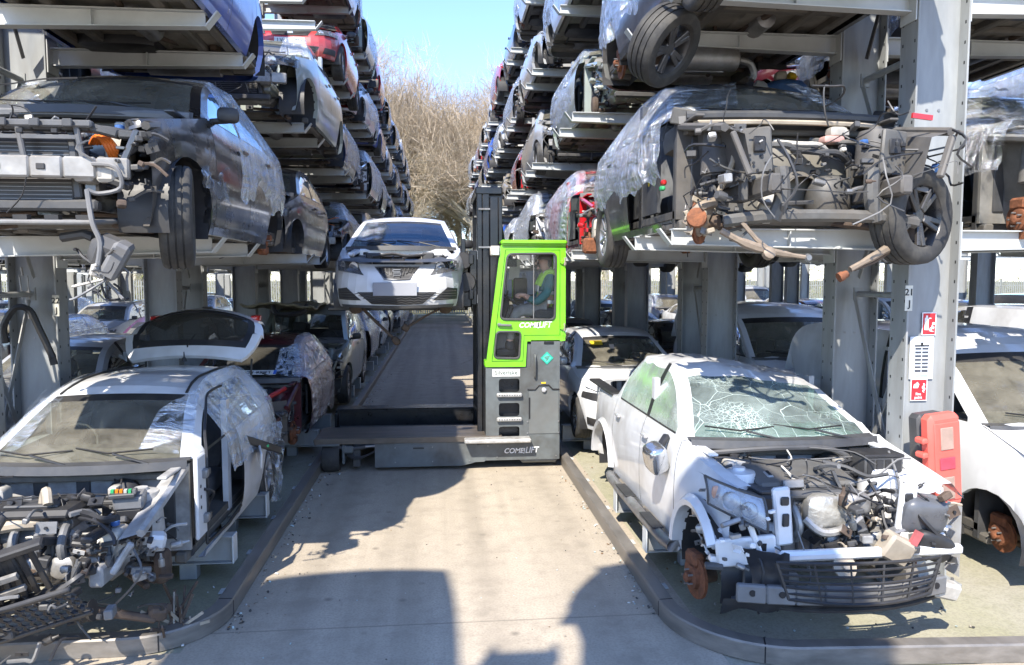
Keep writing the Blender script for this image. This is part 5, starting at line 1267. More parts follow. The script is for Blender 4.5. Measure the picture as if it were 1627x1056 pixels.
# ================= white pickup with the shattered windscreen
def hero_pickup():
    c = Car('pickup', P_["white"], 31); pt = P_["white"]
    def crushroof(p):
        if p[2] > c.zc + .1:
            t = (p[2] - c.zc) / (c.H - c.zc); s_ = .5 + .5 * math.tanh((p[0] - .05) * 3)
            return (p[0] + .02 * t * fbm(p[1] * 3, p[0] * 3), p[1], p[2] - t * (.13 * s_ + .05 * abs(fbm(p[0] * 4 + 3, p[1] * 3)) + .02))
        return p
    c.body(front='nobumper', nofender=(1,)); c.green(ws=GLC, side=glass("greenish window", (.52, .62, .57), .34, (.48, .54, .48), rough=.25), bend=crushroof); c.cabin(1); c.under(tank=False); c.handles(CHR); c.wheels('d--d'); c.disc(-.865, .02, -1, steer=rad(8), dz=-.11)
    # load bed: inner walls, floor, tailgate
    b_ = c.part('load_bed'); y0, y1 = c.ysb + .06, c.yr - .06; zt = c.zsr - .01
    for x in (-.72, .72): b_.box((x, (y0 + y1) / 2, zt - .22), (.05, y1 - y0, .42), pt, b=.01); b_.box((x * 1.09, (y0 + y1) / 2, zt + .006), (.14, y1 - y0, .03), BLK, b=.008)
    b_.box((0, y0, zt - .20), (1.5, .05, .42), pt); b_.box((0, y1, zt - .20), (1.5, .06, .42), pt, b=.015); b_.box((0, (y0 + y1) / 2, zt - .42), (1.46, y1 - y0, .03), DGR)
    for k in range(12): b_.box((-.66 + .12 * k, y1 - .05, zt - .16), (.05, .03, .30), DGR, b=.008)
    for ya in (0, c.wb):
        fl = c.part('arch_flare'); rows = []
        for k in range(15):
            a = lerp(.62 if ya == 0 else .1, PI - .05, k / 14); y, z = ya - (c.R + .0) * math.cos(a), c.wr + (c.R + .0) * math.sin(a); y2, z2 = ya - (c.R + .085) * math.cos(a), c.wr + (c.R + .085) * math.sin(a); x = c.W / 2
            rows.append([(-x + .05, y, z), (-x - .035, y, z), (-x - .045, lerp(y, y2, .5), lerp(z, z2, .5)), (-x + .005, y2, z2)])
        fl.grid(rows, pt, flip=False)
    # cab back
    k_ = c.part('cab_rear'); k_.box((0, c.ysb - .02, c.zsr - .25), (1.5, .04, .52), pt)
    for sd in (1, -1):
        st_ = c.part('side_step'); st_.tube([(sd * .86, .50, .32), (sd * .93, .62, .32), (sd * .93, c.wb - .62, .32), (sd * .86, c.wb - .5, .32)], .05, STL, 10, smooth=3)
        for y in (.95, 1.85): st_.box((sd * .935, y, .368), (.10, .42, .012), BLK, b=.004)
    # mirror folded and drooping on the lane side
    m = c.part('door_mirror'); m.blob((-.99, .66, .98), (.17, .20, .26), mat("chrome mirror shell", (.60, .60, .60), .16, .9, dirt=.3), .55, 14, 9, R3(.3, -.35, .2)); m.bar((-.86, .78, 1.14), (-.96, .70, 1.04), .06, .05, BLK, .012)
    engine_bay(c, seed=12, slam=False, beam=None, rad=False, wires=44, nh=24, junk=90, dangle=3, wing=pt, y0=c.yf + .30, cover=DGR)
    E = c.part('engine_cover'); E.box((-.10, .06, .99), (.74, .42, .05), mat("dusty engine cover", (.10, .098, .092), .6, dirt=.6), rot=R3(.18), b=.02); E.box((-.34, .0, 1.005), (.05, .10, .02), ALU, rot=R3(.18), b=.01); E.box((-.34, .0, 1.012), (.025, .07, .02), INK, rot=R3(.18), b=.005)
    Hs = c.part('heat_shield'); Hs.blob((-.02, -.24, .80), (.34, .16, .26), mat("crinkled heat shield", (.52, .50, .45), .35, .6, dirt=.4, bump=.5, bscale=18), .55, 14, 8); Hs.blob((.20, -.22, .84), (.20, .16, .18), ALU, .6, 10, 7); Hs.tube([(-.2, -.28, .76), (-.1, -.34, .68), (.06, -.34, .70), (.2, -.3, .76)], .03, ALU, 8, smooth=4)
    Bt = c.part('second_battery'); Bt.box((.55, .10, 1.03), (.30, .22, .17), DGR, b=.012); Bt.box((.55, .10, 1.12), (.31, .23, .025), BLK, b=.006)
    for k in range(4): Bt.box((.44 + .07 * k, -.012, 1.03), (.05, .012, .13), BLK)
    Ai = c.part('air_cleaner'); Ai.blob((.56, -.42, .82), (.34, .20, .26), mat("glossy grey plastic", (.10, .105, .115), .3, dirt=.3), .5, 14, 9, R3(.2, .1, 0)); Ai.blob((.60, -.50, .62), (.30, .10, .20), BLK, .6, 12, 7, R3(.3, .4, 0))
    rn = random.Random(17); Wl = c.part('torn_loom'); hoses(Wl, rn, (.05, -.50, .62), (.60, .2, 1.10), 34, .006, .018, [BLK, BLK, DGR, DGR, MGR]); hoses(Wl, rn, (-.70, -.2, .85), (-.2, .4, 1.12), 20, .006, .013, [BLK, WHP, DGR]); Wl.tube([(-.66, .38, 1.08), (-.3, .30, 1.12), (0, .28, 1.13), (.25, .28, 1.12), (.42, .22, 1.05), (.40, .1, .96)], .022, DGR, 8, smooth=4)
    bits(Wl, rn, (.0, -.55, .58), (.66, -.1, .90), 40, .03, .09, [BGE, RSD, DGR, ALU, BLK, BLK, STL]); Wl.box((.32, -.52, .62), (.22, .12, .18), BGE, rot=R3(.2, .5, .1), b=.02); Wl.box((.44, -.56, .70), (.05, .03, .10), mat("dull red plastic", (.4, .10, .10), .5), rot=R3(0, .5, 0)); Wl.lathe([(.08, 0), (.08, .015), (.03, .02), (.03, .05)], BGE, 16, T(-.06, -.56, .52) @ R3(rad(60)))
    # lamp carrier, headlight on the lane side
    for sd in (-1, 1):
        L = c.part('lamp_carrier'); L.box((sd * .44, c.yf + .34, .84), (.12, .05, .40), pt, rot=R3(0, sd * .1, 0), b=.015); L.box((sd * .44, c.yf + .31, .95), (.06, .02, .06), BLK, b=.01); L.box((sd * .43, c.yf + .31, .82), (.05, .02, .09), BLK, b=.01)
        L.box((sd * .62 - .06, c.yf + .36, .60), (.40, .05, .20), pt, rot=R3(.1, sd * .14, sd * .2), b=.015); L.box((sd * .60, c.yf + .325, .64), (.10, .02, .07), BLK, rot=R3(.1, 0, sd * .2), b=.008)
        L.bar((sd * .46, c.yf + .34, .52), (sd * .82, c.yf + .55, .66), .05, .10, pt, .012); bits(L, rn, (sd * .66 - .12, c.yf + .22, .55), (sd * .66 + .12, c.yf + .5, .92), 9, .03, .07, [pt, pt, DGR, BLK, STL])
    hl = c.part('headlight'); hi_ = len(c.parts) - 1
    def hp(u, v, o): 
        x = lerp(-.89, -.585, u); z = lerp(lerp(.885, .765, u), lerp(1.06, .975, u), v); y = lerp(-.22, -.50, u ** .7) - .05 * math.sin(PI * u) * v - .03 * v * (1 - v) * 4 + .07 * v
        return (x, y - o, z)
    G = [[hp(i / 10, j / 6, .0) for i in range(11)] for j in range(7)]; hl.grid(G, mat("headlight inside", (.55, .57, .60), .25, .3, dirt=.2)); hl.grid([[(p[0], p[1] + .10, p[2]) for p in G[0]], G[0]], BLK); hl.grid([G[-1], [(p[0], p[1] + .14, p[2] - .01) for p in G[-1]]], BLK)
    for u, v, r in ((.36, .52, .064), (.68, .46, .058)):
        p = hp(u, v, .012); q = Vector((-.35, -1, .12)).to_track_quat('Z', 'Y').to_matrix().to_4x4(); q.translation = p; hl.lathe([(r, .02), (r * .95, .0), (r * .6, -.03), (r * .3, -.035), (r * .25, .0), (.001, .01)], CHR, 16, q, caps=False)
    p = hp(.14, .6, .012); hl.blob(p, (.07, .03, .09), mat("smoky amber", (.5, .28, .2), .3), .7, 9, 6)
    ln = c.part('lens', hi_); ln.grid([[hp(i / 12, j / 6, .035) for i in range(13)] for j in range(7)], glass('hazed lamp lens', (.86, .90, .94), .26, (.62, .66, .72))); e = [hp(i / 12, 0, .036) for i in range(13)] + [hp(1, j / 6, .036) for j in range(7)] + [hp(1 - i / 12, 1, .036) for i in range(13)] + [hp(0, 1 - j / 6, .036) for j in range(7)]
    hl.tube(e, .009, DGR, 5)
    # grille lying in the crash beam, wheel-arch liner torn and hanging
    g = c.part('grille'); gx, gy, gz = -.03, c.yf - .02, .50
    def gp(u, v): return (gx + u * .56 * (1 - .14 * (1 - v)), gy + .10 * u * u + .02 * v, gz + .13 * (v * 2 - 1) * (1 - .10 * u * u))
    for k in range(7): g.tube([gp(-1 + 2 * i / 10, k / 6) for i in range(11)], .012 if k in (0, 6) else .009, BLK, 5)
    for i in range(6): g.tube([gp(-1 + .4 * i, j / 4) for j in range(5)], .008, BLK, 4)
    g.tube([gp(-1, j / 4) for j in range(5)], .014, BLK, 5); g.tube([gp(1, j / 4) for j in range(5)], .014, BLK, 5)
    bm = c.part('crash_beam'); gb = mat("grey beam", (.15, .155, .16), .5, dirt=.4); bp_ = [(x - .10, c.yf + .06 + .14 * (x / .8) ** 2, .40) for x in [-.72 + .18 * k for k in range(9)]]
    for p, q in zip(bp_, bp_[1:]): bm.bar(p, q, .05, .12, gb, .01)
    for k in (0, 1, 6, 7): p = Vector(bp_[k]).lerp(Vector(bp_[k + 1]), .5); bm.cyl(p + Vector((0, -.030, .01)), p + Vector((0, -.022, .01)), .022, INK, 10)
    bm.bar((-.50, c.yf + .24, .60), (.80, c.yf + .26, .60), .07, .07, pt, .02)
    lo = c.part('lower_valance'); rows = [[(x - .10, c.yf + .10 + .14 * (x / .8) ** 2 + .02 * j + .02 * fbm(x * 5, j), .335 - .03 * j * (1 + .9 * fbm(x * 4.5, 7))) for x in [-.78 + .04 * k for k in range(40)]] for j in range(4)]; lo.grid(rows, BLK, flip=True); lo.box((.66, c.yf + .22, .34), (.20, .10, .12), WHP, rot=R3(.2, .3, .2), b=.02)
    lo.tube([(-.8, c.yf + .3, .3), (-.4, c.yf + .16, .27), (.1, c.yf + .14, .26), (.5, c.yf + .2, .28), (.75, c.yf + .32, .3)], .018, BLK, 6, smooth=3)
    wl = c.part('arch_liner'); rows = []
    for i in range(15):
        a = lerp(-.25, 2.75, i / 14); rows.append([(-.70 + .26 * j / 5, -.02 - .40 * math.cos(a) - .05, .34 + .42 * math.sin(a) + .02 * fbm(j * 2, i * .8)) for j in range(6)])
    wl.grid(rows, BLK, flip=True); tl_ = mat("torn black liner", (.028, .030, .036), .4, dirt=.5)
    tl_ = mat("torn black liner", (.012, .013, .016), .38, dirt=.35)
    wl.grid([[(-.76 + .30 * j / 10, -.30 - .30 * math.sin(.4 + 1.1 * j / 10) + .10 * math.sin(PI * i / 10) * (1 - j / 10) - .02 * fbm(i * .6, j * .7), .64 - (.40 + .07 * fbm(j * .9, 3) - .12 * j / 10) * i / 10 + .015 * fbm(j * 1.3, i)) for j in range(11)] for i in range(11)], tl_, flip=True)
    fr = c.part('chassis_rail')
    for sd in (1, -1): fr.bar((sd * .42, c.yf + .2, .42), (sd * .42, c.yr - .2, .42), .09, .15, UND, .015)
    # loose wing panel edge on the far side
    wg = c.part('bent_wing'); rows = [[(.80 + .10 * v + .05 * (1 - u), lerp(c.yc, c.yf + .12, u), c.zs(lerp(c.yc, c.yf + .2, u)) - .10 * v - .02 * u * v) for u in [k / 13 for k in range(11)]] for v in (0, .25, .6, 1)]; wg.grid(rows, pt, flip=False); wg.grid([rows[0], [(p[0] - .07, p[1], p[2] - .004) for p in rows[0]], [(p[0] - .075, p[1], p[2] - .05) for p in rows[0]]], pt)
    rows = [[(.86 + .08 * fbm(i, j, 3), c.yf + .35 + .05 * j, .86 - .10 * i + .02 * fbm(i, j)) for j in range(4)] for i in range(6)]; wg.grid(rows, pt)
    return place(c.emit('wrecked_pickup', "white double-cab pickup with shattered windscreen and wrecked front", 'pickup truck', 'scrapped cars'), CXR, 5.12, .06)
hero_pickup()

# ================= white hatchback carried on the forks
def hero_carried():
    c = Car('hatch', P_["white"], 41); c.__dict__.update(W=1.70, zh=.78, H=1.45, xr=.55)
    c.body(front='full'); c.green(ws=glass("sky-blue windscreen", (.38, .50, .62), .03, gloss=(.55, .80, 1.0), ior=2.3), side=GLS); c.cabin(1); c.under(); c.wheels('----', ); c.handles(); c.mirror(1, BLK); c.tails()  # windscreen: blue of the reflected sky put into the glass tint and gloss colour
    engine_bay(c, seed=20, eng=False, beam=None, rad=False, wires=10, nh=8, junk=14, dangle=0, slam=False, wing=DGR, cover=None, frontbits=False, y0=c.yf + .32)
    for sd in (1, -1):
        c.lamp(((.40, .60), (.74, .66), (.80, .79), (.56, .76)), sd)
    W2 = c.W / 2; g = c.part('grille')
    for sd in (1, -1):
        c.fpatch(g, ((0, .55), (.15, .56), (.27, .70), (0, .70)), INK, .004, sd=sd)
        for k in range(5):
            x = .05 + .045 * k; a = [c.skin(x * t_, c.endy(x * t_), z, .013) for t_, z in ((.75, .575 + .022 * k), (.9, .63), (1, .685))]; g.tube([(p[0] * sd, p[1], p[2]) for p in a], .006, DGR, 5)
        e = [c.skin(x, c.endy(x), z, .012) for x, z in ((0, .548), (.15, .556), (.27, .70), (0, .704))]; g.tube([(p[0] * sd, p[1], p[2]) for p in e], .009, STL, 5)
    p = c.skin(0, c.yf, .635, .02); M = T(*p) @ R3(rad(90)); g.poly([(-.055, -.045), (.055, -.045), (.055, .045), (-.055, .045)], .008, BLK, M)
    for (a0, a1) in (((-.045, .032), (.045, .032)), ((-.045, .032), (-.045, .006)), ((-.045, .006), (.04, .010)), ((.045, -.006), (-.04, -.010)), ((.045, -.006), (.045, -.034)), ((.045, -.034), (-.045, -.034))): g.bar((M @ Vector((*a0, .008))), (M @ Vector((*a1, .008))), .012, .012, STL)
    lw = c.part('lower_grille'); hx = .0
    for sd in (1, -1):
        c.fpatch(lw, ((0, .245), (.30, .255), (.47, .40), (0, .40)), BLK, .006, sd=sd); c.fpatch(lw, ((.42, .30), (.72, .31), (.72, .44), (.60, .455)), BLK, .006, sd=sd)
        for k in range(5): z = .27 + .028 * k; a = [c.skin(x, c.endy(x), z + .006 * (1 if i % 2 else -1), .014) for i, x in enumerate([.05 * j for j in range(7 + k)])]; lw.tube([(p[0] * sd, p[1], p[2]) for p in a], .004, DGR, 4)
        for k in range(4): z = .32 + .03 * k; a = [c.skin(x, c.endy(x), z, .014) for x in (.47 + .025 * k, .6, .70)]; lw.tube([(p[0] * sd, p[1], p[2]) for p in a], .004, DGR, 4)
    lip = c.part('front_lip')
    for sd in (1, -1): c.fpatch(lip, ((0, .20), (.80, .22), (.80, .255), (0, .235)), DGR, .012, sd=sd)
    pl = c.part('number_plate'); p = c.skin(0, c.yf, .435, .02); pm, pt_, pp = _new("blank grey plate"); tc = N(pt_, "TexCoord"); gr = N(pt_, "SeparateXYZ"); pt_.links.new(tc.outputs['Object'], gr.inputs[0]); mr = N(pt_, "MapRange"); mr.inputs[1].default_value = -.26; mr.inputs[2].default_value = .26; pt_.links.new(gr.outputs[0], mr.inputs[0]); pt_.links.new(mixc(pt_, mr.outputs[0], (.24, .25, .29), (.34, .35, .38)), pp.inputs['Base Color'])
    pl.box((p[0] - .02, p[1] - .01, p[2]), (.52, .012, .16), pm, b=.004)
    sl_ = c.part('slam_panel'); 
    for sd in (1, -1):
        rows = []
        for v in range(5):
            rows.append([((.0 + u * (.70 - .05 * v)) * sd, c.endy(u * .62) + .045 + .075 * v, c.zs(c.endy(u * .62) + .045 + .075 * v) + .016 + .006 * math.sin(v * 2) - .02 * (v == 4)) for u in [k / 8 for k in range(9)]])
        sl_.grid(rows, DGR, flip=sd < 0)
        for k in range(4): sl_.box((sd * (.12 + .14 * k), c.yf + .22 + .03 * k, .775), (.05, .03, .014), BLK, b=.004)
    sl_.box((0, c.yf + .20, .785), (.18, .10, .03), BLK, b=.008); rn = random.Random(3); bits(sl_, rn, (-.08, c.yf + .15, .78), (.08, c.yf + .24, .80), 10, .02, .05, [BLK, DGR])
    lk = c.part('bulkhead_fittings'); lk.bar((-.55, c.yc - .20, .90), (.62, c.yc - .20, .90), .05, .10, P_["white"], .02); lk.tube([(-.35, -.05, .84), (-.1, -.02, .88), (.1, -.06, .85), (.4, -.02, .88)], .02, BLK, 7, smooth=4); lk.box((.36, .05, .84), (.16, .2, .12), DGR, b=.02); lk.box((-.34, .05, .84), (.2, .16, .10), BLK, b=.02)
    for x in (-.62, .62): lk.bar((x, -.1, .86), (x * .92, c.yc - .1, .93), .10, .06, P_["white"], .02)
    c.film_patch(((-.70, .44, 1.0), (-.54, 1.14, 1.42), (-.20, 1.02, 1.43), (-.26, .36, 1.05)), FILM, .02)
    hb = c.part('hub'); 
    for sd in (1, -1): hb.blob((sd * .58, .02, .22), (.18, .2, .24), RSD, .7, 10, 6); hb.lathe([(.06, 0), (.065, .03), (.04, .05)], RST, 10, T(sd * .66, 0, .26) @ R3(0, sd * PI / 2))
    sh = c.part('hanging_driveshaft'); sh.tube([(-.52, .05, .20), (-.34, .0, .02), (-.10, -.08, -.20)], [.022, .02, .018], RSD, 8); sh.lathe([(.03, 0), (.045, .04), (.05, .09), (.03, .12)], RSD, 10, T(-.10, -.08, -.20) @ R3(rad(200), rad(-40)))
    sh.tube([(.50, .05, .16), (.30, .02, .06), (.10, .0, -.06)], [.015, .014, .02], RSD, 7); sh.box((.06, 0, -.08), (.10, .08, .09), RSD, rot=R3(0, .6, 0), b=.02)
    return place(c.emit('wrecked_car', "white hatchback without bonnet or wheels carried on the green forklift's forks", 'car', 'scrapped cars'), -.52, 9.72, 1.93)
hero_carried()
# ---------------------------------------------------------------- green multi-directional forklift and its driver
from mathutils.geometry import tessellate_polygon
LIME = mat("lime green paint", (.19, .62, .008), .38, 0, .5, var=.10, dirt=.5, dcol=(.10, .20, .03), scale=5)
FGR = mat("forklift grey paint", (.120, .135, .138), .48, 0, .2, var=.22, dirt=.85, dcol=(.055, .048, .04), scale=5.5)
FBK = mat("greasy black steel", (.014, .016, .020), .32, .3, .2, var=.3, dirt=.4, dcol=(.07, .06, .05), scale=9)
DECK = mat("worn deck plate", (.11, .095, .08), .42, .35, dirt=.6, dcol=(.22, .18, .14), scale=7, var=.4, stretch=(.5, 3, 1))
TRD = mat("bare tread plate", (.58, .57, .54), .45, .5, dirt=.4, scale=20)
WHT = mat("white lettering", (.82, .82, .82), .45, dirt=.05, var=.03)
CGL = glass("cab glass", (.98, .99, .98), .015, (.5, .5, .5), ior=1.28)
def rpoly(P, r, n=4):
    """outline with rounded corners"""
    out = []; k = len(P)
    for i in range(k):
        a, b, c = [Vector((*P[j % k], 0)) for j in (i - 1, i, i + 1)]; d1 = (a - b).normalized(); d2 = (c - b).normalized()
        rr = min(r, (a - b).length * .45, (c - b).length * .45); p, q = b + d1 * rr, b + d2 * rr
        for t in range(n + 1):
            t /= n; v = p.lerp(b, t).lerp(b.lerp(q, t), t); out.append((v.x, v.y))
    return out
def plate_h(mb, outer, holes, y, th, m):
    """sheet in the XZ plane at depth y (front face) with openings"""
    polys = [[Vector((x, z, 0)) for x, z in outer]] + [[Vector((x, z, 0)) for x, z in h] for h in holes]
    flat = [p for q in polys for p in q]; tri = tessellate_polygon(polys); n = len(flat)
    vs = [(p.x, y, p.y) for p in flat] + [(p.x, y + th, p.y) for p in flat]; fs = []
    for a, b, c in tri:
        A, B, C = flat[a], flat[b], flat[c]
        if (B - A).cross(C - A).z < 0: b, c = c, b
        fs += [(a, b, c), (a + n, c + n, b + n)]
    o = 0
    for q in polys:
        k = len(q); ar = sum(q[i].x * q[(i + 1) % k].y - q[(i + 1) % k].x * q[i].y for i in range(k)); hole = o > 0
        for i in range(k):
            a, b = o + i, o + (i + 1) % k; f = (a, a + n, b + n, b); fs.append(f if (ar > 0) != hole else f[::-1])
        o += k
    mb.add(vs, fs, m)
def forklift():
    Y0 = 9.52; root = empty('forklift', (0, 10.6, 0)); tag(root, "lime green and grey forklift holding the white hatchback across the lane", 'forklift', None)
    kids = []
    def part(n, parent=None): m = MB(); m.M = T(0, -10.6, 0); kids.append([n, m, parent]); return m
    X0, X1 = .575, 1.545
    ch = part('chassis'); yb = 11.95
    plate_h(ch, [(-.86, .055), (.27, .055), (.52, .115), (X1, .115), (X1, .385), (-.86, .385)], [], Y0, .10, FGR)
    ch.box((.35, 9.95, .22), (2.36, .64, .26), FGR); ch.box((.35, 11.6, .22), (2.36, .7, .26), FGR)
    plate_h(ch, rpoly([(-.62, .09), (-.10, .09), (-.10, .33), (-.62, .33)], .02), [], Y0 - .006, .006, FGR); plate_h(ch, rpoly([(.34, .10), (.56, .10), (.62, .33), (.34, .33)], .02), [], Y0 - .0055, .005, FGR)
    ch.box((-.30, Y0 - .010, .30), (.14, .01, .018), BLK); ch.box((.50, Y0 - .010, .34), (.09, .01, .02), BLK, rot=R3(0, -.15, 0)); ch.box((1.02, Y0 - .006, .36), (.14, .01, .02), INK)
    for x, z in ((-.60, .12), (-.12, .12), (-.60, .31), (-.12, .31), (.36, .12), (.60, .31), (.72, .16), (1.5, .16), (.68, .34)): ch.cyl((x, Y0 - .012, z), (x, Y0, z), .009, STL, 7)
    dk = part('deck'); dk.box((-.42, 9.86, .415), (2.42, .72, .055), DECK, b=.012); dk.bar((-1.62, 9.50, .41), (.62, 9.50, .41), .012, .075, DECK, .004)
    dk.box((-.5, 11.35, .50), (2.18, .34, .06), FBK, b=.012); dk.box((-.5, 11.20, .36), (2.14, .03, .26), FBK); dk.box((-.5, 11.19, .25), (2.06, .05, .05), FGR, b=.01); dk.box((-.5, 10.25, .34), (2.2, .06, .20), FBK); dk.box((-.5, 10.7, .16), (2.2, .9, .03), FBK)
    dk.box((-1.56, 11.3, .33), (.05, .46, .30), FBK, b=.01)
    w = part('wheel'); w.lathe([(.10, -.10), (.165, -.11), (.18, -.09), (.18, .09), (.165, .11), (.10, .10)], RUB, 24, T(-1.42, 9.62, .18) @ R3(0, rad(90)), caps=True)
    w2 = part('wheel'); w2.lathe([(.10, -.10), (.165, -.11), (.18, -.09), (.18, .09), (.165, .11), (.10, .10)], RUB, 24, T(-1.42, 11.5, .18) @ R3(0, rad(90)), caps=True)
    w3 = part('wheel'); w3.lathe([(.10, -.10), (.20, -.11), (.22, -.09), (.22, .09), (.20, .11), (.10, .10)], RUB, 24, T(1.3, 10.8, .22) @ R3(0, rad(90)), caps=True)
    yk = part('wheel_yoke'); yk.box((-1.45, 9.62, .365), (.30, .26, .035), FGR, b=.01); yk.box((-1.26, 9.62, .24), (.035, .22, .26), FGR, b=.01); yk.box((-1.20, 9.60, .30), (.14, .2, .10), FGR, b=.02); yk.box((-1.10, 9.62, .18), (.10, .06, .26), DGR, b=.01)
    yk.tube([(-1.40, 9.55, .33), (-1.1, 9.54, .31), (-.98, 9.54, .33)], .026, DGR, 8); yk.tube([(-.98, 9.54, .33), (-.84, 9.54, .34)], .014, CHR, 8)
    for k in range(3): yk.tube([(-1.26, 9.58, .28 - .02 * k), (-1.1, 9.52, .20 - .015 * k), (-.95, 9.55, .22), (-.86, 9.58, .26)], .012, BLK, 6, smooth=4)
    for k in range(5): yk.cyl((-1.23, Y0 - .02 + .04 * k, .34), (-1.235, Y0 - .02 + .04 * k, .345), .012, STL, 6)
    fw = part('deck_edge'); fw.box((-1.60, 9.86, .40), (.05, .72, .09), DECK, b=.015)
    # grey power unit with step openings
    pu = part('power_unit'); s1, s2, s3 = [rpoly([(.745, a), (1.015, a), (1.015, b), (.745, b)], .04) for a, b in ((1.01, 1.19), (.69, .87), (.405, .56))]
    plate_h(pu, [(X0, .385), (X1, .385), (X1, 1.69), (1.165, 1.69), (1.165, 1.33), (X0, 1.33)], [s1, s2, s3], Y0, .03, FGR)
    pu.box((1.28, 10.7, .86), (.50, 2.30, 1.60), FGR, b=.03); pu.box((.80, 10.75, .78), (.46, 2.2, 1.06), FBK); pu.box((X0 + .012, 10.68, .86), (.024, 2.28, .96), FGR); pu.box((.86, 9.66, 1.315), (.56, .24, .02), FGR)
    for z in (.97, .66, .385): pu.box((.88, 9.62, z), (.30, .20, .02), FBK)
    st_ = []
    for z in (.98, .66):
        t = part('step'); t.box((.88, Y0 - .028, z), (.33, .055, .05), TRD, b=.012)
        for k in range(9): t.cyl((.75 + .033 * k, Y0 - .058, z), (.75 + .033 * k, Y0 - .054, z), .008, BLK, 6)
    t = part('step'); t.box((.72, Y0 - .09, .405), (.86, .20, .05), TRD, b=.012)
    ad = part('access_door'); plate_h(ad, [(1.14, .46), (1.53, .46), (1.53, 1.02), (1.44, 1.02), (1.40, 1.065), (1.27, 1.065), (1.23, 1.02), (1.14, 1.02)], [], Y0 - .008, .008, mat("worn grey hatch", (.15, .165, .165), .5, dirt=.55, dcol=(.10, .085, .07), scale=4, var=.15))
    ad.lathe([(.032, 0), (.032, .02), (.022, .03), (.001, .032)], CHR, 14, T(1.335, Y0 - .01, 1.04) @ R3(rad(90))); ad.box((1.145, Y0 - .012, .80), (.018, .01, .28), INK)
    tr = part('hatch_trim'); tr.tube([(1.12, Y0 - .006, 1.045), (1.22, Y0 - .006, 1.045), (1.27, Y0 - .006, 1.10), (1.40, Y0 - .006, 1.10), (1.45, Y0 - .006, 1.045), (1.54, Y0 - .006, 1.045)], .010, BLK, 5); tr.box((1.33, Y0 - .008, 1.13), (.06, .006, .02), YEL)
    for x, z in ((1.12, .47), (1.53, .47), (1.12, .62), (1.53, .62)): tr.cyl((x, Y0 - .012, z), (x, Y0, z), .011, STL, 7)
    hd = part('grab_handle'); hd.tube([(1.215, Y0, 1.50), (1.215, Y0 - .05, 1.47), (1.215, Y0 - .05, 1.24), (1.215, Y0, 1.20)], .012, FGR, 8, smooth=3); hd.box((1.40, Y0 - .006, 1.655), (.13, .012, .035), INK, b=.005)
    em = part('emblem'); M = T(1.375, Y0 - .005, 1.455) @ R3(rad(90)); em.poly([(-.085, 0), (0, -.085), (.085, 0), (0, .085)], .006, mat("teal sticker", (.02, .42, .30), .4, dirt=.05), M); em.poly([(-.06, 0), (0, -.06), (.06, 0), (0, .06)], .007, mat("pale teal", (.10, .58, .42), .4, dirt=.05), M)
    for k in range(3): em.bar(M @ Vector((-.035 + .01 * k, .012 - .02 * k, .005)), M @ Vector((.035 - .01 * k, .026 - .02 * k, .005)), .006, .008, FGR)
    sk = part('owner_sticker'); M = T(.84, Y0 - .004, 1.268) @ R3(rad(90)); sk.box((0, 0, 0), (.36, .095, .004), PLW, M=M); sk.text("Silverlake", .078, mat("grey green ink", (.10, .14, .11), .5), M @ T(0, 0, .003), bold=.001)
    l2 = part('lettering'); l2.text("COMB", .092, WHT, T(.94, Y0 - .003, .235) @ R3(rad(90)), bold=.002, shear=.25); l2.text("LIFT", .115, WHT, T(1.175, Y0 - .003, .24) @ R3(rad(90)), bold=.0015, shear=.25, sx=.82); l2.box((1.075, Y0 - .003, .235), (.02, .003, .07), WHT, rot=R3(0, .2, 0))
    # cab
    cb = part('cab_frame'); F = [(.575, 1.345), (1.095, 1.345), (1.115, 1.675), (1.58, 1.675), (1.62, 1.73), (1.615, 2.95), (.80, 2.95), (.77, 2.91)]
    wo = rpoly([(.765, 1.965), (1.475, 1.955), (1.49, 2.815), (.86, 2.805)], .07, 6); wl = rpoly([(.685, 1.465), (1.01, 1.455), (1.03, 1.80), (.72, 1.805)], .05, 5)
    plate_h(cb, F, [wo, wl], Y0, .05, LIME)
    yc = 10.72
    for x0, x1, z0, z1 in ((.60, .79, 1.36, 2.92),): cb.bar((.60, yc, 1.36), (.80, yc, 2.93), .06, .06, LIME, .01)
    for y in (yc,): cb.bar((1.59, y, 1.70), (1.59, y, 2.93), .06, .06, LIME, .01)
    cb.box((1.20, (Y0 + yc) / 2 + .02, 2.955), (.86, yc - Y0 + .14, .06), LIME, b=.02); cb.box((1.20, Y0 - .01, 2.94), (.84, .04, .07), LIME, b=.015)
    for z in (2.03,): cb.box((1.60, (Y0 + yc) / 2, 1.86), (.03, yc - Y0, .36), LIME)
    cb.bar((.585, Y0 + .05, 1.38), (.585, yc, 1.38), .04, .08, LIME, .01); cb.box((.88, (Y0 + yc) / 2 + .05, 1.34), (.60, yc - Y0, .03), FBK); cb.box((1.36, (Y0 + yc) / 2 + .04, 1.69), (.50, yc - Y0, .03), FBK)
    cb.box((.86, yc, 1.60), (.52, .03, .5), LIME); cb.box((1.1, yc, 1.86), (1.0, .03, .12), LIME)
    # door seam on the front face
    seam = [(.655, 1.42), (1.06, 1.42), (1.075, 1.755), (1.545, 1.755), (1.54, 2.86), (.835, 2.86)]
    sm = part('door_seam'); sm.tube([(x, Y0 - .001, z) for x, z in seam + seam[:1]], .0045, mat("dark green gap", (.03, .11, .01), .6), 4)
    for i_, (ol, r) in enumerate(((wo, .016), (wl, .014))):
        s_ = part('window_seal'); s_.tube([(x, Y0 - .004, z) for x, z in ol + ol[:1]], r, DGR, 6, caps=False); g = part('window_pane'); n = len(ol); g.add([(x, Y0 + .024, z) for x, z in ol], [tuple(range(n))], CGL)
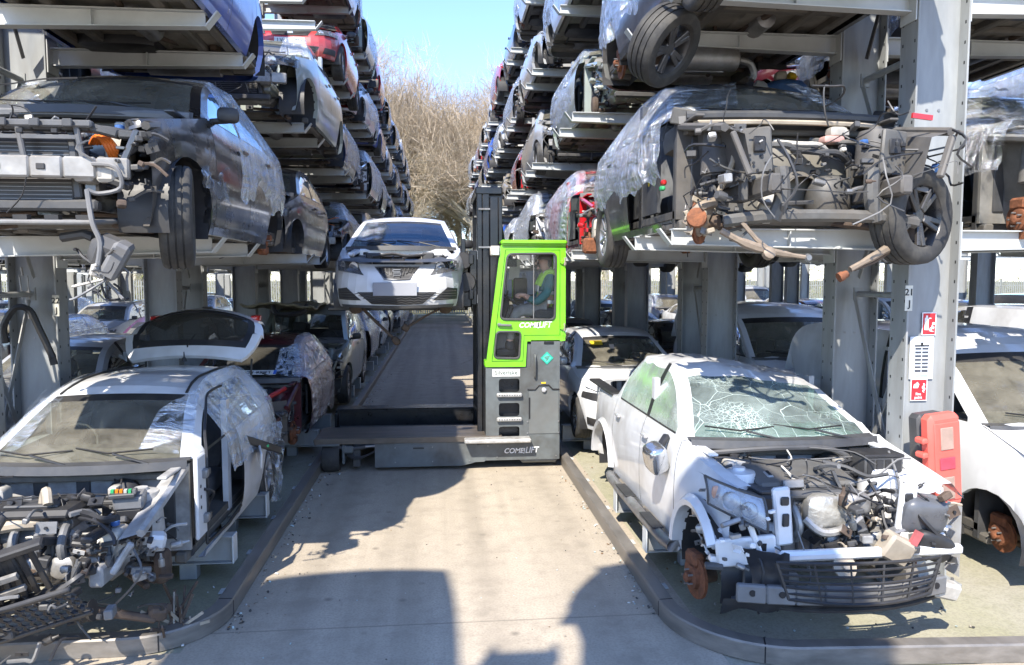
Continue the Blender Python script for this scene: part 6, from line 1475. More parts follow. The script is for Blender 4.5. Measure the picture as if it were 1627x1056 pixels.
    g = part('window_pane'); g.add([(1.598, Y0 + .06, 2.04), (1.598, yc - .03, 2.04), (1.598, yc - .03, 2.90), (1.598, Y0 + .06, 2.90)], [(0, 1, 2, 3)], CGL); g = part('window_pane'); g.add([(.60, Y0 + .06, 1.44), (.60, yc - .03, 1.44), (.785, yc - .03, 2.90), (.785, Y0 + .06, 2.90)], [(3, 2, 1, 0)], CGL)
    ms = part('pane_divider'); ms.box((1.20, Y0 + .02, 2.385), (.006, .012, .85), mat("divider", (.3, .3, .3), .4))
    for z in (2.71, 1.86):
        h = part('hinge'); h.box((1.575, Y0 - .016, z), (.045, .025, .07), LIME, rot=R3(0, .5, 0), b=.006); h.cyl((1.60, Y0 - .02, z - .05), (1.60, Y0 - .02, z + .05), .011, BGE, 8)
    dh = part('door_handle'); dh.bar((.735, Y0 - .03, 1.895), (.91, Y0 - .03, 1.888), .025, .03, STL, .008); dh.box((.75, Y0 - .015, 1.895), (.05, .03, .045), STL, b=.01)
    l1 = part('lettering'); l1.text("COMB", .092, WHT, T(1.135, Y0 - .003, 1.885) @ R3(rad(90)), bold=.002, shear=.25); l1.text("LIFT", .115, WHT, T(1.345, Y0 - .003, 1.89) @ R3(rad(90)), bold=.0015, shear=.25, sx=.78); l1.box((1.262, Y0 - .003, 1.885), (.02, .003, .075), WHT, rot=R3(0, .2, 0))
    wl_ = part('work_lamp'); wl_.box((.70, Y0 + .02, 2.845), (.13, .08, .13), WHP, b=.015); wl_.box((.70, Y0 - .025, 2.845), (.10, .012, .10), CHR, b=.004); wl_.bar((.76, Y0 + .04, 2.88), (.82, Y0 + .06, 2.92), .03, .03, BLK)
    # cab inside: seat, wheel, console, screen, papers
    se = part('seat'); se.blob((1.42, 9.86, 2.02), (.46, .48, .16), SEAT, .4, 14, 7); se.blob((1.56, 9.86, 2.34), (.13, .46, .60), SEAT, .45, 14, 8, R3(0, rad(6), 0)); se.box((1.40, 9.86, 1.85), (.40, .40, .22), BLK, b=.03); se.blob((1.36, 10.40, 2.24), (.30, .07, .06), BLK, .5, 9, 5)
    co = part('console'); co.box((.80, 9.86, 1.62), (.26, .30, .46), DGR, rot=R3(0, .2, 0), b=.03); co.bar((.80, 9.86, 1.80), (.95, 9.86, 2.14), .07, .07, BLK, .02); co.box((.86, 10.5, 1.95), (.22, .16, .5), DGR, b=.03); co.tube([(.92, 10.48, 2.2), (.95, 10.46, 2.32)], .012, BLK, 6)
    ring = [Vector((.96, 10.12, 2.20)) + R3(0, rad(35), 0) @ Vector((.16 * math.cos(t), .16 * math.sin(t), 0)) for t in [2 * PI * k / 20 for k in range(21)]]
    sw = part('steering_wheel'); sw.tube(ring, .014, BLK, 7, caps=False); sw.bar(ring[0], ring[10], .03, .015, BLK); sw.blob((.96, 10.12, 2.20), (.08, .08, .04), BLK, .7, 9, 5)
    sc = part('screen'); sc.box((.92, 9.72, 2.70), (.17, .04, .11), BLK, rot=R3(0, 0, .3), b=.01); pa = part('papers'); pa.box((1.06, 10.62, 2.62), (.15, .006, .30), PLW, rot=R3(0, .08, 0)); gp = part('rear_panel'); gp.box((.86, 10.66, 2.36), (.12, .02, .4), LIME, rot=R3(0, .15, 0), b=.03); gp.box((1.06, 10.69, 2.33), (.07, .02, .4), LIME, b=.02)
    co.box((1.14, 10.60, 2.33), (.20, .05, .34), BLK, b=.02); co.box((.84, 10.4, 1.56), (.22, .2, .14), MGR, b=.04)
    # mast
    for y in (9.86, 11.10):
        m = part('mast_rail')
        for x, wd in ((.515, .07), (.60, .09), (.705, .11), (.79, .05)): m.box((x, y, 1.95 if x < .7 else 1.9), (wd, .10 if x < .7 else .16, 3.4 if x < .7 else 3.32), FBK, b=.008)
        m.box((.65, y + .05, 1.95), (.34, .05, 3.36), FBK)
        for z in (2.90, 3.40): m.box((.62, y - .06, z), (.24, .03, .025), STL, b=.004)
    mt = part('mast_crosshead'); mt.box((.64, 10.48, 3.64), (.36, 1.36, .10), FBK, b=.015); mt.box((.68, 10.48, 3.36), (.22, 1.3, .10), FBK, b=.015); mt.box((.66, 10.48, 2.80), (.2, 1.2, .09), FBK, b=.015); mt.box((.7, 10.48, .5), (.2, 1.2, .2), FBK)
    ly = part('lift_cylinder')
    for y in (10.1, 10.86): ly.cyl((.74, y, .4), (.74, y, 2.3), .055, FBK, 12); ly.cyl((.74, y, 2.3), (.74, y, 3.3), .035, CHR, 12)
    for y in (10.3, 10.66): ly.bar((.70, y, .6), (.70, y, 3.5), .035, .02, RSD); ly.lathe([(.07, -.02), (.07, .02)], STL, 14, T(.70, y, 3.48) @ R3(rad(90)))
    for k in range(5): ly.tube([(.80, 10.0 + .05 * k, 3.3), (.86, 10.0 + .05 * k, 2.9), (.82, 10.0 + .05 * k, 2.2), (.84, 10.02 + .05 * k, 1.2)], .014, BLK, 6, smooth=4)
    ca = part('fork_carriage')
    for z in (2.28, 2.74): ca.box((.40, 10.48, z), (.07, 1.5, .13), FBK, b=.012)
    for y in (9.84, 11.12): ca.box((.43, y, 2.5), (.10, .10, .72), FBK, b=.012); ca.lathe([(.06, -.03), (.06, .03)], STL, 12, T(.47, y, 2.8) @ R3(rad(90))); ca.lathe([(.06, -.03), (.06, .03)], STL, 12, T(.47, y, 2.22) @ R3(rad(90)))
    ca.lathe([(.10, -.04), (.115, -.02), (.115, .02), (.10, .04)], BLK, 16, T(.30, 9.78, 2.72) @ R3(rad(90))); ca.lathe([(.12, -.04), (.135, -.02), (.135, .02), (.12, .04)], BLK, 16, T(.33, 9.78, 2.44) @ R3(rad(90))); ca.box((.34, 9.80, 2.28), (.14, .08, .34), FBK, b=.02); ca.box((.30, 9.8, 2.86), (.06, .06, .3), FBK, b=.01)
    for y in (10.10, 10.92):
        f = part('fork'); f.box((.345, y, 2.46), (.05, .14, .80), FBK, b=.008); f.bar((.36, y, 2.085), (-1.50, y, 2.085), .14, .045, FBK, .008)
    objs = []
    for n, m, p in kids: objs.append(m.build(n, root))
forklift()
# ---------------------------------------------------------------- driver
def skinned(name, pts, edges, m, parent=None, sub=2, off=(0, 0, 0)):
    me = bpy.data.meshes.new(name); me.from_pydata([tuple(Vector(p[:3]) - Vector(off)) for p in pts], edges, []); o = bpy.data.objects.new(name, me); S.collection.objects.link(o)
    md = o.modifiers.new("s", 'SKIN'); md.use_smooth_shade = True
    for i, p in enumerate(pts):
        r = p[3]; me.skin_vertices[0].data[i].radius = (r, p[4] if len(p) > 4 else r)
        me.skin_vertices[0].data[i].use_root = i == 0
    sb = o.modifiers.new("d", 'SUBSURF'); sb.levels = sub; sb.render_levels = sub
    dg = bpy.context.evaluated_depsgraph_get(); nm = bpy.data.meshes.new_from_object(o.evaluated_get(dg)); bpy.data.objects.remove(o)
    b = MB(); b.add([tuple(v.co) for v in nm.vertices], [tuple(p.vertices) for p in nm.polygons], m); bpy.data.meshes.remove(nm)
    return b
def driver():
    SKN = mat("skin", (.66, .40, .31), .5, dirt=.12, var=.10, dcol=(.45, .2, .15), scale=20); JK = mat("teal green jacket", (.045, .20, .21), .85, dirt=.2, scale=14, bump=.3); HV = mat("lime safety vest", (.50, .88, .12), .7, dirt=.1, scale=8, bump=.25); TRS = mat("grey trousers", (.26, .26, .25), .9, dirt=.2, scale=12); REF = mat("reflective band", (.62, .64, .62), .3, .3, dirt=.1); HAIR = mat("short grey hair", (.20, .185, .17), .9, scale=40); BOOT = mat("boots", (.03, .028, .026), .6)
    o = (1.42, 9.86, 2.05); y = 9.85
    # body: pelvis root, spine, neck, head, arms, legs in one skin
    P = [(1.42, y, 2.10, .13, .15), (1.45, y, 2.28, .125, .15), (1.46, y, 2.44, .125, .16), (1.44, y, 2.53, .07, .10), (1.415, y, 2.585, .052), (1.385, y, 2.64, .072, .066), (1.375, y, 2.71, .098, .078), (1.38, y, 2.76, .085, .072),
         (1.45, y - .17, 2.49, .062), (1.37, y - .235, 2.28, .050), (1.25, y - .22, 2.18, .043), (1.13, y - .13, 2.255, .034), (1.105, y - .12, 2.27, .032),
         (1.45, y + .17, 2.49, .062), (1.37, y + .235, 2.28, .050), (1.25, y + .22, 2.18, .043), (1.13, y + .13, 2.255, .034), (1.105, y + .12, 2.27, .032),
         (1.28, y - .11, 2.09, .090), (1.00, y - .14, 2.06, .066), (.93, y - .14, 1.86, .055), (.90, y - .14, 1.62, .045), (.86, y - .14, 1.56, .04),
         (1.28, y + .11, 2.09, .090), (1.00, y + .14, 2.06, .066), (.93, y + .14, 1.86, .055), (.90, y + .14, 1.62, .045), (.86, y + .14, 1.56, .04)]
    E = [(0, 1), (1, 2), (2, 3), (3, 4), (4, 5), (5, 6), (6, 7), (2, 8), (8, 9), (9, 10), (10, 11), (11, 12), (2, 13), (13, 14), (14, 15), (15, 16), (16, 17), (0, 18), (18, 19), (19, 20), (20, 21), (21, 22), (0, 23), (23, 24), (24, 25), (25, 26), (26, 27)]
    B = skinned('person', P, E, SKN, off=o)
    def q(p): return tuple(Vector(p) - Vector(o))
    # face: nose, brow, lips, chin, ears, eyes
    B.blob(q((1.268, y, 2.692)), (.034, .03, .036), SKN, .9, 8, 6); B.tube([q((1.293, y, 2.725)), q((1.280, y, 2.705))], .012, SKN, 6); B.blob(q((1.30, y, 2.735)), (.03, .11, .022), SKN, .9, 8, 5); B.blob(q((1.295, y, 2.655)), (.03, .05, .014), mat("lips", (.42, .18, .15), .5), .9, 8, 5); B.blob(q((1.30, y, 2.627)), (.04, .06, .035), SKN, .9, 8, 5)
    for s_ in (-1, 1):
        B.blob(q((1.385, y + s_ * .082, 2.70)), (.045, .018, .062), SKN, .9, 8, 6); B.blob(q((1.292, y + s_ * .032, 2.715)), (.016, .024, .015), mat("eye white", (.7, .7, .7), .3), 1, 7, 5); B.blob(q((1.286, y + s_ * .032, 2.715)), (.01, .010, .010), INK, 1, 6, 4)
        # hand: palm, four bent fingers of different length and a thumb closing on the rim
        hy = y + s_ * .12; B.blob(q((1.085, hy, 2.275)), (.095, .075, .045), SKN, .7, 10, 7)
        for k, ln in enumerate((.040, .046, .043, .034)):
            fy = hy - s_ * (.026 - .0175 * k); B.tube([q((1.055, fy, 2.285)), q((1.055 - ln * .8, fy, 2.275)), q((1.05 - ln, fy, 2.248)), q((1.068 - ln * .8, fy, 2.232))], [.0095, .0085, .008, .0065], SKN, 7, smooth=3)
        B.tube([q((1.10, hy - s_ * .035, 2.262)), q((1.065, hy - s_ * .052, 2.252)), q((1.035, hy - s_ * .050, 2.240))], [.0115, .010, .008], SKN, 7, smooth=3)
    p = B.build('person'); p.location = o; tag(p, "driver in lime safety vest sitting in the green cab with hands on the wheel", 'person')
    j = skinned('jacket', [(1.42, y, 2.12, .145, .165), (1.45, y, 2.28, .142, .165), (1.46, y, 2.43, .14, .175), (1.44, y, 2.535, .085, .11), (1.45, y - .175, 2.49, .078), (1.37, y - .242, 2.28, .064), (1.25, y - .225, 2.18, .056), (1.155, y - .15, 2.237, .044), (1.45, y + .175, 2.49, .078), (1.37, y + .242, 2.28, .064), (1.25, y + .225, 2.18, .056), (1.155, y + .15, 2.237, .044)], [(0, 1), (1, 2), (2, 3), (2, 4), (4, 5), (5, 6), (6, 7), (2, 8), (8, 9), (9, 10), (10, 11)], JK, off=o)
    j.build('jacket', p)
    v = skinned('safety_vest', [(1.42, y, 2.09, .155, .175), (1.45, y, 2.28, .155, .178), (1.46, y, 2.43, .152, .178), (1.445, y, 2.535, .10, .13)], [(0, 1), (1, 2), (2, 3)], HV, off=o)
    for s_ in (-1, 1): v.tube([q((1.30, y + s_ * .10, 2.40)), q((1.40, y + s_ * .13, 2.56)), q((1.52, y + s_ * .13, 2.54)), q((1.60, y + s_ * .11, 2.40))], .042, HV, 8, smooth=4)
    v.build('safety_vest', p)
    r = MB()
    for z, a, b_ in ((2.18, .155, .180), (2.30, .163, .184)): r.lathe([(1.0, -.022), (1.012, 0), (1.0, .022)], REF, 22, T(*q((1.435 + (z - 2.18) * .15, y, z))) @ Matrix.Diagonal((a, b_, 1, 1)), caps=False)
    for s_ in (-1, 1): r.tube([q((1.285, y + s_ * .10, 2.32)), q((1.30, y + s_ * .115, 2.44)), q((1.37, y + s_ * .13, 2.58))], .014, REF, 5, smooth=3)
    r.build('reflective_band', p)
    t = skinned('trousers', [(1.42, y, 2.07, .145, .165), (1.28, y - .11, 2.085, .103), (1.00, y - .14, 2.055, .080), (.935, y - .14, 1.86, .068), (.905, y - .14, 1.66, .06), (1.28, y + .11, 2.085, .103), (1.00, y + .14, 2.055, .080), (.935, y + .14, 1.86, .068), (.905, y + .14, 1.66, .06)], [(0, 1), (1, 2), (2, 3), (3, 4), (0, 5), (5, 6), (6, 7), (7, 8)], TRS, off=o); t.build('trousers', p)
    for s_ in (-1, 1):
        b_ = MB(); b_.blob(q((.85, y + s_ * .14, 1.52)), (.27, .11, .11), BOOT, .6, 12, 7); b_.blob(q((.905, y + s_ * .14, 1.60)), (.13, .12, .16), BOOT, .7, 10, 6); b_.build('boot', p)
    h = MB(); h.blob(q((1.395, y, 2.765)), (.185, .158, .125), HAIR, .95, 14, 8); h.blob(q((1.435, y, 2.70)), (.10, .14, .14), HAIR, .9, 10, 7); h.build('hair', p)
driver()
# ---------------------------------------------------------------- signs, fire-point box, straps
def signs():
    FR = mat("fire sign red", (.62, .02, .03), .4, dirt=.08); px, py = 3.88, 5.612 - .012
    def sgn(nm, lab, x, z, w, h, base, fn, yy=py, rz=0.0, rot=0.0):
        m = MB(); m.box((0, 0, 0), (w, .004, h), base, b=.001); F = T(0, -.0022, 0) @ R3(rad(90)); fn(m, F); o = m.build(nm); o.location = (x, yy, z); o.rotation_euler = (0, rot, rz); tag(o, lab, 'sign')
    def f1(m, F):
        m.box((0, -.0025, 0), (.105, .002, .170), FR); m.box((-.022, -.004, .0), (.035, .002, .10), WHT, b=.006); m.box((-.022, -.0042, .058), (.016, .002, .02), WHT); m.box((.0, -.004, .045), (.03, .002, .008), WHT)
        m.text("Fire", .052, WHT, F @ T(.028, -.025, .002) @ R3(0, 0, rad(78)), bold=.001)
    sgn('sign', "small red fire extinguisher sign on the pale column above the notice", 3.915, 2.13, .12, .185, WHT, f1)
    def f2(m, F):
        m.box((0, -.003, .115), (.02, .002, .02), INK)
        for c_ in (-.030, .030):
            for k in range(7): m.box((c_, -.003, .075 - .03 * k), (.052, .002, .016 if k < 6 else .020), mat("notice ink", (.05, .06, .08), .5))
        m.box((0, -.003, -.145), (.12, .002, .012), mat("pale blue print", (.35, .45, .62), .5)); m.box((0, -.003, .098), (.125, .002, .012), INK)
    sgn('sign', "white notice with a printed table taped on the pale column", 3.862, 1.855, .205, .345, mat("notice paper", (.66, .70, .74), .4, dirt=.1), f2)
    def f3(m, F):
        m.box((0, -.0025, 0), (.128, .002, .165), FR); m.text("Fire", .030, WHT, F @ T(-.005, -.035, .002), bold=.0006); m.text("point", .030, WHT, F @ T(-.005, -.062, .002), bold=.0006)
        m.poly([(-.05, .015), (-.01, .015), (.0, .045), (-.015, .065), (-.03, .05), (-.045, .045)], .002, WHT, F @ T(0, 0, .002)); m.text("~", .07, WHT, F @ T(.035, .03, .002) @ R3(0, 0, rad(70)), bold=.004); m.text("~", .06, WHT, F @ T(.04, .0, .002) @ R3(0, 0, rad(70)), bold=.004)
    sgn('sign', "red fire point sign on the pale column just above the red box", 3.85, 1.595, .142, .18, WHT, f3)
    def lab(t1, t2):
        def f(m, F): m.text(t1, .075, INK, F @ T(0, .045, .002), bold=.001); m.text(t2, .075, INK, F @ T(.005, -.045, .002), bold=.001)
        return f
    sgn('sign', "cream bay label reading 21 J on the pale column", 3.668, 2.34, .062, .20, mat("cream label", (.66, .64, .55), .5), lab("21", "J"), 5.50)
    sgn('sign', "cream bay label reading 22 J on the column behind the white hatchback", -3.585, 2.24, .062, .20, mat("cream label", (.66, .64, .55), .5), lab("22", "J"), 7.30)
    # fire extinguisher box
    RB = mat("sun-faded red plastic", (.68, .12, .09), .5, dirt=.15, dcol=(.6, .25, .2), scale=3, var=.1); r = empty('fire_extinguisher_box', (3.77, 5.30, .76), rad(4)); tag(r, "faded red fire extinguisher box hung on the column below the signs", 'extinguisher box'); r.rotation_euler = (0, rad(-5), rad(6))
    m = MB(); m.box((.035, .04, .36), (.25, .14, .68), DGR, b=.03); m.build('body', r)
    m = MB(); m.box((.03, -.10, .36), (.275, .13, .72), RB, b=.035); m.box((.03, -.168, .36), (.22, .012, .60), RB, b=.006)
    for z in (.53, .42): m.box((-.135, -.10, z), (.05, .10, .045), RB, b=.012)
    m.build('lid', r)
    for z in (.54, .16): m = MB(); m.box((.02, -.178, z), (.11, .010, .17), mat("fogged panel", (.36, .25, .20), .35, dirt=.3), b=.004); m.build('panel', r)
    m = MB(); m.box((.02, -.178, .35), (.13, .010, .09), mat("faded label", (.55, .06, .09), .5), b=.003); m.build('sticker', r)
    # strap and turnbuckle on the column behind the white hatchback
    s_ = MB(); s_.tube([(-.24, .02, -.20), (-.22, -.03, -.04), (-.10, -.06, .12), (.02, -.05, .10), (.10, -.05, -.08), (.20, -.04, -.34)], .03, BLK, 6, smooth=5); s_.box((.20, -.04, -.36), (.06, .02, .10), BLK, rot=R3(0, -.2, 0)); o = s_.build('strap'); o.location = (-3.80, 7.27, 2.10); tag(o, "black webbing strap slung over the brace of the 22 J column", 'strap')
    t = MB(); t.tube([(0, 0, .38), (.01, 0, .30)], .012, STL, 6); t.tube([(-.02, 0, .30), (.0, 0, .08)], .008, STL, 6); t.tube([(.05, 0, .30), (.06, 0, .08)], .008, STL, 6); t.tube([(.03, 0, .08), (.05, 0, -.1)], .012, STL, 6); o = t.build('turnbuckle'); o.location = (-3.84, 7.23, 2.22); tag(o, "galvanised turnbuckle hanging above the black strap", 'turnbuckle')
signs()
# ---------------------------------------------------------------- the rest of the stock on the racks
KEY = paint("key colour", (.5, .5, .5), .1, .34)               # swapped on every copy for that car's own paint
def gen(kind, seed, q=1.0, front='none', hood=False, film=(1, -1), wheels='dddd', face=None, eng=True, ft=None, mirrors=True, miss=(), beam=ALU, tails=False, badge=None, inside=True):
    c = Car(kind, KEY, seed, q)
    c.body(front=front, miss=set(miss)); c.green(); c.under()
    if inside: c.cabin(1)
    c.wheels(wheels)
    if hood: c.hood()
    if front != 'full' or not hood: engine_bay(c, seed=seed, eng=eng, beam=beam if front != 'full' else None, rad=front != 'full', slam=front != 'full' or True, wires=34, nh=18, junk=56, dangle=6 if front != 'full' else 0, frontbits=front == 'none')
    if front == 'none': running_gear(c)
    if face is not None: c.face(plate=face.get('plate'), badge=badge, grille=face.get('grille', True), lamps=face.get('lamps', True))
    elif front == 'nobumper':
        for sd in (1, -1)[: 1 + seed % 2]: c.lamp(((.50 * c.W / 2, c.zh * .80), (.88 * c.W / 2, c.zh * .86), (.90 * c.W / 2, c.zh * .99), (.58 * c.W / 2, c.zh * .95)), sd)
    if q > .7: c.handles()
    if mirrors and front == 'full': c.mirror(1, BLK)
    for sd in film: c.film(sd, m=ft or FILM, low=.34 + .25 * ((seed * 7) % 5) / 5, y0=c.yc - .02 + .3 * (seed % 3 == 0), seed=seed, amp=.03)
    if tails: c.tails()
    if film and seed % 2 == 0:
        a = c.top[0]
        for sd in (1, -1): c.film_patch(((sd * (c.W / 2 - .14), c.yc + .02, c.zc + .05), (sd * c.xr, c.yrf + .05, c.H + .0), (sd * (c.xr - .3), c.yrf - .0, c.H + .01), (sd * (c.xr - .22), c.yc - .08, c.zc + .06)), FILW, .014, 8)
    return c
CF = dict(
    A=("stripped hatchback", lambda q: gen('hatch', 51, q, 'none', film=(1,), wheels='-d--')),
    B=("stripped SUV", lambda q: gen('suv', 52, q, 'nobumper', film=(-1,), wheels='-w-d')),
    C=("bonnetless bumperless saloon", lambda q: gen('saloon', 53, q, 'nobumper', film=(1,), wheels='--dd')),
    D=("complete plated hatchback", lambda q: gen('hatch', 54, q, 'full', hood=True, film=(), wheels='w-w-', face=dict(plate="LV63 OYD"), badge=CHR, tails=True)),
    E=("stripped estate", lambda q: gen('estate', 55, q, 'none', film=(1, -1), wheels='---d', ft=FILW)),
    F=("bumperless people carrier", lambda q: gen('mpv', 56, q, 'nobumper', film=(), wheels='s---')),
    G=("gutted small car", lambda q: gen('city', 57, q, 'none', eng=False, film=(1, -1), wheels='----')),
    H=("bonnetless saloon with bumper", lambda q: gen('saloon', 58, q, 'full', film=(1, -1), wheels='----', face=dict(plate="AJ12 OXT", grille=False))),
    I=("complete SUV", lambda q: gen('suv', 59, q, 'full', hood=True, film=(), wheels='wwww', face=dict(), tails=True)),
    J=("bare-winged small car", lambda q: gen('city', 60, q, 'nobumper', film=(), wheels='-ds-')),
    K=("engineless estate", lambda q: gen('estate', 61, q, 'none', eng=False, beam=MGR, film=(-1,), wheels='-dd-')),
    M=("wrapped people carrier", lambda q: gen('mpv', 62, q, 'none', film=(1, -1), wheels='-w--', ft=FILW)),
    N=("hatchback without wheels", lambda q: gen('hatch', 67, q, 'full', hood=True, film=(), wheels='d---', face=dict())),
    V=("panel van", lambda q: gen('van', 63, q, 'full', hood=True, film=(), wheels='dddd', face=dict())),
    W=("complete hatchback", lambda q: gen('hatch', 64, q, 'full', hood=True, film=(), wheels='wwww', face=dict(), tails=True)),
    S=("complete saloon", lambda q: gen('saloon', 65, q, 'full', hood=True, film=(), wheels='mmmm', face=dict(), tails=True)),
    X=("complete estate", lambda q: gen('estate', 66, q, 'full', hood=True, film=(), wheels='wwww', face=dict(), tails=True)),
)
PROTO = {}
def put(code, col, x, y, z, near, label, group, rz=0.0, tilt=(0, 0), dark=False, mirror=False):
    k = (code, near)
    if k not in PROTO:
        c = CF[code][1](1.0 if near else .5)
        PROTO[k] = (c.emit(joined=not near), c.gc, [False])
    o, gc, used = PROTO[k]
    pos = (x, y, z - gc if z > .5 else z)
    r = dup(o, pos, (tilt[0], tilt[1], rz), remap={KEY: P_[col]})
    if mirror: r.scale = (-1, 1, 1)
    tag(r, label, 'car' if code != 'V' else 'van', group)
    return r
GR = 'scrapped cars'
SH = ["ground level", "first shelf", "second shelf", "third shelf", "top shelf"]
rn0 = random.Random(2024)
COLS = ["silver", "white", "grey", "black", "silver", "dark grey", "white", "dark blue", "silver", "grey", "red", "bright blue", "burgundy", "pale green", "beige"]
COLR = ["white", "silver", "white", "pale green", "beige", "silver", "white", "red", "grey", "black", "silver", "bright blue"]
CODES = "ABCEFGHJKMABCEFM"
def lab(code, col, t, b_, where):
    return "%s %s, %s of rack %s, %s along" % (col, CF[code][0], SH[t], where, ORD[b_])
# hand-set cars near the camera: (side, tier, bay) -> (code, colour)
FIX = {
    ('L', 2, 0): ('N', "bright blue"), ('L', 1, 1): ('J', "dark grey"), ('L', 2, 1): ('B', "pale green"), ('L', 1, 2): ('C', "black"), ('L', 2, 2): ('C', "dark blue"),
    ('L', 3, 2): ('D', "red"), ('L', 4, 2): ('K', "burgundy"), ('L', 3, 3): ('H', "silver"), ('L', 4, 3): ('A', "pale green"), ('L', 4, 4): ('J', "red"), ('L', 3, 4): ('W', "bright blue"), ('L', 2, 3): ('E', "white"), ('L', 1, 3): ('F', "silver"),
    ('L', 0, 3): ('E', "purple grey"), ('L', 0, 4): ('H', "white"), ('L', 0, 5): ('A', "dark blue"),
    ('R', 2, 0): ('B', "dark grey"), ('R', 1, 2): ('M', "white"), ('R', 2, 1): ('A', "pale green"), ('R', 3, 1): ('H', "silver"), ('R', 3, 2): ('C', "silver"), ('R', 1, 3): ('E', "white"), ('R', 2, 2): ('F', "silver"), ('R', 2, 3): ('G', "red"), ('R', 4, 2): ('E', "white"), ('R', 4, 3): ('C', "dark blue"), ('R', 3, 3): ('M', "silver"),
    ('R', 3, 0): ('G', "silver"), ('R', 0, 2): ('C', "grey"), ('R', 2, 4): ('J', "beige"), ('R', 3, 4): ('H', "white"),
}
SKIP = {('L', 0, 0), ('L', 1, 0), ('L', 0, 1), ('L', 0, 2), ('R', 0, 0), ('R', 1, 0), ('R', 1, 1), ('R', 0, 1), ('L', 3, 0), ('L', 4, 0), ('R', 4, 0), ('L', 4, 1), ('R', 4, 1), ('L', 3, 1)}
for side, X, tops, where in (('L', CXL, LT, "facing the cab"), ('R', CXR, RT, "behind the cab")):
    for b_ in range(10):
        for t in range(5):
            if (side, t, b_) in SKIP: continue
            code, col = FIX.get((side, t, b_), (rn0.choice(CODES), rn0.choice(COLS if side == 'L' else COLR)))
            z = tops[t - 1] if t else .17
            put(code, col, X + rn0.uniform(-.08, .08), (5.42 if not b_ else (5.75 if side == 'L' else 5.75)) + (PL if side == 'L' else PR) * b_ + rn0.uniform(-.2, .2) * (code != 'D'), z + (.0 if t else .0), b_ < 4, lab(code, col, t, b_, where), GR, rz=rn0.gauss(0, .02), mirror=code not in 'DH' and rn0.random() < .4)
# outer rows, back to back with the first ones
OUTL = {(0, 0): ('A', "silver"), (1, 0): ('B', "grey"), (2, 0): ('E', "black"), (0, 1): ('X', "silver"), (1, 1): ('C', "beige"), (2, 1): ('A', "dark grey"), (0, 2): ('F', "burgundy"), (1, 2): ('K', "grey"), (0, 3): ('C', "silver"), (1, 3): ('B', "black"), (3, 1): ('F', "silver"), (0, 4): ('J', "white"), (1, 4): ('M', "grey"), (2, 2): ('F', "grey"), (3, 2): ('E', "black")}
OUTR = {(2, 0): ('E', "grey"), (0, 1): ('V', "white"), (1, 1): ('W', "bright blue"), (2, 1): ('S', "burgundy"), (0, 2): ('S', "black"), (1, 2): ('I', "silver"), (2, 2): ('K', "black"), (0, 3): ('A', "dark blue"), (1, 3): ('C', "white"), (0, 4): ('F', "silver"), (1, 4): ('J', "grey"), (3, 1): ('C', "silver"), (3, 2): ('B', "dark grey"), (2, 3): ('F', "silver"), (3, 0): ('B', "grey")}
for D_, X, tops, where in ((OUTL, -5.42, LT, "outer side of rack facing cab"), (OUTR, 5.32, RT, "outer side of rack behind cab")):
    for (t, b_), (code, col) in D_.items():
        z = tops[t - 1] if t else .12
        put(code, col, X, 5.7 + (PL if X < 0 else PR) * b_, z, b_ < 2 and t < 3, "%s %s, %s, %s, %s along" % (col, CF[code][0], SH[t], where, ORD[b_]), GR, rz=rn0.gauss(0, .02))
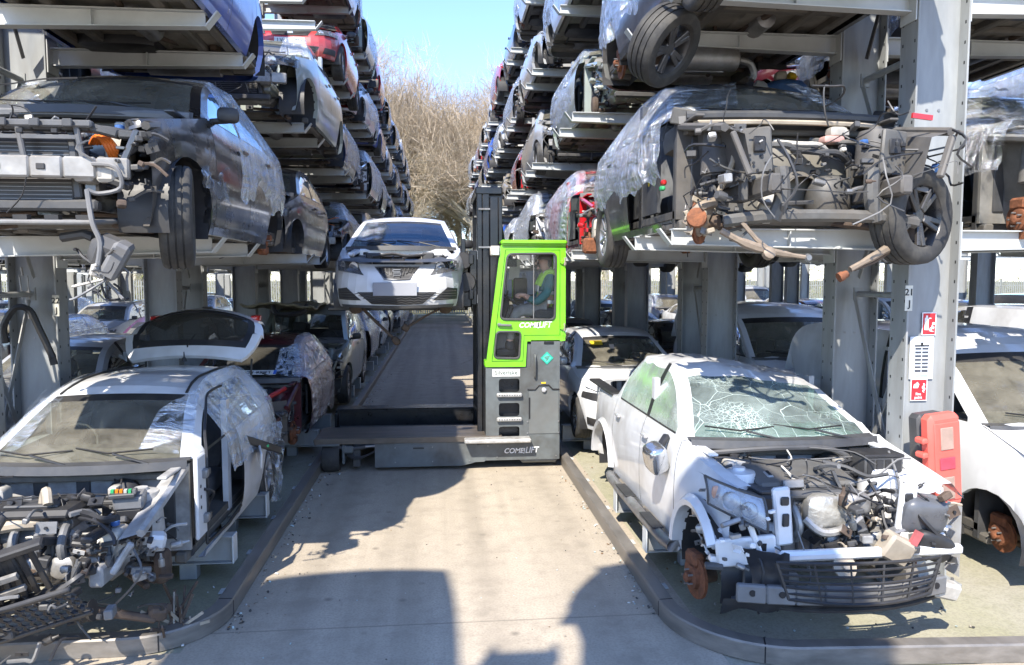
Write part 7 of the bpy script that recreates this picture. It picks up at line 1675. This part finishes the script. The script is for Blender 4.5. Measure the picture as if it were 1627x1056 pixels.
# ---- particular cars of the second bay
def bay2():
    # burgundy hatchback, front missing, plate lying upside down on the dash, pinkish film
    c = Car('hatch', P_["burgundy"], 71); c.body(front='none'); c.green(ws=GLD, side=GLS); c.cabin(1); c.under(); c.wheels('dd-d'); c.handles()
    rd = mat("torn red metal", (.42, .022, .022), .4, dirt=.3)
    engine_bay(c, seed=6, beam=None, rad=True, slam=True, tray=DGR, wires=36, nh=18, junk=50, wing=mat("dark maroon inner wing", (.075, .010, .014), .45, dirt=.5)); running_gear(c)
    s_ = c.part('bent_rail'); s_.tube([(-.1, -.50, .48), (.2, -.54, .50), (.45, -.5, .52), (.62, -.46, .60)], .045, rd, 7, smooth=3); s_.tube([(-.2, -.4, .68), (.2, -.42, .72), (.5, -.3, .84), (.62, -.1, .9)], .03, rd, 7, smooth=3); s_.blob((.12, -.60, .42), (.3, .16, .24), rd, .6, 12, 8); s_.lathe([(.05, 0), (.04, .02), (.001, .02)], DGR, 10, T(.14, -.69, .42) @ R3(rad(90)))
    s_.grid([[(.50 + .07 * j + .02 * fbm(i, j), -.62 + .06 * j, .80 - .09 * i) for j in range(4)] for i in range(7)], DGR); s_.tube([(x, -.7 + .2 * x * x, .24) for x in (-.7, -.4, 0, .4, .7)], .025, DGR, 6)
    m = c.part('number_plate'); M = T(.16, .35, 1.055) @ R3(rad(22)) @ R3(0, 0, PI); m.box((0, 0, 0), (.52, .115, .006), PLW, M=M); m.box((-.24, 0, .002), (.04, .112, .005), mat("blue band", (.05, .16, .6), .4), M=M); m.text("LB66 FDX", .10, INK, M @ T(.02, 0, .004), sx=.95)
    c.film(1, m=FILP, y0=.36, y1=2.2, low=.30, roof=.1, amp=.05); c.film_patch(((.74, .40, .95), (.58, 1.05, 1.40), (.36, .9, 1.32), (.40, .32, 1.05)), film_mat("bluish film", (.7, .82, 1.0), .3, (.55, .68, .9)), .03)
    place(c.emit('wrecked_car', "burgundy hatchback with torn front and pinkish film draped over its side", 'car', GR), CXL, 9.85, .17)
    # olive silver 4x4 with a crushed bonnet thrown on the roof
    c = Car('suv', P_["olive silver"], 73); c.__dict__.update(H=1.80, xr=.70); c.__dict__.update(top=None); c.top = chaikin([(c.W / 2 - .10, c.yc, c.zs(c.yc)), (c.xr, c.yrf - .2, c.H - .05), (c.xr + .02, 2.1, c.H - .02), (c.xr - .03, c.yrr + .2, c.H - .05), (c.W / 2 - .13, c.ysb, c.zs(c.ysb))], 3); c.yrf -= .2; c.yrr += .1
    c.body(front='nobumper'); c.green(nows=True, side=GLS); c.cabin(1); c.under(); c.wheels('wdww'); c.handles(); c.mirror(1, BLK); engine_bay(c, seed=9, wires=20, nh=12, junk=40); c.film(1, y0=2.3, low=.3, amp=.03)
    h = c.part('loose_bonnet'); rows = [[(-.95 + 1.25 * j / 12, -.35 + 1.7 * i / 10, 1.86 + .05 * fbm(i * .4, j * .3, 2) + .10 * fbm(i * .15, j * .12, 7) + .02 * (j % 3 == 0) - .05 * (i / 10)) for j in range(13)] for i in range(11)]
    om = mat("bonnet underside", (.30, .27, .18), .6, dirt=.6, dcol=(.12, .10, .06), scale=5); h.grid(rows, om); h.grid([[(p[0], p[1], p[2] - .03) for p in r] for r in rows], om, flip=True); e = rows[0] + [r[-1] for r in rows[1:]] + rows[-1][::-1][1:] + [r[0] for r in rows[::-1][1:]]; h.tube(e, .022, om, 5); h.tube([rows[1][1], rows[5][6], rows[1][11]], .02, om, 5); h.tube([(-.4, -.3, 1.85), (-.3, -.36, 1.70), (.1, -.30, 1.72), (.2, -.2, 1.86)], .05, BLK, 7, smooth=4)
    place(c.emit('wrecked_car', "olive silver 4x4 without windscreen, a crumpled bonnet lying on its roof", 'car', GR), CXL, 14.1, .14)
    # silver white hatch behind the pickup with a yellow sticker in the windscreen
    c = Car('hatch', P_["white"], 75); c.__dict__.update(W=1.78); c.body(front='full'); c.hood(); c.green(ws=GLW); c.cabin(1); c.under(); c.wheels('mmmm'); c.handles(); c.mirror(-1, P_["silver"]); c.mirror(1, P_["silver"]); c.face(lamps=False)
    for sd in (1, -1): lh = c.part('lamp_recess'); c.fpatch(lh, ((.55, .60), (.82, .64), (.82, .72), (.62, .72)), BLK, .006, sd=sd)
    s_ = c.part('sticker'); k = 6; p = Vector(c.arc(k)[3]); p2 = Vector(c.arc(k + 3)[3]); d = (p2 - p).normalized(); s_.box(p + d * .30 + Vector((0, -.03, .02)), (.19, .004, .10), YEL, rot=R3(rad(-58))); s_.box(p + d * .2 + Vector((.24, -.03, .02)), (.07, .004, .11), mat("paper tag", (.6, .5, .4), .6), rot=R3(rad(-58)))
    place(c.emit('wrecked_car', "silver white hatchback with a yellow sticker in its windscreen behind the pickup", 'car', GR), CXR + .02, 10.3, .22)
    # red car on the first shelf, side wrapped, front cut open
    c = Car('hatch', P_["red"], 77); c.body(front='none', miss={('door', -1)}); c.green(noglass={(0, -1)}); c.cabin(1); c.under(); c.wheels('ddww'); engine_bay(c, seed=10, beam=None, rad=False, wires=30, nh=16, junk=50, frontbits=True, dangle=8); running_gear(c)
    r_ = c.part('washer_bottle'); r_.blob((-.58, -.42, .42), (.28, .2, .36), WHP, .45, 12, 8); r_.blob((-.56, -.46, .74), (.2, .16, .14), mat("red plastic lid", (.5, .04, .03), .4), .6, 10, 7); r_.blob((-.44, -.48, .68), (.18, .1, .12), BGE, .6, 9, 6); r_.box((-.75, -.48, .22), (.2, .14, .2), RST, b=.03)
    c.film(-1, y0=.30, y1=3.0, low=.28, roof=.1, amp=.06, m=FILW); c.film_patch(((-.72, .42, 1.0), (-.58, 1.1, 1.42), (-.2, 1.0, 1.42), (-.3, .35, 1.05)), FILP, .03)
    place(c.emit('wrecked_car', "red car with milky film over its open side on the shelf above the cab", 'car', GR), CXR - .05, 9.9, RT[0] - .19)
    # white van behind the pale column
    c = Car('van', P_["white"], 79); c.body(front='nobumper', miss=set()); c.hood(); c.green(ws=GLW, noglass={(0, -1)}); c.cabin(1, seats=True); c.under(); c.disc(-.76, 0, -1); c.disc(.76, 0, 1); c.disc(-.76, c.wb, -1); c.mirror(-1, BLK, .12)
    v = c.part('load_shelf')
    for k in range(5): v.box((-.72, c.yc + 1.5 + .12 * (k % 2), .5 + .16 * k), (.03, .9, .02), MGR)
    f = c.part('fuel_cap'); p = c.skin(c.hw(.62), .62, .86, .004); f.lathe([(.016, 0), (.018, .01), (.001, .012)], DGR, 10, T(-p[0], p[1], p[2]) @ R3(0, rad(-90)))
    place(c.emit('wrecked_van', "white panel van with missing wheels standing behind the pale column", 'van', GR), 5.42, 5.62, .03)
    # grey SUV above it
    c = Car('suv', P_["beige"], 81); c.body(front='none'); c.green(); c.cabin(1); c.under(); c.wheels('dd-d'); engine_bay(c, seed=13, wires=20, nh=10, junk=30, wing=mat("dusty grey primer", (.22, .21, .19))); running_gear(c); c.film(-1, y0=.05, low=.75, amp=.04); c.film_patch(((-.9, -.1, 1.0), (-.66, 1.1, 1.66), (-.2, 1.0, 1.66), (-.4, .2, 1.2)), FILM, .04)
    place(c.emit('wrecked_car', "grey beige SUV with film and a rusty brake disc on the shelf above the van", 'car', GR), 5.45, 5.6, RT[0] - .27)
bay2()
# car on the second shelf behind the camera-side end: tilted wheel, exhaust and blue bag come with the SUV of ('R', 2, 0)
def loose():
    c = Car('suv', P_["dark grey"], 91); c.wheel(0, 0, 1, r=.315, w_=.24, rim='alloy', steer=rad(-46), camber=rad(34), rim_m=mat('dull dark alloy', (.10, .10, .105), .4, .5, dirt=.5))
    o = c.emit('hanging_wheel', "big alloy wheel hanging tilted under the car on the second shelf", 'wheel'); o.location = (1.80, 5.95, 4.36 - c.wr)
    e = MB(); e.lathe([(.03, -.46), (.10, -.42), (.115, -.2), (.115, .2), (.10, .42), (.03, .46)], STL, 16, R3(0, rad(90))); e.tube([(.44, 0, 0), (.56, .02, -.02), (.62, .05, -.10), (.60, .05, -.16)], .03, STL, 8, smooth=4); e.bar((.2, 0, .1), (.22, 0, .32), .02, .03, RSD)
    e.box((.0, .02, -.112), (.6, .06, .008), STL); o = e.build('exhaust_silencer'); o.location = (2.30, 6.75, 4.50); tag(o, "long steel exhaust silencer hanging below the second shelf beside the tilted wheel", 'silencer')
    m = MB(); m.blob((0, 0, 0), (.5, .3, .34), BLU, .7, 14, 9); m.blob((-.26, .0, .02), (.18, .24, .3), mat("pale plastic bag", (.5, .55, .62), .3), .8, 10, 7); m.blob((.05, -.05, .2), (.1, .1, .08), YEL, .7, 8, 5); m.blob((-.08, -.06, .2), (.12, .1, .1), WHP, .7, 8, 5)
    m.v = [(x + .03 * fbm(x * 9, y * 9, z * 9), y + .03 * fbm(x * 8, z * 8, 3), z + .03 * fbm(y * 9, x * 9, 5)) for x, y, z in m.v]; o = m.build('sack'); o.location = (3.55, 7.5, 4.36); tag(o, "blue and white sack of parts lying on the roof below the second shelf", 'sack')
loose()
# ---------------------------------------------------------------- far rows, fence, trees
FARZ = {1: [2.83, 4.75], -1: [3.30, 5.05]}
def far_column(x, y, lab_, first={}):
    k = 1 if x < 0 else -1
    if k not in first:
        c, bp, arms = column_mesh(FARZ[k], 2.05, 2.05, 1, hi=False)
        c.v = [(a, b_, min(z, 5.6)) for a, b_, z in c.v]; o = c.build("rack_upright", sharp=30); bp.build("base_plate", o)
        for a in arms: a.build("arm", o)
        first[k] = o; o.location = (x, y, 0); tag(o, lab_, "rack column", "far rack columns", "thing"); return
    o = dup(first[k], (x, y, 0)); o['label'] = lab_
for X, nm in ((-11.9, "second rack beyond the tailgate hatchback"), (-19.8, "third rack beyond the tailgate hatchback"), (11.75, "second rack beyond the white van"), (19.6, "third rack beyond the white van")):
    for b_ in range(9):
        for k, dy in enumerate((6.3, 7.45)): far_column(X, dy + 4.4 * b_ + (0 if abs(X) < 15 else 1.3), "dark grey column, %s in line, %s" % (ORD[b_ * 2 + k], nm))
rf = random.Random(77); CC = ["silver", "white", "black", "burgundy", "dark blue", "grey", "white", "silver", "dark grey", "white", "grey"]
for X, nm, bays in ((-10.5, "near side of second rack past tailgate", range(0, 9)), (-13.3, "far side of second rack past tailgate", range(0, 9)), (-18.4, "third rack past tailgate", range(1, 9)), (10.4, "near side of second rack past van", range(0, 9)), (13.2, "far side of second rack past van", range(0, 9)), (18.3, "third rack past van", range(1, 9))):
    for b_ in bays:
        for t in (0, 1, 2):
            if t == 1 and abs(X) > 12 and b_ < 2: continue
            if t == 2 and (abs(X) > 12 or b_ > 5): continue
            code = rf.choice("AXWSCFVIBE" if t == 0 else "ABCEFK"); col = rf.choice(CC)
            if t == 0 and X == -10.5 and b_ == 1: code, col = 'X', "silver"
            put(code, col, X + rf.uniform(-.1, .1), 5.5 + 4.4 * b_ + rf.uniform(-.3, .3), .05 if t == 0 else FARZ[1 if X < 0 else -1][t - 1], False, "%s %s, %s, %s, %s along" % (col, CF[code][0], SH[t], nm, ORD[b_]), 'cars on the far racks', rz=rf.gauss(0, .03) + (PI if rf.random() < .3 else 0))
# a rack behind the camera: two cars on its upper shelf throw their shade on the near end of the lane
for x, col in ((-4.12, "grey"), (-1.32, "silver")):
    put('F', col, x, -3.9, 7.35, False, "%s people carrier on the upper shelf of the rack behind the viewpoint" % col, 'cars on the far racks', rz=0.0)
for y in (-1.9, -3.2):
    o = make_column(-2.83, y, [5.3, 7.3], 2.2, 2.2, 1, "grey steel column of the rack behind the viewpoint, %s one" % ("nearer" if y > -3 else "farther"), False)
# the first builds were only copied from; they are not part of the yard
def rm(x):
    for ch in KIDS.pop(x.name, ()): rm(ch)
    bpy.data.objects.remove(x)
for o, gc, u in PROTO.values(): rm(o)
# palisade fence across the far end
FG = mat("grey green fence steel", (.25, .26, .24), .6, dirt=.3)
def fence():
    r = empty('palisade_fence', (0, 51.0, 0)); tag(r, "grey green steel palisade fence closing off the far end of the lane", 'fence')
    m = MB(); x = -55.0
    while x < 58:
        m.poly([(-.034, .08), (.034, .08), (.034, 2.28), (0, 2.40), (-.034, 2.28)], .012, FG, T(x, 0, 0) @ R3(rad(90))); x += .155
    m.build('pale_panel', r, smooth=False)
    for z in (.45, 1.95): q_ = MB(); q_.bar((-55, .04, z), (58, .04, z), .05, .06, FG); q_.build('rail', r)
    for k in range(42): q_ = MB(); q_.box((-55 + 2.75 * k, .10, 1.2), (.10, .06, 2.4), FG); q_.build('post', r)
fence()
# bare winter trees behind the fence
BARK = mat("tree bark", (.50, .45, .35), .9, dirt=.3, scale=6); TWIG = mat("pale tan twigs", (.57, .48, .33), .9, var=.35, scale=.5, dirt=0); TWG2 = mat("reddish brown twigs", (.49, .40, .29), .9, var=.35, scale=.5, dirt=0); OLV = mat("olive undergrowth leaves", (.24, .25, .09), .8, var=.5, scale=1.2, dirt=0)
DRY = mat("dry brush stems", (.34, .29, .19), .9, var=.4, scale=.8, dirt=0)
def tree_mesh(seed, H, W, tw, ntw, spread=1.0):
    rn = random.Random(seed); tk = MB(); cr = MB(); ends = []
    def grow(p, d, L, r, lv):
        n = 4; pts = [p]
        for i in range(n): d = (d + Vector((rn.gauss(0, .16), rn.gauss(0, .16), rn.gauss(.02, .10)))).normalized(); pts.append(pts[-1] + d * L / n)
        (tk if lv < 3 else cr).tube(pts, [r, r * .9, r * .78, r * .66, r * .55], BARK if lv < 4 else tw, 6 if lv < 2 else 3, caps=False)
        if lv >= 4: ends.append((pts[1], d)); ends.append((pts[-1], d)); return
        k = rn.choice((3, 4, 4, 5) if lv < 3 else (3, 4))
        for i in range(k):
            t = rn.uniform(.35, 1) if i else 1; a = pts[min(n, max(1, int(t * n)))]
            nd = (d * .75 + Vector((rn.gauss(0, .55 * spread), rn.gauss(0, .55 * spread), rn.gauss(.22, .3)))).normalized(); grow(a, nd, L * rn.uniform(.58, .78), r * rn.uniform(.40, .52), lv + 1)
    grow(Vector((0, 0, 0)), Vector((0, 0, 1)), H * .30, H * .017, 0)
    for _ in range(ntw):
        p, d = rn.choice(ends); a = p + Vector((rn.gauss(0, .5), rn.gauss(0, .5), rn.gauss(0, .4))); nd = (d * .5 + Vector((rn.gauss(0, .6), rn.gauss(0, .6), rn.gauss(.25, .5)))).normalized(); L = rn.uniform(.6, 1.7); w_ = rn.uniform(.005, .011)
        s_ = nd.cross(Vector((rn.gauss(0, 1), rn.gauss(0, 1), rn.gauss(0, 1)))).normalized() * w_; b_ = a + nd * L * .55 + Vector((rn.gauss(0, .08), rn.gauss(0, .08), rn.gauss(0, .08))); e = b_ + nd * L * .45
        s2 = s_.cross(nd) 
        cr.add([a - s_, a + s_, b_ + s_ * .7, b_ - s_ * .7, e, a - s2, a + s2, b_ + s2 * .7, b_ - s2 * .7], [(0, 1, 2, 3), (3, 2, 4), (5, 6, 7, 8), (8, 7, 4)], tw)
    return tk, cr
TP = []
for i, (sd, H, tw, n, sp) in enumerate(((1, 25, TWIG, 15000, 1.0), (2, 22, TWG2, 17000, 1.15), (3, 27, TWIG, 7000, .9))):
    tk, cr = tree_mesh(sd, H, 6, tw, n, sp); r = empty('bare_tree'); tag(r, None, 'tree', 'bare trees behind the fence'); tk.build('trunk', r); cr.build('crown', r, smooth=False); TP.append(r)
spots = [(-3.6, 62, 0, .84), (1.8, 60, 1, 1.0), (5.2, 62, 1, 1.0), (-.8, 70, 1, 1.12), (4.2, 72, 2, 1.05), (-7.5, 66, 2, 1.08), (10.5, 66, 1, 1.05), (-12, 64, 1, 1.0), (15, 68, 0, 1.0), (-18, 70, 0, 1.0), (21, 66, 1, 1.0), (8.2, 76, 2, 1.2), (-5, 78, 0, 1.15), (2, 80, 0, 1.1), (-26, 66, 1, 1), (28, 70, 0, 1)]
TD = ["thin airy tree with pale twigs", "rounded tan tree with dense twigs", "broad tan tree with spreading boughs", "tall reddish tree", "narrow airy tree"]
for i, (x, y, k, s_) in enumerate(spots):
    lb = "bare %s, %s in the row behind the palisade fence" % (("tan winter tree", "reddish brown winter tree", "sparse pale winter tree")[k], ORD[i])
    if i < 3 and False: r = TP[k]
    else: r = dup(TP[k], (x, y, 0), (0, 0, i * 1.3))
    s_ *= (1.10, 1.48, 1.15)[k]; r.scale = (s_, s_, s_); r['label'] = lb
for r in TP: rm(r)
def brush():
    rn = random.Random(5); m = MB()
    for _ in range(26000):
        x = rn.uniform(-40, 45); y = rn.uniform(52.5, 62); hmax = 3.4 + 1.6 * fbm(x * .25, y * .2) + (y - 52) * .25; z = hmax * rn.random() ** 1.3
        a = Vector((x, y, z)); nd = Vector((rn.gauss(0, .6), rn.gauss(0, .6), rn.gauss(.5, .5))).normalized(); L = rn.uniform(.4, 1.3); s_ = nd.cross(Vector((rn.gauss(0, 1), rn.gauss(0, 1), rn.gauss(0, 1)))).normalized() * rn.uniform(.008, .02)
        if rn.random() < .25: s_ *= 3.2; L *= .35
        m.add([a - s_, a + s_, a + nd * L + s_ * .3, a + nd * L - s_ * .3], [(0, 1, 2, 3)], OLV if rn.random() < (.35 if abs(x) < 7 else .75) else DRY)
    tag(m.build('undergrowth', smooth=False), "tangled tan and olive undergrowth along the foot of the trees", 'undergrowth', kind='stuff')
brush()
